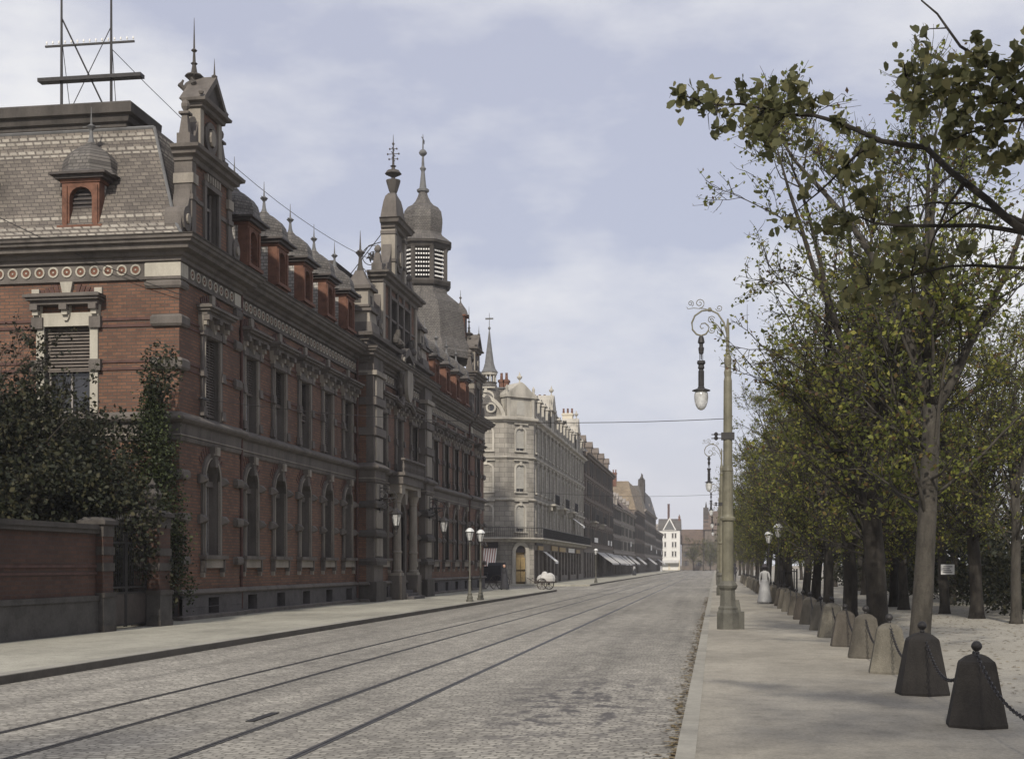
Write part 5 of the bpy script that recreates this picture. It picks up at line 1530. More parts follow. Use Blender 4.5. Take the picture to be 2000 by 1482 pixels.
for k, pts in BR.items():
    p = [Vector(q) - O0 for q in pts]
    # a few bends between the given points
    out = [p[0]]
    for a, b_ in zip(p, p[1:]):
        m1 = a.lerp(b_, 0.5); dlt = (b_ - a).length * 0.035
        out += [m1 + Vector((rgb.gauss(0, dlt), rgb.gauss(0, dlt), rgb.gauss(0, dlt))), b_]
    if k in ('B1', 'B2', 'B3', 'B4', 'B4b', 'B4c', 'B5'):
        mid = fork.lerp(out[0], 0.5) + Vector((0, 0, 0.15 if out[0].z > 4 else 0.05))
        pre = [fork, mid]
        out = pre + out
    n = len(out); r0, r1 = rad[k]
    rr = [r0 + (r1 - r0) * i / (n - 1) for i in range(n)]
    if len(out) > 6: rr[0] = rr[0] * 1.6
    mb.tube([tuple(q) for q in out], rr, 7)
    LOCB[k] = out
mb.tube([tuple(fork), (0.5, 0.3, 6), (0.6, 0.2, 8.5)], [0.15, 0.1, 0.04], 8)
mb.tube([tuple(fork), (0.9, -0.5, 5.6), (1.6, -1.2, 8)], [0.13, 0.09, 0.03], 8)
mb.tube([tuple(fork), (-0.2, -0.9, 5.6), (-0.6, -2.0, 7.6)], [0.13, 0.09, 0.03], 8)
allp = [q for pts in LOCB.values() for q in pts]
LP = []
for (x, y, z, r, n) in CL:
    c = Vector((x, y, z)) - O0
    near = min(allp, key=lambda q: (q - c).length)
    # twigs from the branch into the clump, leaves along them
    nt2 = max(1, n // 6)
    for _ in range(nt2):
        e = c + Vector((rgb.uniform(-r, r), rgb.uniform(-1.2 * r, 1.2 * r), rgb.uniform(-r, r)))
        m1 = near.lerp(e, 0.5) + Vector((rgb.gauss(0, 0.02), rgb.gauss(0, 0.02), 0.03))
        if n > 2: mb.tube([tuple(near), tuple(m1), tuple(e)], [0.006, 0.004, 0.002], 4)
    for _ in range(int(n * 1.8)):
        LP.append((c.x + rgb.gauss(0, r * 0.55), c.y + rgb.gauss(0, r * 0.9), c.z + rgb.gauss(0, r * 0.55)))
mb.build('trunk', 'bark', nt_, fix=False, smooth=True)
leaves_mesh('near_foliage', LP, 0.072, 'leaf_near', nt_, np.random.default_rng(8), droop=0.7, shape='leaf')
# unseen crown beyond the view, shifted and thickened to shade the pavement in front
rs = np.random.default_rng(12); pts = []
for i in range(420):
    a = rs.random() * 6.28; rr = 4.2 * math.sqrt(rs.random())
    z = 5.2 + 4.2 * rs.random()
    q = np.array([rr * math.cos(a) - 1.6, 0.8 * rr * math.sin(a) - 4.2, z])
    pts.append(rs.normal(size=(34, 3)) * [0.3, 0.3, 0.22] + q)
leaves_mesh('crown', np.concatenate(pts), 0.11, 'leaf_near', nt_, rs)
# unseen trees behind the camera, all but the first added to shade the road
for (x, y) in ((3.6, -4.5), (-1.5, -9.5), (-8.5, -4.0), (-13.0, 0.0)):
    c = copy_tree(protos[0], None, (x, y, 0), rg.uniform(0, 6.28))
    c['label'] = {3.6: 'lime tree on the right pavement behind the viewpoint', -1.5: 'unseen lime tree added behind the viewpoint to shade the road by the near kerb', -8.5: 'unseen lime tree added behind the viewpoint to shade the left of the road', -13.0: 'unseen lime tree added behind the viewpoint to shade the left foreground'}[x]

# ------------------------------------------------------------------ fallen leaves along the kerb
rs = np.random.default_rng(31)
n = 1100
y = 4 + 70 * rs.random(n) ** 1.4
x = -0.36 - np.abs(rs.normal(size=n)) * 0.09
pos = np.stack([x, y, np.full(n, -0.118) + 0.004 * rs.random(n)], 1)
n2 = 2200
pos2 = np.stack([3.0 + 7 * rs.random(n2), 8 + 60 * rs.random(n2), np.full(n2, 0.006)], 1)
P_ = np.concatenate([pos, pos2])
V = []
for p, s, a in zip(P_, 0.03 + 0.03 * rs.random(len(P_)), rs.random(len(P_)) * 6.28):
    ca, sa = math.cos(a) * s, math.sin(a) * s
    V += [(p[0] + ca, p[1] + sa, p[2]), (p[0] - sa * .6, p[1] + ca * .6, p[2] + 0.008), (p[0] - ca, p[1] - sa, p[2]), (p[0] + sa * .6, p[1] - ca * .6, p[2] + 0.004)]
mb = MB(WORLD); mb.v = V; mb.f = [(4 * i, 4 * i + 1, 4 * i + 2, 4 * i + 3) for i in range(len(P_))]; mb.mi = [0] * len(mb.f)
tag(mb.build('fallen_leaves', 'litter', fix=False), 'brown and yellow fallen leaves along the kerb and under the trees', 'leaves', kind='stuff')

# ------------------------------------------------------------------ bollards and chains
def bollmat():
    m, nt, b = nodes_of('bollard_granite')
    v = coords(nt)
    big = noise(nt, v, 2.4, 6, 0.65, (1, 1, 0.4))
    oi = N(nt, 'ShaderNodeObjectInfo')
    tone = ramp(nt, oi.outputs['Random'], [(0.0, (0.15, 0.137, 0.108)), (0.5, (0.115, 0.103, 0.083)), (1.0, (0.08, 0.068, 0.056))])
    cc = mixc(nt, 0.9, tone, ramp(nt, big, [(0.3, 0.45), (0.55, 1.0), (0.72, 1.5)]), 'MULTIPLY')
    cc = mixc(nt, 0.8, cc, ramp(nt, noise(nt, v, 60, 3, 0.7), [(0.3, 0.7), (0.7, 1.15)]), 'MULTIPLY')
    nt.links.new(cc, b.inputs['Base Color']); b.inputs['Roughness'].default_value = 0.85
    bump(nt, b, mixc(nt, 0.5, noise(nt, v, 45, 4, 0.7), noise(nt, v, 9, 5, 0.75)), 0.9, 0.035)
    return m
M['boll'] = bollmat()
M['boll_shade'] = plain('shade_dark_granite', (0.034, 0.03, 0.026), 0.8, 0.6, 3.5, 0.6, 40, streak=True)  # granite colour darkened to paint in tree shade on the nearest bollards
def bollard(mat_):
    b0 = empty('bollard', (0, 0, 0), 'x', 'bollard', 'stone bollards with chains along the promenade')
    mb = MB(WORLD)
    rot = -PI / 2
    mb.lathe([(0.335, -0.02), (0.34, 0.03), (0.332, 0.06), (0.212, 0.66), (0.2, 0.685), (0.13, 0.735), (0.06, 0.76)], 0, 0, 6, rot)
    mb.build('stone', mat_, b0)
    mb = MB(WORLD)
    mb.lathe([(0.03, 0.75), (0.03, 0.785), (0.018, 0.79), (0.04, 0.805), (0.055, 0.83), (0.058, 0.845), (0.05, 0.87), (0.03, 0.893), (0.005, 0.9)], 0, 0, 12)
    mb.build('iron_ball', 'iron', b0, smooth=True)
    return b0
bA = bollard('boll'); bB = bollard('boll_shade')
ys = [9.9] + [10.8 + 3.4 * i for i in range(1, 36)]
ORD = ['first', 'second', 'third', 'fourth', 'fifth', 'sixth', 'seventh', 'eighth', 'ninth', 'tenth', 'eleventh', 'twelfth', 'thirteenth', 'fourteenth', 'fifteenth', 'sixteenth', 'seventeenth', 'eighteenth', 'nineteenth', 'twentieth', 'twenty first', 'twenty second']
blabs = {0: 'stone bollard just outside the right edge of the view', 1: 'nearest stone bollard, coloured dark as if shaded, at the right edge', 2: 'second near stone bollard, dark, in front of the grey trunk', 3: 'sunlit tan bollard third from the right', 4: 'pale split looking bollard fourth from the right', 5: 'brown bollard fifth from the right beside the stout trunk', 6: 'grey brown bollard sixth from the right'}
for i, yy in enumerate(ys):
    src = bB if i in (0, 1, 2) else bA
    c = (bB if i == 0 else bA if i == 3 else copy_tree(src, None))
    c.location = (2.63 + 0.02 * math.sin(i * 2.1), yy, 0); c.rotation_euler[2] = R(random.Random(i).uniform(-6, 6))
    s = random.Random(i + 50).uniform(0.95, 1.04); c.scale = (s, s, s)
    c['label'] = blabs.get(i, 'weathered stone bollard, %s along the chained line from the near end' % ORD[i] if i < 22 else 'tiny stone bollard at the far end of the chained line')
def chain_mesh(coarse):
    span = 3.4; sag = 0.42; mb = MB(WORLD)
    n = 62
    def P(t):
        return Vector((0, 0.06 + (span - 0.12) * t, 0.755 - sag * 4 * t * (1 - t)))
    if coarse:
        mb.tube([tuple(P(i / 20)) for i in range(21)], 0.016, 5); return mb
    for i in range(n):
        a, b_ = P(i / n), P((i + 1) / n)
        d = (b_ - a).normalized(); c = (a + b_) / 2; up = Vector((1, 0, 0)) if i % 2 else d.cross(Vector((1, 0, 0)))
        pts = []
        for k in range(9):
            t = 2 * PI * k / 8
            pts.append(tuple(c + d * (0.034 * math.cos(t)) + up * (0.019 * math.sin(t))))
        mb.tube(pts, 0.0065, 4)
    return mb
chA = chain_mesh(False).build('chain', 'iron', None, fix=False); chB = chain_mesh(True).build('chain', 'iron', None, fix=False)
for i in range(len(ys) - 1):
    src = chA if i < 7 else chB
    c = src if i in (0, 7) else src.copy()
    if i not in (0, 7): col.objects.link(c)
    c.location = (2.63, ys[i], 0); c.scale.y = 4.3 / 3.4 if i == 0 else 1.0
    tag(c, {0: 'slack iron chain leaving the frame right of the nearest bollard', 1: 'slack iron chain between the two nearest dark bollards', 2: 'slack iron chain between the second dark bollard and the sunlit tan one'}.get(i, 'slack iron chain, %s along the line of bollards from the near end' % ORD[i] if i < 22 else 'tiny slack chain at the far end of the bollard line'), 'chain', 'chains hung between the bollards')

# ------------------------------------------------------------------ tall arc lamps on the right pavement
M['lamp_paint'] = plain('ochre_grey_lamp_paint', (0.155, 0.145, 0.105), 0.55, 0.35, 3, 0.2)
M['lamp_base'] = plain('worn_cast_iron_base', (0.1, 0.096, 0.08), 0.7, 0.4, 4, 0.4)
lp = empty('arc_lamp', (0.32, 34.8, 0), 'nearest tall arc lamp mast with a scrolled arm and egg shaped globe', 'street lamp', 'tall arc lamps along the right pavement')
mb = MB(WORLD)
mb.lathe([(0.30, 0), (0.30, 0.42), (0.26, 0.5), (0.265, 0.55), (0.22, 0.6), (0.2, 1.0), (0.25, 1.06), (0.27, 1.12), (0.22, 1.2), (0.17, 1.24)], 0, 0, 8, PI / 8)
mb.build('base', 'lamp_base', lp)
mb = MB(WORLD)
mb.box(0.12, 0.42, -0.1, 0.25, 0.0, 0.45); mb.box(0.14, 0.34, -0.06, 0.22, 0.45, 0.75, ts=0.05, to=0.05)
mb.build('service_box', 'lamp_base', lp)
mb = MB(WORLD)
mb.lathe([(0.155, 1.22), (0.15, 1.4), (0.145, 2.78), (0.19, 2.8), (0.2, 2.86), (0.15, 2.9), (0.14, 2.95), (0.13, 4.05), (0.145, 4.08), (0.13, 4.14), (0.12, 4.2), (0.105, 6.4), (0.085, 6.5), (0.1, 6.62), (0.08, 6.7), (0.1, 6.95), (0.06, 7.1), (0.045, 7.2), (0.04, 7.8), (0.02, 8.0)], 0, 0, 14)
mb.build('mast', 'lamp_paint', lp, smooth=False)
mb = MB(WORLD); mb.box(-0.17, 0.17, -0.13, 0.13, 4.88, 5.06)
for z in (4.92, 5.02):
    mb.tube([(-0.15, 0, z), (-0.42, 0, z)], 0.014, 5); mb.lathe([(0.02, z - 0.05), (0.05, z - 0.02), (0.05, z + 0.03), (0.02, z + 0.06)], -0.3, 0, 8)
mb.build('wire_clamp', 'iron', lp)
mb = MB(WORLD)
def sp(c, r0, r1, a0, t, r, n=34):
    mb.tube([(p[0], 0, p[2]) for p in spiral(c, r0, r1, a0, t, n)], r, 6)
arm = [(0, 7.25), (-0.02, 7.6), (-0.1, 7.9), (-0.26, 8.14), (-0.46, 8.24), (-0.66, 8.22), (-0.84, 8.1), (-0.92, 7.92), (-0.9, 7.74), (-0.8, 7.62), (-0.68, 7.58), (-0.56, 7.62), (-0.49, 7.72), (-0.5, 7.83), (-0.58, 7.9), (-0.67, 7.89), (-0.71, 7.82), (-0.67, 7.76), (-0.62, 7.78)]
mb.tube([(x, 0, z) for x, z in arm], [0.024] * 12 + [0.021, 0.02, 0.018, 0.016, 0.015, 0.014, 0.014], 7)
sp((-0.72, 8.42), 0.13, 0.02, -1.6, 1.6, 0.011); sp((-0.95, 8.42), 0.08, 0.015, -1.2, 1.5, 0.01)
mb.tube([(-0.5, 0, 8.25), (-0.62, 0, 8.28), (-0.72, 0, 8.29)], 0.012, 5); mb.tube([(-0.7, 0, 8.28), (-0.88, 0, 8.3), (-1.02, 0, 8.28), (-1.05, 0, 8.33)], 0.01, 5)
sp((-0.22, 8.28), 0.09, 0.02, 3.3, 1.4, 0.01); sp((-0.42, 7.98), 0.1, 0.02, 0.5, 1.5, 0.011); sp((-0.4, 7.72), 0.1, 0.02, 2.2, 1.5, 0.011)
mb.tube([(0, 0, 7.3), (-0.12, 0, 7.65), (-0.26, 0, 7.84), (-0.36, 0, 7.92)], 0.013, 5)
mb.lathe([(0.05, 8.2), (0.06, 8.24), (0.03, 8.3)], -0.46, 0, 8)
mb.build('scroll_arm', 'lamp_paint', lp)
mb = MB(WORLD)
mb.lathe([(0.05, 7.56), (0.07, 7.52), (0.09, 7.4), (0.05, 7.36), (0.05, 7.3), (0.075, 7.26), (0.06, 7.12), (0.02, 7.1), (0.015, 6.96)], -0.68, 0, 10)
mb.tube([(-0.72, 0, 7.12), (-0.72, 0, 6.9)], 0.008, 4); mb.tube([(-0.64, 0, 7.12), (-0.64, 0, 6.9)], 0.008, 4)
mb.lathe([(0.1, 6.93), (0.11, 6.86), (0.07, 6.82), (0.085, 6.74), (0.055, 6.7), (0.075, 6.66), (0.075, 6.26), (0.09, 6.24), (0.1, 6.2)], -0.68, 0, 12)
mb.build('lamp_housing', 'iron', lp)
mb = MB(WORLD)
mb.lathe([(0.09, 6.22), (0.23, 6.17), (0.235, 6.15), (0.14, 6.16)], -0.68, 0, 20); mb.build('shade_rim', 'iron', lp)
mb = MB(WORLD)
mb.lathe([(0.14, 6.155), (0.175, 6.08), (0.18, 5.98), (0.165, 5.86), (0.13, 5.75), (0.08, 5.68), (0.03, 5.655)], -0.68, 0, 18); mb.build('glass_globe', 'lglass', lp, smooth=True)
# head hangs at about 6.0 m: bring the hung group to the height in the photograph
for o in lp.children:
    if o.name.split('.')[0] in ('glass_globe', 'shade_rim', 'lamp_housing'): o.location.z = 0.42 if False else 0.0
for i, yy in enumerate((73.5, 110.0, 147.0, 184.0)):
    c = copy_tree(lp, None, (0.34, yy, 0))
    c['label'] = ['second tall arc lamp, almost hidden behind the nearest mast', 'third tall arc lamp down the street, small above the pavement', 'fourth tall arc lamp far down the street, tiny', 'farthest tall arc lamp at the end of the row'][i]

# ------------------------------------------------------------------ gas lanterns
def gas_lantern(name, loc, label, group, h=2.75, cap='milk'):
    g = empty(name, loc, label, 'street lantern', group)
    mb = MB(WORLD)
    mb.lathe([(0.17, 0), (0.17, 0.08), (0.13, 0.12), (0.14, 0.2), (0.1, 0.3), (0.11, 0.36), (0.07, 0.42), (0.06, 0.9), (0.075, 0.94), (0.045, 1.0), (0.035, h - 0.35), (0.05, h - 0.3), (0.03, h - 0.25), (0.03, h)], 0, 0, 10)
    mb.build('post', 'lamp_base' if 'left' in label or 'kerb' in label else 'iron', g)
    mb = MB(WORLD)
    for k in range(6):
        a = k * PI / 3
        mb.tube([(0.09 * math.cos(a), 0.09 * math.sin(a), h), (0.19 * math.cos(a), 0.19 * math.sin(a), h + 0.38)], 0.01, 4)
    mb.lathe([(0.1, h - 0.02), (0.1, h + 0.01)], 0, 0, 6); mb.lathe([(0.2, h + 0.37), (0.21, h + 0.4)], 0, 0, 6)
    mb.build('lantern_frame', 'iron', g)
    mb = MB(WORLD); mb.lathe([(0.085, h + 0.01), (0.18, h + 0.375)], 0, 0, 6); mb.build('lantern_glass', 'lglass', g)
    mb = MB(WORLD); mb.lathe([(0.21, h + 0.4), (0.16, h + 0.5), (0.08, h + 0.56), (0.03, h + 0.58)], 0, 0, 6); mb.build('lantern_top', cap, g)
    mb = MB(WORLD); mb.lathe([(0.05, h + 0.57), (0.06, h + 0.62), (0.02, h + 0.68)], 0, 0, 6); mb.build('vent', 'iron', g)
    return g
gas_lantern('gas_lantern', (-10.95, 59.1, 0), 'left one of two small ochre gas lanterns on the left kerb', 'pair of gas lanterns on the left kerb')
gas_lantern('gas_lantern', (-10.95, 61.9, 0), 'right one of two small ochre gas lanterns on the left kerb', 'pair of gas lanterns on the left kerb')
gas_lantern('gas_lantern', (2.55, 65.3, 0), 'lower white capped gas lantern among the trees beside the bollards', 'gas lanterns beside the bollards', h=2.7)
gas_lantern('gas_lantern', (2.6, 56.5, 0), 'taller pale green capped gas lantern among the trees beside the bollards', 'gas lanterns beside the bollards', h=2.8)
gas_lantern('gas_lantern', (-10.9, 122.7, 0), 'tiny distant gas lantern on the kerb near the shop awnings', None, h=2.6)

def wall_lantern(y, label):
    g = empty('wall_lantern', (-14.98, y, 0), label, 'wall lantern', 'iron wall lanterns beside the portal')
    mb = MB(WORLD)
    def s2(c, r0, r1, a0, t, r=0.022, m=24):
        mb.tube([(p[0], 0, p[2]) for p in spiral(c, r0, r1, a0, t, m)], r, 5)
    s2((0.12, 4.72), 0.42, 0.06, 2.2, 1.8); s2((-0.35, 4.55), 0.2, 0.04, 0.5, 1.4, 0.018); s2((0.45, 4.55), 0.16, 0.03, 2.6, 1.4, 0.018)
    mb.tube([(0.02, 0, 5.1), (0.3, 0, 5.15), (0.7, 0, 4.95), (0.85, 0, 4.7), (0.8, 0, 4.5)], 0.024, 5)
    mb.tube([(0.02, 0, 4.2), (0.25, 0, 4.25), (0.5, 0, 4.45), (0.78, 0, 4.55)], 0.022, 5)
    mb.box(0.0, 0.06, -0.05, 0.05, 4.0, 5.25)
    for k in range(7): mb.lathe([(0.02, 4.6), (0.06, 4.65), (0.02, 4.7)], 0.1 + 0.1 * k, 0.03 * (-1) ** k, 5)
    mb.tube([(0.8, 0, 4.52), (0.8, 0, 4.1)], 0.02, 5)
    mb.build('bracket', 'iron', g)
    mb = MB(WORLD)
    mb.lathe([(0.04, 4.22), (0.1, 4.14), (0.2, 4.06), (0.3, 3.98), (0.3, 3.94), (0.24, 3.93)], 0.8, 0, 6)
    for k in range(6):
        a = k * PI / 3
        mb.tube([(0.8 + 0.25 * math.cos(a), 0.25 * math.sin(a), 3.95), (0.8 + 0.12 * math.cos(a), 0.12 * math.sin(a), 3.4)], 0.014, 4)
    mb.lathe([(0.13, 3.42), (0.12, 3.36), (0.05, 3.2), (0.06, 3.14), (0.01, 3.02)], 0.8, 0, 6)
    mb.build('lantern_frame', 'iron', g)
    mb = MB(WORLD); mb.lathe([(0.22, 3.93), (0.11, 3.41)], 0.8, 0, 6); mb.build('lantern_glass', 'lglass', g)
wall_lantern(58.4, 'scrolled iron wall lantern on the left side of the portal')
wall_lantern(69.0, 'scrolled iron wall lantern on the right side of the portal')

# ------------------------------------------------------------------ pale stone corner house
M['cs'] = brickmat('pale_ashlar', (0.36, 0.335, 0.29), (0.25, 0.23, 0.2), (0.2, 0.185, 0.16), 0.9, 0.42, 0.03, 0.5)
M['cs_plain'] = plain('pale_dressed_stone', (0.4, 0.375, 0.325), 0.85, 0.45, 0.9, 0.3, 12, streak=True)
M['cs_dark'] = plain('weathered_shop_front', (0.16, 0.14, 0.12), 0.8, 0.4, 2)
M['render_cream'] = plain('cream_render', (0.55, 0.5, 0.4), 0.9, 0.2, 0.6, 0.2, 9, streak=True)
M['render_white'] = plain('whitewashed_render', (0.62, 0.61, 0.58), 0.9, 0.12, 0.5, 0.2, 9, streak=True)
M['render_grey'] = plain('grey_render', (0.25, 0.225, 0.2), 0.9, 0.3, 0.6, 0.2, 9, streak=True)
M['render_brown'] = plain('brown_render', (0.15, 0.125, 0.105), 0.9, 0.3, 0.6, 0.2, 9, streak=True)
M['tile_brown'] = brickmat('brown_roof_tiles', (0.2, 0.14, 0.105), (0.13, 0.095, 0.075), (0.06, 0.05, 0.04), 0.3, 0.25, 0.03, 0.35)
M['tile_tan'] = brickmat('tan_roof_tiles', (0.36, 0.29, 0.2), (0.27, 0.21, 0.15), (0.12, 0.1, 0.08), 0.3, 0.25, 0.03, 0.35)
M['shutter'] = plain('faded_shutter', (0.36, 0.345, 0.31), 0.8, 0.2, 3)
M['shutter_dk'] = plain('dark_shutter', (0.1, 0.095, 0.085), 0.8, 0.3, 3)
M['canvas'] = plain('grey_white_canvas', (0.45, 0.44, 0.42), 0.9, 0.2, 1.5, 0.3, 8)
def stripes():
    m, nt, b = nodes_of('striped_canvas')
    t = N(nt, 'ShaderNodeTexCoord'); w = N(nt, 'ShaderNodeTexWave'); w.wave_type = 'BANDS'; w.bands_direction = 'X'
    w.inputs['Scale'].default_value = 1.5
    nt.links.new(t.outputs['Object'], w.inputs['Vector'])
    nt.links.new(ramp(nt, w.outputs['Fac'], [(0.42, (0.7, 0.68, 0.62)), (0.55, (0.33, 0.17, 0.14))]), b.inputs['Base Color'])
    b.inputs['Roughness'].default_value = 0.9
    return m
M['striped'] = stripes()

def house_window(root, w, h, style, shut, proto_cache={}):
    """window around its sill centre, outward +x; returns an object (copied when the same one exists)"""
    key = (root.name, w, h, style, shut)
    if key in proto_cache:
        return copy_tree(proto_cache[key], root)
    mb = MB(EAST)
    t = 0.16
    ms, md = style
    if md:   # arched head
        inner = [(-w / 2, 0)] + arch(w / 2, h - w * 0.32, w * 0.32, 6) + [(w / 2, 0)]
        outer = [(-w / 2 - t, 0)] + arch(w / 2 + t, h - w * 0.32, w * 0.32 + t, 6) + [(w / 2 + t, 0)]
        mb.ring(outer, inner, -0.02, 0.07, 0, closed=False)
        A = arch(w / 2, h - w * 0.32, w * 0.32, 6)
        for i in range(6):
            (a, za), (b_, zb) = A[i], A[i + 1]
            mb.add([(a, 0.005, za), (b_, 0.005, zb), (b_, 0.005, h + 0.01), (a, 0.005, h + 0.01)], [(0, 1, 2, 3)], 0)
        mb.box(-0.12, 0.12, 0.0, 0.14, h - 0.05, h + 0.32, 0)
        mb.box(-w / 2 - 0.25, w / 2 + 0.25, 0.0, 0.2, h + 0.32, h + 0.42, 0)
    else:
        mb.box(-w / 2 - t, -w / 2, -0.02, 0.06, 0, h, 0); mb.box(w / 2, w / 2 + t, -0.02, 0.06, 0, h, 0)
        mb.box(-w / 2 - t, w / 2 + t, -0.02, 0.08, h, h + 0.2, 0); mb.box(-w / 2 - t - 0.06, w / 2 + t + 0.06, 0.0, 0.18, h + 0.2, h + 0.28, 0)
    mb.box(-w / 2 - 0.2, w / 2 + 0.2, -0.1, 0.16, -0.12, 0.0, 0)
    o = mb.build('window', ms, root)
    mb = MB(EAST)
    for a in (-w / 2 + 0.03, 0, w / 2 - 0.03): mb.box(a - 0.03, a + 0.03, -0.18, -0.12, 0, h)
    mb.box(-w / 2, w / 2, -0.18, -0.125, h * 0.7, h * 0.7 + 0.06)
    mb.build('frame', 'frame', o)
    mb = MB(EAST); mb.box(-w / 2, w / 2, -0.22, -0.19, 0, h); mb.build('pane', 'glass', o)
    if shut == 'blind':
        mb = MB(EAST); mb.box(-w / 2 + 0.01, w / 2 - 0.01, -0.1, -0.06, h * 0.12, h)
        for k in range(12): mb.box(-w / 2 + 0.01, w / 2 - 0.01, -0.06, -0.045, h * 0.12 + k * h * 0.073, h * 0.12 + k * h * 0.073 + 0.03)
        mb.build('shutter', 'shutter', o)
    elif shut == 'open':
        for sg in (-1, 1):
            mb = MB(EAST); a, b_ = sorted((sg * (w / 2 + 0.02), sg * (w + 0.02))); mb.box(a, b_, 0.08, 0.12, 0, h)
            for k in range(10): mb.box(a + 0.03, b_ - 0.03, 0.12, 0.135, 0.1 + k * h * 0.09, 0.13 + k * h * 0.09)
            mb.build('shutter', 'shutter_dk', o)
    proto_cache[key] = o
    return o
def facade(root, org, ang, W_, floors, bays, wallm, style, o=0.0, top=None, z0=0.0, shuts=None, w=1.1, part='wall'):
    """wall of one side with windows; floors = [(sill, height, arched)]"""
    n = (math.cos(ang), math.sin(ang)); s_ = (-math.sin(ang), math.cos(ang))
    f = fr(org[0], org[1], s_[0], s_[1], n[0], n[1])
    holes = []
    for k, (zs, h, ar) in enumerate(floors):
        for s in bays: holes.append((s - w / 2, s + w / 2, zs, zs + h))
    mb = MB(f); mb.wall(0, W_, z0, top, 0, holes, 0.22, 0, 1)
    mb.build(part, [wallm, style], root, fix=False)
    i = 0
    for k, (zs, h, ar) in enumerate(floors):
        for s in bays:
            sh_ = shuts[(i * 7 + k * 3) % len(shuts)] if shuts else None
            wn_ = house_window(root, w, h, (style, ar), sh_)
            p = f(s, 0, zs)
            wn_.location = p; wn_.rotation_euler[2] = ang; i += 1
    return f
def awning(root, f, s0, s1, ztop, zbot, out, m='canvas'):
    mb = MB(f)
    mb.add([(s0, 0.05, ztop), (s1, 0.05, ztop), (s1, out, zbot), (s0, out, zbot), (s0, 0.05, ztop - 0.03), (s1, 0.05, ztop - 0.03), (s1, out, zbot - 0.03), (s0, out, zbot - 0.03)],
           [(0, 1, 2, 3), (7, 6, 5, 4), (0, 4, 5, 1), (1, 5, 6, 2), (2, 6, 7, 3), (3, 7, 4, 0)])
    mb.add([(s0, out, zbot), (s1, out, zbot), (s1, out + 0.01, zbot - 0.22), (s0, out + 0.01, zbot - 0.22), (s0, out - 0.02, zbot), (s1, out - 0.02, zbot), (s1, out - 0.01, zbot - 0.22), (s0, out - 0.01, zbot - 0.22)], [(0, 1, 2, 3), (4, 5, 6, 7)])
    for s in (s0 + 0.05, s1 - 0.05): mb.tube([(s, 0.05, zbot - 0.1), (s, out, zbot)], 0.025, 4, 0) if False else None
    return mb.build('awning', m, root, fix=False)
def signboard(root, f, s0, s1, z0, z1, m, o=0.1):
    mb = MB(f); mb.box(s0, s1, o - 0.04, o + 0.02, z0, z1); return mb.build('signboard', m, root)
def balcony(root, f, s0, s1, z, out=0.8):
    mb = MB(f); mb.box(s0, s1, 0, out, z - 0.15, z, 0)
    for s in (s0 + 0.3, s1 - 0.3): mb.prism([(s - 0.1, z - 0.15), (s + 0.1, z - 0.15), (s + 0.1, z - 0.6), (s - 0.1, z - 0.6)], 0, out * 0.6, 0)
    n = max(2, int((s1 - s0) / 0.16))
    for i in range(n + 1):
        s = s0 + (s1 - s0) * i / n; mb.box(s - 0.012, s + 0.012, out - 0.05, out - 0.025, z, z + 0.9, 1)
    mb.box(s0, s1, out - 0.06, out - 0.01, z + 0.88, z + 0.94, 1)
    return mb.build('balcony', ['cs_plain', 'iron'], root)
def mansard_dormer(root, f, s, z, w=0.9, h=1.6, ped=False, m='cs_plain', back=1.6):
    mb = MB(f)
    mb.box(s - w / 2 - 0.25, s - w / 2, -back, 0.0, z, z + h); mb.box(s + w / 2, s + w / 2 + 0.25, -back, 0.0, z, z + h)
    mb.box(s - w / 2 - 0.25, s + w / 2 + 0.25, -back, 0.03, z + h, z + h + 0.25); mb.box(s - w / 2 - 0.35, s + w / 2 + 0.35, -back, 0.2, z + h + 0.25, z + h + 0.36)
    mb.box(s - w / 2 - 0.3, s + w / 2 + 0.3, -0.3, 0.1, z - 0.15, z)
    if ped: mb.prism([(s - w / 2 - 0.4, z + h + 0.36), (s + w / 2 + 0.4, z + h + 0.36), (s, z + h + 1.1)], -back, 0.15)
    else: mb.prism([(s - w / 2 - 0.3, z + h + 0.36), (s + w / 2 + 0.3, z + h + 0.36), (s + w / 4, z + h + 0.62), (s - w / 4, z + h + 0.62)], -back, 0.1)
    d = mb.build('dormer', m, root)
    mb = MB(f); mb.box(s - w / 2, s + w / 2, -0.16, -0.13, z, z + h); mb.build('pane', 'glass', d)
    return d
def chimney(root, x, y, z0, z1, w=0.5, d=0.5, pots=2, m='brick_plain'):
    mb = MB(WORLD); mb.box(x - w, x + w, y - d, y + d, z0, z1, 0); mb.box(x - w - 0.08, x + w + 0.08, y - d - 0.08, y + d + 0.08, z1 - 0.25, z1 - 0.05, 0)
    for i in range(pots): mb.lathe([(0.14, z1), (0.11, z1 + 0.5), (0.13, z1 + 0.6)], x + (i - (pots - 1) / 2) * 0.5, y, 8, m=1)
    return mb.build('chimney', [m, 'brick_plain'], root)
def text_mesh(s, size, mat_, parent, loc, rot, ext=0.01, name='lettering', width=None):
    cu = bpy.data.curves.new(name, 'FONT'); cu.body = s; cu.size = size; cu.extrude = ext; cu.align_x = 'CENTER'; cu.align_y = 'CENTER'
    tmp = bpy.data.objects.new('tmp_text', cu); col.objects.link(tmp)
    dg = bpy.context.evaluated_depsgraph_get()
    me = bpy.data.meshes.new_from_object(tmp.evaluated_get(dg))
    bpy.data.objects.remove(tmp)
    me.materials.clear(); me.materials.append(M[mat_])
    if width:
        xs = [v.co.x for v in me.vertices]; k = width / (max(xs) - min(xs))
        for v in me.vertices: v.co.x *= k
    o = bpy.data.objects.new(name, me); col.objects.link(o); o.location = loc; o.rotation_euler = rot
    if parent: o.parent = parent
    return o

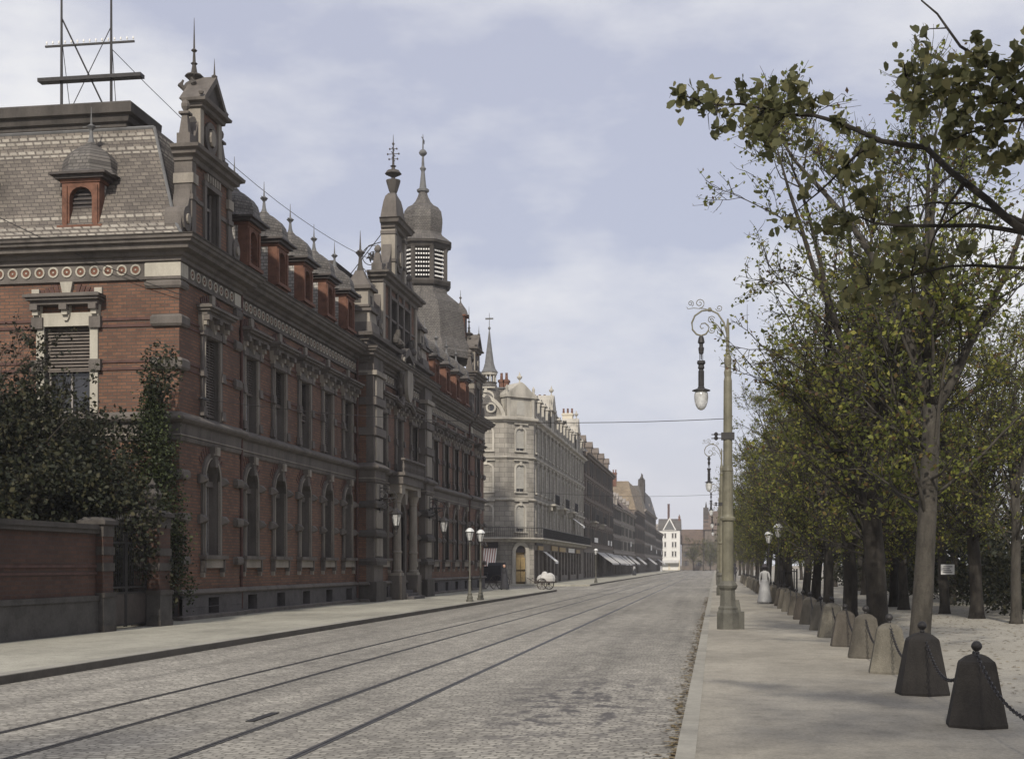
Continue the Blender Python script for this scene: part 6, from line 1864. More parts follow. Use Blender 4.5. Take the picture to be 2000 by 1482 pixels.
ch = empty('corner_house', (-15.7, 113.4, 0), 'pale stone corner house with a chamfered corner, balconies and steep slate roof', 'house')
SH = [None, 'blind', 'blind', None, 'blind', 'blind']
FL = [(4.55, 2.3, True), (8.0, 2.35, True), (11.55, 1.95, True)]
# side towards the viewer
fS = facade(ch, (-27.0, 0), -PI / 2, 24.9, [], [], 'cs', 'cs_plain', top=14.1, z0=3.7, part='side_wall')
# (frames are local to the house origin)
C1 = (-2.1, 0.0); C2 = (0.0, 2.1)
for k, (zs, h, ar) in enumerate(FL + [(15.0, 1.6, True)]):
    for s in ((23.1, 20.4) if k < 3 else (23.1,)):
        w_ = house_window(ch, 1.15, h, ('cs_plain', ar), 'blind'); w_.location = (-27.0 + s, 0.0 - (0.0 if k < 3 else -0.0), zs); w_.rotation_euler[2] = -PI / 2
# big round gable on the side wall
mb = MB(fS)
A = arch(2.6, 14.1, 2.2, 12, 22.0)
mb.prism([(19.4, 13.9)] + A + [(24.6, 13.9)], -0.4, 0.0, 0)
mb.ring([(19.1, 14.1)] + arch(2.9, 14.1, 2.5, 12, 22.0) + [(24.9, 14.1)], [(19.4, 14.1)] + A + [(24.6, 14.1)], -0.4, 0.16, 1, closed=False)
mb.build('round_gable', ['cs', 'cs_plain'], ch)
ang = -PI / 4
fC = facade(ch, C1, ang, 2.97, FL, [1.485], 'cs', 'cs_plain', top=14.1, z0=3.7, shuts=['blind'], w=0.95, part='corner_wall')
bays = [1.6 + i * 2.95 for i in range(15)]
fE = facade(ch, C2, 0.0, 44.5, FL, bays, 'cs', 'cs_plain', top=14.1, z0=3.7, shuts=SH, w=1.0, part='street_wall')
edge = [(-27.0, 0), (-2.1, 0), (0, 2.1), (0, 46.6), (-12, 46.6)]
mb = MB(WORLD)
for z in (7.3, 10.95): mb.path([(0, z - 0.12), (0.1, z - 0.1), (0.2, z), (0.2, z + 0.08), (0, z + 0.12)], edge)
mb.path([(0, 13.9), (0.12, 14.0), (0.15, 14.1), (0.42, 14.2), (0.45, 14.38), (0, 14.5)], edge)
mb.path([(0, 3.6), (0.3, 3.66), (0.34, 3.85), (0.9, 3.9), (0.9, 4.02), (0, 4.05)], edge)
mb.box(-27, -3, 46.2, 46.6, 0, 14.1)
mb.build('cornices', 'cs_plain', ch)
mb = MB(WORLD)
off = 0.86
for a, b_ in (((-27, -off), (-2.1 + 0.36, -off)), ((-1.75, -off), (off, 1.74)), ((off, 1.74), (off, 46.5))):
    a = Vector(a); b_ = Vector(b_); n = int((b_ - a).length / 0.18)
    for i in range(n): 
        p = a.lerp(b_, i / n); mb.box(p.x - 0.013, p.x + 0.013, p.y - 0.013, p.y + 0.013, 4.03, 4.85)
    mb.tube([(a.x, a.y, 4.87), (b_.x, b_.y, 4.87)], 0.03, 4)
mb.build('balcony_railing', 'iron', ch)
# ground floor: piers, openings, arched corner door
fS0 = fr(-27.0, 0, 1, 0, 0, -1)
def shopfront(root, f, W_, z1, openings, wallm, name='ground_floor'):
    mb = MB(f); mb.wall(0, W_, 0, z1, 0, openings, 0.5, 0, 0)
    o = mb.build(name, wallm, root, fix=False)
    for h in openings:
        mb = MB(f); mb.box(h[0], h[1], -0.5, -0.46, h[2], h[3])
        g = mb.build('shop_window', 'glass', root)
        mb = MB(f)
        mb.box(h[0], h[1], -0.46, -0.38, h[2], h[2] + 0.5); mb.box((h[0] + h[1]) / 2 - 0.04, (h[0] + h[1]) / 2 + 0.04, -0.46, -0.38, h[2], h[3]); mb.box(h[0], h[1], -0.46, -0.38, h[3] - 0.6, h[3] - 0.5)
        mb.build('mullion', 'wood_dk', g)
shopfront(ch, fS0, 24.9, 3.65, [(21.2, 24.0, 0.1, 3.05), (17.5, 20.3, 0.1, 3.05)], 'cs')
shopfront(ch, fC, 2.97, 3.65, [(0.9, 2.05, 0.0, 2.75)], 'cs')
for o in [x for x in ch.children if x.name.startswith('shop_window')][-1:]:
    for k in list(o.children): bpy.data.objects.remove(k)
    o.name = 'door'; o.data.materials.clear(); o.data.materials.append(M['door_tan']); o.location = Vector((0.25 * math.cos(ang), 0.25 * math.sin(ang), 0))
    for q in range(2):
        mb = MB(fC); mb.box(0.98 + q * 0.52, 1.44 + q * 0.52, -0.22, -0.18, 0.2, 1.1); mb.box(0.98 + q * 0.52, 1.44 + q * 0.52, -0.22, -0.18, 1.25, 2.3); mb.build('door_panel', 'gilt', o)
mb = MB(fC)
mb.ring([(0.55, 0)] + arch(0.93, 2.75, 0.95, 8, 1.475) + [(2.4, 0)], [(0.9, 0)] + arch(0.575, 2.75, 0.6, 8, 1.475) + [(2.05, 0)], -0.1, 0.14, 0, closed=False)
mb.prism(arch(0.575, 2.75, 0.6, 8, 1.475), -0.2, 0.02, 1)
mb.build('door_arch', ['cs_plain', 'black'], ch)
ops = [(0.8 + i * 2.95, 3.0 + i * 2.95, 0.6 if i % 3 else 0.0, 2.95) for i in range(14)]
shopfront(ch, fE, 44.5, 3.65, ops, 'cs_dark')
signboard(ch, fS0, 18.6, 24.2, 3.12, 3.62, 'black', o=0.12).name = 'shop_sign'
text_mesh('RÉUNIS', 0.42, 'gilt', bpy.data.objects['shop_sign'], (-27 + 22.65, -0.155, 3.36), (R(90), 0, 0), 0.008, width=1.25)
mb = MB(WORLD); mb.add([(-27 + 18.8, -0.1, 3.1), (-27 + 24.1, -0.1, 3.1), (-27 + 24.1, -1.1, 1.75), (-27 + 18.8, -1.1, 1.75), (-27 + 24.1, -1.12, 1.55), (-27 + 18.8, -1.12, 1.55)], [(0, 1, 2, 3), (3, 2, 4, 5)]); mb.build('awning', 'striped', ch, fix=False)
for s0, s1, z0, z1, m_ in ((2.2, 5.6, 3.0, 3.35, 'gilt'), (0.6, 5.4, 3.4, 3.6, 'black'), (12.0, 17.0, 3.05, 3.5, 'gilt'), (18.5, 24, 3.0, 3.45, 'gilt'), (27, 33, 3.0, 3.45, 'white'), (35, 39, 3.0, 3.4, 'gilt')):
    signboard(ch, fE, s0, s1, z0, z1, m_)
awning(ch, fE, 6.0, 8.2, 2.9, 2.0, 1.2, 'white'); awning(ch, fE, 31.5, 33.8, 6.8, 6.0, 1.2, 'white')
for s0 in (9.5, 18.4, 27.2): balcony(ch, fE, s0, s0 + 3.4, 7.4)
# roof: mansard of slate with dormers and gables
mb = MB(WORLD)
def ring_roof(mb, plan_, z0, plan2, z1, m=0):
    for i in range(len(plan_) - 1):
        a, b_ = plan_[i], plan_[i + 1]; c, d = plan2[i + 1], plan2[i]
        mb.add([(a[0], a[1], z0), (b_[0], b_[1], z0), (c[0], c[1], z1), (d[0], d[1], z1)], [(0, 1, 2, 3)], m)
in1 = [(-27, 1.2), (-2.6, 1.2), (-1.2, 2.6), (-1.2, 45.4), (-12, 45.4)]
in2 = [(-27, 5), (-6, 5), (-5, 6), (-5, 42), (-12, 42)]
ring_roof(mb, edge, 14.4, in1, 17.0); ring_roof(mb, in1, 17.0, in2, 18.0)
mb.add([(-27, 5, 18), (-6, 5, 18), (-5, 6, 18), (-5, 42, 18), (-12, 42, 18), (-27, 42, 18)], [(0, 1, 2, 3, 4, 5)])
mb.build('roof', 'slate_plain', ch, fix=False)
mb = MB(WORLD); mb.path([(0, 16.95), (0.15, 17.0), (0.15, 17.12), (0, 17.15)], in1); mb.build('roof_curb', 'zinc', ch)
for i, s in enumerate(bays):
    if i in (4, 12): continue
    mansard_dormer(ch, fE, s, 14.75, 0.8, 1.3, back=1.3)
# corner gable with ball and two street gables
def stone_gable(f, sc, w, z, h, name='stone_gable', win=True):
    mb = MB(f)
    mb.box(sc - w / 2, sc + w / 2, -1.8, 0.02, z, z + h * 0.55)
    for sg in (-1, 1): mb.box(sc + sg * (w / 2 - 0.15) - 0.15, sc + sg * (w / 2 - 0.15) + 0.15, -0.4, 0.12, z, z + h * 0.55)
    mb.box(sc - w / 2 - 0.12, sc + w / 2 + 0.12, -1.8, 0.25, z + h * 0.55, z + h * 0.62)
    mb.prism([(sc - w / 2 - 0.1, z + h * 0.62), (sc + w / 2 + 0.1, z + h * 0.62), (sc + w * 0.12, z + h * 0.92), (sc, z + h * 0.97), (sc - w * 0.12, z + h * 0.92)], -1.6, 0.2)
    mb.lathe([(0.14, z + h * 0.93), (0.06, z + h), (0.05, z + h + 0.1), (0.22, z + h + 0.28), (0.24, z + h + 0.4), (0.1, z + h + 0.52), (0.02, z + h + 0.8)], sc, -0.1, 8)
    for sg in (-1, 1): mb.lathe([(0.16, z + h * 0.62), (0.1, z + h * 0.72), (0.14, z + h * 0.8), (0.03, z + h * 0.88)], sc + sg * (w / 2), 0.0, 8)
    g = mb.build(name, 'cs_plain', ch)
    if win:
        n = (0, 0)
        mb = MB(f)
        mb.prism([(sc - 0.42, z + 0.25)] + arch(0.42, z + h * 0.36, 0.36, 6, sc)[0:] + [(sc + 0.42, z + 0.25)], -0.05, 0.05)
        mb.build('pane', 'shutter', g)
    return g
stone_gable(fC, 1.485, 2.9, 14.4, 3.2)
stone_gable(fE, bays[4], 3.0, 14.4, 3.9); stone_gable(fE, bays[12], 3.0, 14.4, 4.2)
chimney(ch, -1.9, 20.5, 16.5, 18.3, 0.5, 0.9, 3, 'cs_plain'); chimney(ch, -1.6, 43.8, 16.5, 19.6, 0.6, 0.6, 3, 'render_cream')
chimney(ch, -3.2, 4.2, 16.5, 18.2, 0.2, 0.3, 1); chimney(ch, -2.75, 4.2, 16.5, 18.2, 0.2, 0.3, 1)
# oriel turret with arcaded lantern and slender spire
tt = MB(WORLD)
tx, ty = -3.75, 0.9
tt.lathe([(1.2, 14.3), (1.2, 15.4), (1.3, 15.5), (1.15, 15.7), (1.1, 16.2), (0.9, 16.8), (0.7, 17.1), (0.62, 17.4), (0.7, 17.5), (0.62, 17.55)], tx, ty, 16)
turret = tt.build('spire_turret', 'slate_plain', ch, smooth=False)
mb = MB(WORLD)
for k in range(10):
    a = 2 * PI * k / 10; mb.lathe([(0.06, 17.5), (0.06, 18.15)], tx + 0.55 * math.cos(a), ty + 0.55 * math.sin(a), 6)
mb.lathe([(0.66, 18.15), (0.7, 18.25), (0.7, 18.38), (0.6, 18.4)], tx, ty, 16); mb.build('arcade', 'cs_plain', turret)
mb = MB(WORLD)
mb.lathe([(0.78, 18.38), (0.55, 18.7), (0.4, 19.2), (0.27, 20.2), (0.12, 21.4), (0.04, 22.1), (0.12, 22.2), (0.12, 22.3), (0.03, 22.4), (0.02, 23.5), (0.005, 23.6)], tx, ty, 12)
mb.box(tx - 0.35, tx + 0.35, ty - 0.01, ty + 0.01, 23.0, 23.15)
mb.build('spire', 'zinc', turret)
mb = MB(fr(tx, ty, 1, 0, 0, -1))
disk_ring(mb, 0.35, 15.2, 0.3, 0.45, 0.9, 1.25, 14); disk(mb, 0.35, 15.2, 0.3, 0.9, 1.15, 12, 1); mb.build('round_dormer', ['cs_plain', 'glass'], turret)

# ------------------------------------------------------------------ the shop houses beyond, one thing each
def row_house(y0, y1, eave, ridge, label, wallm, roofm, nfl, shuts, bw=1.05, roof='gable', depth=10, x=-15.7, dorm=3, awn=(), signs=(), chims=((0.5, 1.2),), gablem=None, arched=False, gh=3.6, balc=()):
    W_ = y1 - y0
    h_ = empty('town_house', (x, y0, 0), label, 'house', 'shop houses along the left side of the street')
    fh = (eave - gh) / nfl
    floors = [(gh + fh * k + 0.6, fh * 0.6, arched) for k in range(nfl)]
    n = max(2, int(W_ / 3.2))
    bs = [W_ * (i + 0.5) / n for i in range(n)]
    f = facade(h_, (0, 0), 0.0, W_, floors, bs, wallm, 'cs_plain' if gablem else wallm, top=eave, z0=gh, shuts=shuts, w=bw, part='street_wall')
    shopfront(h_, f, W_, gh, [(b_ - W_ / n * 0.36, b_ + W_ / n * 0.36, 0.1, gh - 0.8) for b_ in bs], 'cs_dark')
    mb = MB(WORLD)
    mb.box(-depth, 0.0, 0.0, 0.3, 0, eave, 0); mb.build('side_wall', gablem or wallm, h_)
    mb = MB(WORLD); mb.box(-depth, 0.0, W_ - 0.3, W_, 0, eave, 0); mb.build('side_wall', gablem or wallm, h_)
    mb = MB(EAST)
    mb.box(0, W_, 0.0, 0.35, eave - 0.3, eave, 0); mb.box(0, W_, 0.0, 0.55, eave, eave + 0.18, 0); mb.box(0, W_, 0.0, 0.22, gh - 0.15, gh + 0.15, 0)
    for k in range(1, nfl): mb.box(0, W_, 0.0, 0.14, gh + fh * k, gh + fh * k + 0.14, 0)
    mb.build('cornice', wallm, h_)
    mb = MB(WORLD)
    if roof == 'gable':
        mb.add([(0.5, -0.1, eave + 0.05), (0.5, W_ + 0.1, eave + 0.05), (-depth / 2, W_ + 0.1, ridge), (-depth / 2, -0.1, ridge), (-depth - 0.4, -0.1, eave), (-depth - 0.4, W_ + 0.1, eave)], [(0, 1, 2, 3), (3, 2, 5, 4)])
        mb.build('roof', roofm, h_, fix=False)
        mb = MB(WORLD); mb.add([(0, 0.05, eave), (-depth, 0.05, eave), (-depth / 2, 0.05, ridge - 0.1), (0, W_ - 0.05, eave), (-depth, W_ - 0.05, eave), (-depth / 2, W_ - 0.05, ridge - 0.1)], [(0, 1, 2), (3, 4, 5)]); mb.build('gable_wall', gablem or wallm, h_, fix=False)
    else:
        p1 = [(-depth, 0), (0.3, 0), (0.3, W_), (-depth, W_)]; p2 = [(-depth, 0.9), (-1.3, 0.9), (-1.3, W_ - 0.9), (-depth, W_ - 0.9)]
        ring_roof(mb, p1, eave + 0.1, p2, ridge); mb.add([(*q, ridge) for q in p2], [(0, 1, 2, 3)])
        mb.build('roof', roofm, h_, fix=False)
    for i in range(dorm):
        s = W_ * (i + 0.5) / dorm
        mansard_dormer(h_, fr(-0.35 if roof != 'gable' else -0.9, 0, 0, 1, 1, 0), s, eave + 0.3 + (0.4 if roof == 'gable' else 0), 0.9, 1.2, ped=True, m=wallm, back=1.5)
    for cx, cy in chims: chimney(h_, -depth / 2 + cx, cy, ridge - 1.0, ridge + 1.7, 0.4, 0.6, 2)
    for a in awn: awning(h_, f, *a)
    for a in signs: signboard(h_, f, *a)
    for a in balc: balcony(h_, f, *a)
    return h_, f
row_house(160.5, 206.3, 15.2, 17.2, 'dark brown stone shop house with an attic block next to the pale corner house', 'render_brown', 'slate_plain', 4, ['open', None, 'open'], roof='mansard', dorm=5,
          awn=((0.5 + 16, 29, 3.4, 1.9, 2.2), (32, 44, 3.4, 1.9, 2.2)), signs=((11, 16, 4.6, 5.2, 'white', 0.3), (33, 35, 4.5, 5.2, 'white', 0.3), (38, 40, 4.5, 5.2, 'white', 0.3)), chims=((2.5, 3.0),), balc=((8, 12, 7.2), (20, 24, 7.2)), gh=4.0)
row_house(206.5, 224.0, 10.8, 12.2, 'low dark shop house squeezed between the brown house and the cream gable', 'render_grey', 'slate_plain', 3, ['open', 'open'], roof='mansard', dorm=3, awn=((1.5, 8, 3.3, 1.8, 2.0), (9.5, 16, 3.3, 1.8, 2.0)), gh=3.6)
row_house(224.2, 262.0, 11.0, 17.5, 'shop house with a bright cream gable wall and a brick chimney', 'render_grey', 'tile_brown', 3, ['open', None, 'open'], dorm=4, gablem='render_white', depth=11, awn=((2, 10, 3.3, 1.9, 1.8), (16, 26, 3.3, 1.9, 1.8)), signs=((20, 22, 5, 5.9, 'white', 0.4),), chims=((1.0, 1.2),))
row_house(262.2, 299.0, 12.4, 18.2, 'shop house with a tall tan tiled roof', 'render_brown', 'tile_tan', 3, ['open', 'blind', 'open'], dorm=2, depth=9, roof='mansard', awn=((4, 14, 3.3, 1.9, 1.8),))
h5, f5 = row_house(299.2, 356.0, 14.0, 19.5, 'tall dark shop house crowned by an ornate pinnacled gable', 'render_grey', 'slate_plain', 4, ['open', None], dorm=3, depth=9, roof='mansard', awn=((8, 22, 3.4, 1.9, 2.0),), signs=((20, 25, 5.2, 6.4, 'white', 0.5), (50, 53, 4.6, 5.6, 'white', 0.5)), chims=((2.0, 30),))
mb = MB(fr(-0.3, 0, 0, 1, 1, 0))
mb.box(1, 6, -1.2, 0.2, 14, 19.6); mb.prism([(1, 19.6), (6, 19.6), (5, 21), (2, 21)], -1.2, 0.2)
for s in (1.2, 3.5, 5.8): mb.lathe([(0.4, 19.5), (0.35, 20.8), (0.5, 21.0), (0.15, 21.6), (0.05, 22.3)], s, -0.4, 8)
mb.build('pinnacled_gable', 'stone_dk', h5)
row_house(356.2, 402.0, 10.6, 14.4, 'last low shop house before the white house that closes the street', 'render_grey', 'tile_brown', 3, ['open', None], dorm=2, depth=9, awn=((6, 20, 3.3, 1.9, 2.0),), signs=((26, 30, 4.6, 5.6, 'white', 0.5),))

# white house closing the street
wh = empty('white_house', (-17.9, 430, 0), 'whitewashed house with a dark roof and chimney stack closing the street', 'house')
fw = facade(wh, (0, 0), -PI / 2, 6.7, [(4.4, 1.6, False), (7.4, 1.6, False), (10.3, 1.5, False)], [1.0, 2.0, 4.4, 5.3], 'render_white', 'render_white', top=12.8, z0=3.2, w=0.55)
fw2 = fr(0, 0, 1, 0, 0, -1)
shopfront(wh, fw, 6.7, 3.2, [(0.6, 3.0, 0.1, 2.6), (3.6, 6.1, 0.1, 2.6)], 'render_cream')
mb = MB(WORLD); mb.box(0, 6.7, 0.3, 10, 0, 12.8); mb.build('body_wall', 'render_white', wh)
mb = MB(WORLD); mb.add([(-0.3, -0.4, 12.8), (7.0, -0.4, 12.8), (7.0, 4.5, 16.6), (-0.3, 4.5, 16.6), (-0.3, 10, 12.8), (7, 10, 12.8)], [(0, 1, 2, 3), (3, 2, 5, 4), (0, 3, 4), (1, 5, 2)]); mb.build('roof', 'slate_plain', wh, fix=False)
mb = MB(fw); mb.prism([(1.5, 12.7), (5.2, 12.7), (3.4, 16.3)], -3.0, 0.1, 0); mb.ring([(1.1, 12.7), (5.6, 12.7), (3.4, 16.9)], [(1.6, 12.9), (5.1, 12.9), (3.4, 16.2)], -3.0, 0.35, 1); mb.build('gable_dormer', ['zinc', 'render_white'], wh)
chimney(wh, 2.9, 6.0, 15, 21.5, 0.35, 0.35, 0, 'brick_dark'); chimney(wh, 6.4, 4.0, 15, 17.4, 0.3, 0.4, 1)
awning(wh, fw, 0.4, 6.4, 3.2, 2.5, 1.6)
# low brown house, church like building, far right
def simple_house(name, x, y, w, d, eave, ridge, label, wallm, roofm, axis='x', nw=3, fl=2):
    h_ = empty(name, (x, y, 0), label, 'house')
    fl_ = [(1.4 + k * 3.0, 1.6, False) for k in range(fl)]
    facade(h_, (0, 0), -PI / 2, w, fl_, [w * (i + 0.5) / nw for i in range(nw)], wallm, wallm, top=eave, w=1.0, shuts=['open', None])
    mb = MB(WORLD); mb.box(0, w, 0.3, d, 0, eave); mb.build('body_wall', wallm, h_)
    mb = MB(WORLD)
    if axis == 'x':
        mb.add([(-0.4, -0.5, eave), (w + .4, -0.5, eave), (w + .4, d / 2, ridge), (-0.4, d / 2, ridge), (-0.4, d + .5, eave), (w + .4, d + .5, eave)], [(0, 1, 2, 3), (3, 2, 5, 4), (0, 3, 4), (1, 5, 2)])
    else:
        mb.add([(-0.4, -0.3, eave), (-0.4, d, eave), (w / 2, d, ridge), (w / 2, -0.3, ridge), (w + .4, -0.3, eave), (w + .4, d, eave)], [(0, 1, 2, 3), (3, 2, 5, 4), (0, 3, 4), (1, 5, 2)])
    mb.build('roof', roofm, h_, fix=False)
    return h_
simple_house('low_house', -11.0, 440, 9, 9, 8.5, 13.4, 'low brown roofed house right of the white house', 'render_brown', 'tile_brown')
k = simple_house('hall', -3.4, 436, 18, 14, 13.0, 19.4, 'large hazy brown hall with a steep roof and stepped gable at the street end', 'render_brown', 'tile_brown', 'x', 5, 3)
mb = MB(WORLD)
for i in range(5): mb.box(-0.5, 1.2, 1.0 + i * 1.3, 14 - 1.0 - i * 1.3, 13 + i * 1.5, 14.5 + i * 1.5)
mb.lathe([(0.4, 20), (0.3, 21), (0.05, 22.5)], 0.4, 7, 8); mb.build('stepped_gable', 'stone_dk', k)
simple_house('low_house', -7.0, 418, 4.2, 8, 5.0, 8.0, 'small brown house in the haze before the large hall', 'render_brown', 'tile_brown', 'y', 1, 1)
for i, (x, y) in enumerate(((-6.5, 408), (-3.5, 400), (0.5, 396), (-1.5, 412), (4.0, 404))):
    c = copy_tree(protos[i % 4], None, (x, y, 0), i * 1.3); c.scale = (0.95, 0.95, 0.9)
    c['label'] = ['small hazy tree at the foot of the low brown house right of the white house', 'small hazy tree before the little brown house', 'small hazy tree in front of the left half of the large hall', 'small hazy tree farthest back before the large hall', 'small hazy tree in front of the right half of the large hall'][i]; c['group'] = 'hazy trees at the end of the street'

# ------------------------------------------------------------------ people and carts
M['dress'] = plain('pale_summer_dress', (0.36, 0.36, 0.36), 0.9, 0.15, 5, 0.2)
M['coat'] = plain('dark_cloth', (0.035, 0.035, 0.04), 0.9, 0.3, 8, 0.2)
M['skin'] = plain('skin', (0.42, 0.26, 0.19), 0.6, 0.1, 8, 0.05)
M['straw'] = plain('dark_straw_hat', (0.05, 0.045, 0.05), 0.8, 0.3, 12, 0.2)
M['brown_cloth'] = plain('brown_cloth', (0.12, 0.09, 0.07), 0.9, 0.3, 8, 0.2)
def person(loc, rotz, label, H=1.65, top='coat', bottom='coat', skirt=False, hat=True, stride=0.16, group=None):
    g = empty('person', loc, label, 'person', group, rotz)
    k = H / 1.7
    J = [(0, 0, 0.92), (0, 0.0, 1.1), (0, -0.01, 1.3), (0, 0.0, 1.44), (0, 0.01, 1.50), (0, 0.02, 1.58), (0, 0.03, 1.64),
         (0.17, 0, 1.40), (0.22, -0.03, 1.14), (0.2, 0.08, 0.92), (0.19, 0.13, 0.83), (-0.17, 0, 1.40), (-0.22, 0.03, 1.14), (-0.21, 0.0, 0.9), (-0.2, 0.02, 0.81),
         (0.09, 0, 0.88), (0.1, stride * 0.7, 0.48), (0.1, stride * 0.6, 0.08), (0.1, stride * 0.6 + 0.15, 0.03), (-0.09, 0, 0.88), (-0.1, -stride * 0.4, 0.48), (-0.1, -stride * 1.4, 0.1), (-0.1, -stride * 1.4 + 0.14, 0.03)]
    E_ = [(0, 1), (1, 2), (2, 3), (3, 4), (4, 5), (5, 6), (3, 7), (7, 8), (8, 9), (9, 10), (3, 11), (11, 12), (12, 13), (13, 14), (0, 15), (15, 16), (16, 17), (17, 18), (0, 19), (19, 20), (20, 21), (21, 22)]
    Rr = [(0.14, 0.11), (0.125, 0.1), (0.16, 0.11), (0.07, 0.06), (0.055, 0.055), (0.085, 0.1), (0.075, 0.09), (0.06, 0.06), (0.045, 0.045), (0.035, 0.035), (0.04, 0.025), (0.06, 0.06), (0.045, 0.045), (0.035, 0.035), (0.04, 0.025),
          (0.09, 0.09), (0.06, 0.06), (0.045, 0.045), (0.035, 0.03), (0.09, 0.09), (0.06, 0.06), (0.045, 0.045), (0.035, 0.03)]
    me = bpy.data.meshes.new('body')
    me.from_pydata([(x * k, y * k, z * k) for x, y, z in J], E_, [])
    o = bpy.data.objects.new('body', me); col.objects.link(o); o.parent = g
    sk = o.modifiers.new('skin', 'SKIN'); ss = o.modifiers.new('sub', 'SUBSURF'); ss.levels = 1; ss.render_levels = 1
    sl = me.skin_vertices[0].data
    for i, (a, b_) in enumerate(Rr): sl[i].radius = (a * k, b_ * k)
    sl[0].use_root = True
    me.materials.append(M[top])
    mb = MB(WORLD)
    mb.lathe([(0.05, 1.5 * k), (0.085, 1.54 * k), (0.1, 1.6 * k), (0.1, 1.66 * k), (0.075, 1.71 * k), (0.02, 1.73 * k)], 0, 0.03, 10); mb.box(-0.015, 0.015, 0.12, 0.15, 1.58 * k, 1.63 * k)
    mb.build('face', 'skin', g, smooth=True)
    mb = MB(WORLD); mb.lathe([(0.03, 1.5 * k), (0.08, 1.53 * k), (0.112, 1.6 * k), (0.113, 1.68 * k), (0.08, 1.735 * k), (0.02, 1.75 * k)], 0, -0.012, 10); mb.build('hair', 'straw', g, smooth=True)
    if skirt:
        mb = MB(WORLD); mb.lathe([(0.135, 1.08 * k), (0.16, 0.98 * k), (0.2, 0.85 * k), (0.25, 0.5 * k), (0.31, 0.12 * k), (0.32, 0.05 * k)], 0, 0, 18); mb.build('skirt', bottom, g, smooth=True)
    if hat:
        mb = MB(WORLD); r = 0.22 if skirt else 0.15
        mb.lathe([(r, 1.655 * k), (r, 1.67 * k), (0.11, 1.69 * k), (0.105, 1.78 * k), (0.06, 1.81 * k), (0.01, 1.815 * k)], 0, 0.02, 14); mb.build('hat', 'straw', g)
    return g
person((2.1, 58.2, 0), 0.0, 'woman in a long pale dress and dark hat walking away beside the bollards', 1.6, 'dress', 'dress', True)
person((-13.75, 86.8, 0), 2.6, 'dark dressed person standing on the corner by the lanterns', 1.66, 'coat', 'coat', True, hat=False)
person((1.9, 132.0, 0), 0.2, 'small dark figure far along the right pavement', 1.7, 'coat', 'coat', False)
person((1.2, 150.0, 0), 3.0, 'small brown clad figure far along the right pavement, behind the dark one', 1.65, 'brown_cloth', 'brown_cloth', True)
person((-12.6, 210.0, 0), 1.0, 'tiny pale figure before the distant shop awnings', 1.65, 'dress', 'coat', True)
person((-13.2, 330.0, 0), 1.0, 'tiny pale dressed figure at the far end of the left pavement', 1.65, 'dress', 'dress', True)
def wheel(mb, x, y, r, w=0.05, m=0):
    f = fr(x, y, 0, 1, 1, 0)
    old = mb.xf; mb.xf = f
    disk_ring(mb, 0, r, r - 0.05, r, -w / 2, w / 2, 20, m); disk(mb, 0, r, 0.07, -w, w, 8, m)
    for k in range(10):
        a = 2 * PI * k / 10
        mb.prism([(0.05 * math.cos(a + .3), r + 0.05 * math.sin(a + .3)), ((r - 0.04) * math.cos(a + .02), r + (r - 0.04) * math.sin(a + .02)), ((r - 0.04) * math.cos(a - .02), r + (r - 0.04) * math.sin(a - .02)), (0.05 * math.cos(a - .3), r + 0.05 * math.sin(a - .3))], -0.015, 0.015, m)
    mb.xf = old
ca = empty('carriage', (-15.9, 94.5, -0.13), 'dark hooded carriage standing in the side street beside the brick building', 'carriage', rotz=R(80))
mb = MB(WORLD); mb.box(-0.55, 0.55, -0.9, 0.6, 0.65, 1.05, 0); mb.prism([(-0.6, 1.05), (0.6, 1.05), (0.6, 1.75), (0.45, 1.95), (-0.45, 1.95), (-0.6, 1.75)], -0.9, 0.1, 0); mb.box(-0.5, 0.5, 0.5, 1.1, 0.75, 1.2, 0); mb.box(-0.05, 0.05, 1.0, 2.2, 0.6, 0.68, 0)
mb.build('carriage_body', 'coat', ca)
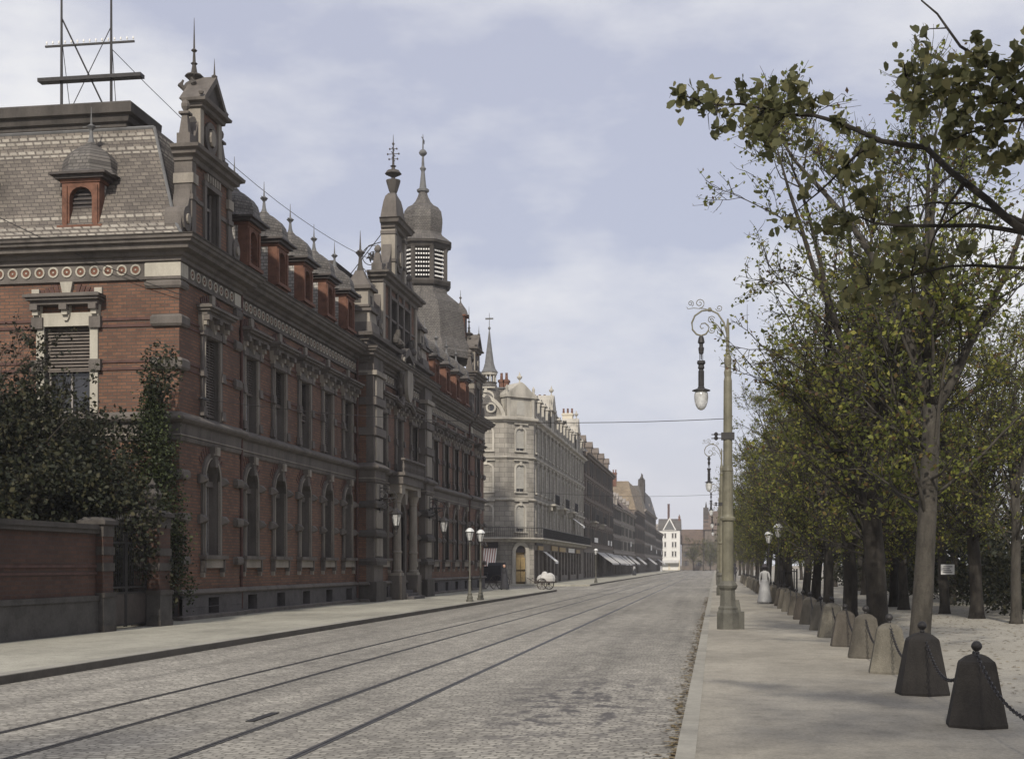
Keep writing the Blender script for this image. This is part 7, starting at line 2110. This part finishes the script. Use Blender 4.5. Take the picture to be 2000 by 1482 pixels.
for x in (-0.68, 0.68):
    for y_, r in ((-0.6, 0.55), (0.9, 0.42)):
        mb = MB(WORLD); wheel(mb, x, y_, r); mb.build('wheel', 'wood_dk', ca)
hc = empty('handcart', (-12.1, 95.2, -0.13), 'small cart piled with pale bundles near the corner house door', 'cart', rotz=R(70))
mb = MB(WORLD); mb.box(-0.45, 0.45, -0.7, 0.7, 0.5, 0.62); mb.tube([(-0.4, 0.7, 0.56), (-0.35, 1.3, 0.85)], 0.025, 5); mb.tube([(0.4, 0.7, 0.56), (0.35, 1.3, 0.85)], 0.025, 5); mb.build('cart_bed', 'wood_dk', hc)
mb = MB(WORLD); rgc = random.Random(3)
for q, (cx_, cy_, cr, chh) in enumerate(((0, -0.35, 0.42, 0.62), (0.05, 0.3, 0.4, 0.5), (-0.1, 0, 0.36, 0.72), (0.12, -0.02, 0.3, 0.6))):
    mb.lathe([(cr * 0.9, 0.6), (cr * rgc.uniform(0.95, 1.1), 0.6 + chh * 0.35), (cr * rgc.uniform(0.7, 0.95), 0.6 + chh * 0.7), (cr * 0.45, 0.6 + chh * 0.93), (0.05, 0.6 + chh)], cx_, cy_, 9, rot=q)
mb.build('cover', 'canvas', hc)
for x in (-0.55, 0.55):
    mb = MB(WORLD); wheel(mb, x, 0, 0.42); mb.build('wheel', 'wood_dk', hc)

# ------------------------------------------------------------------ faint street dust in the air
mb = MB(WORLD); mb.box(-60, 60, -45, 480, -1.2, 33.0)
hz = mb.build('haze', 'black')
m = bpy.data.materials.new('thin_haze'); m.use_nodes = True
nt = m.node_tree; nt.nodes.clear()
out = N(nt, 'ShaderNodeOutputMaterial'); pv = N(nt, 'ShaderNodeVolumePrincipled')
pv.inputs['Color'].default_value = (0.86, 0.86, 0.9, 1); pv.inputs['Density'].default_value = 0.00042; pv.inputs['Anisotropy'].default_value = 0.2
nt.links.new(pv.outputs[0], out.inputs['Volume'])
hz.data.materials.clear(); hz.data.materials.append(m)
tag(hz, 'thin pale haze of street dust that veils the far houses', 'haze', kind='stuff')
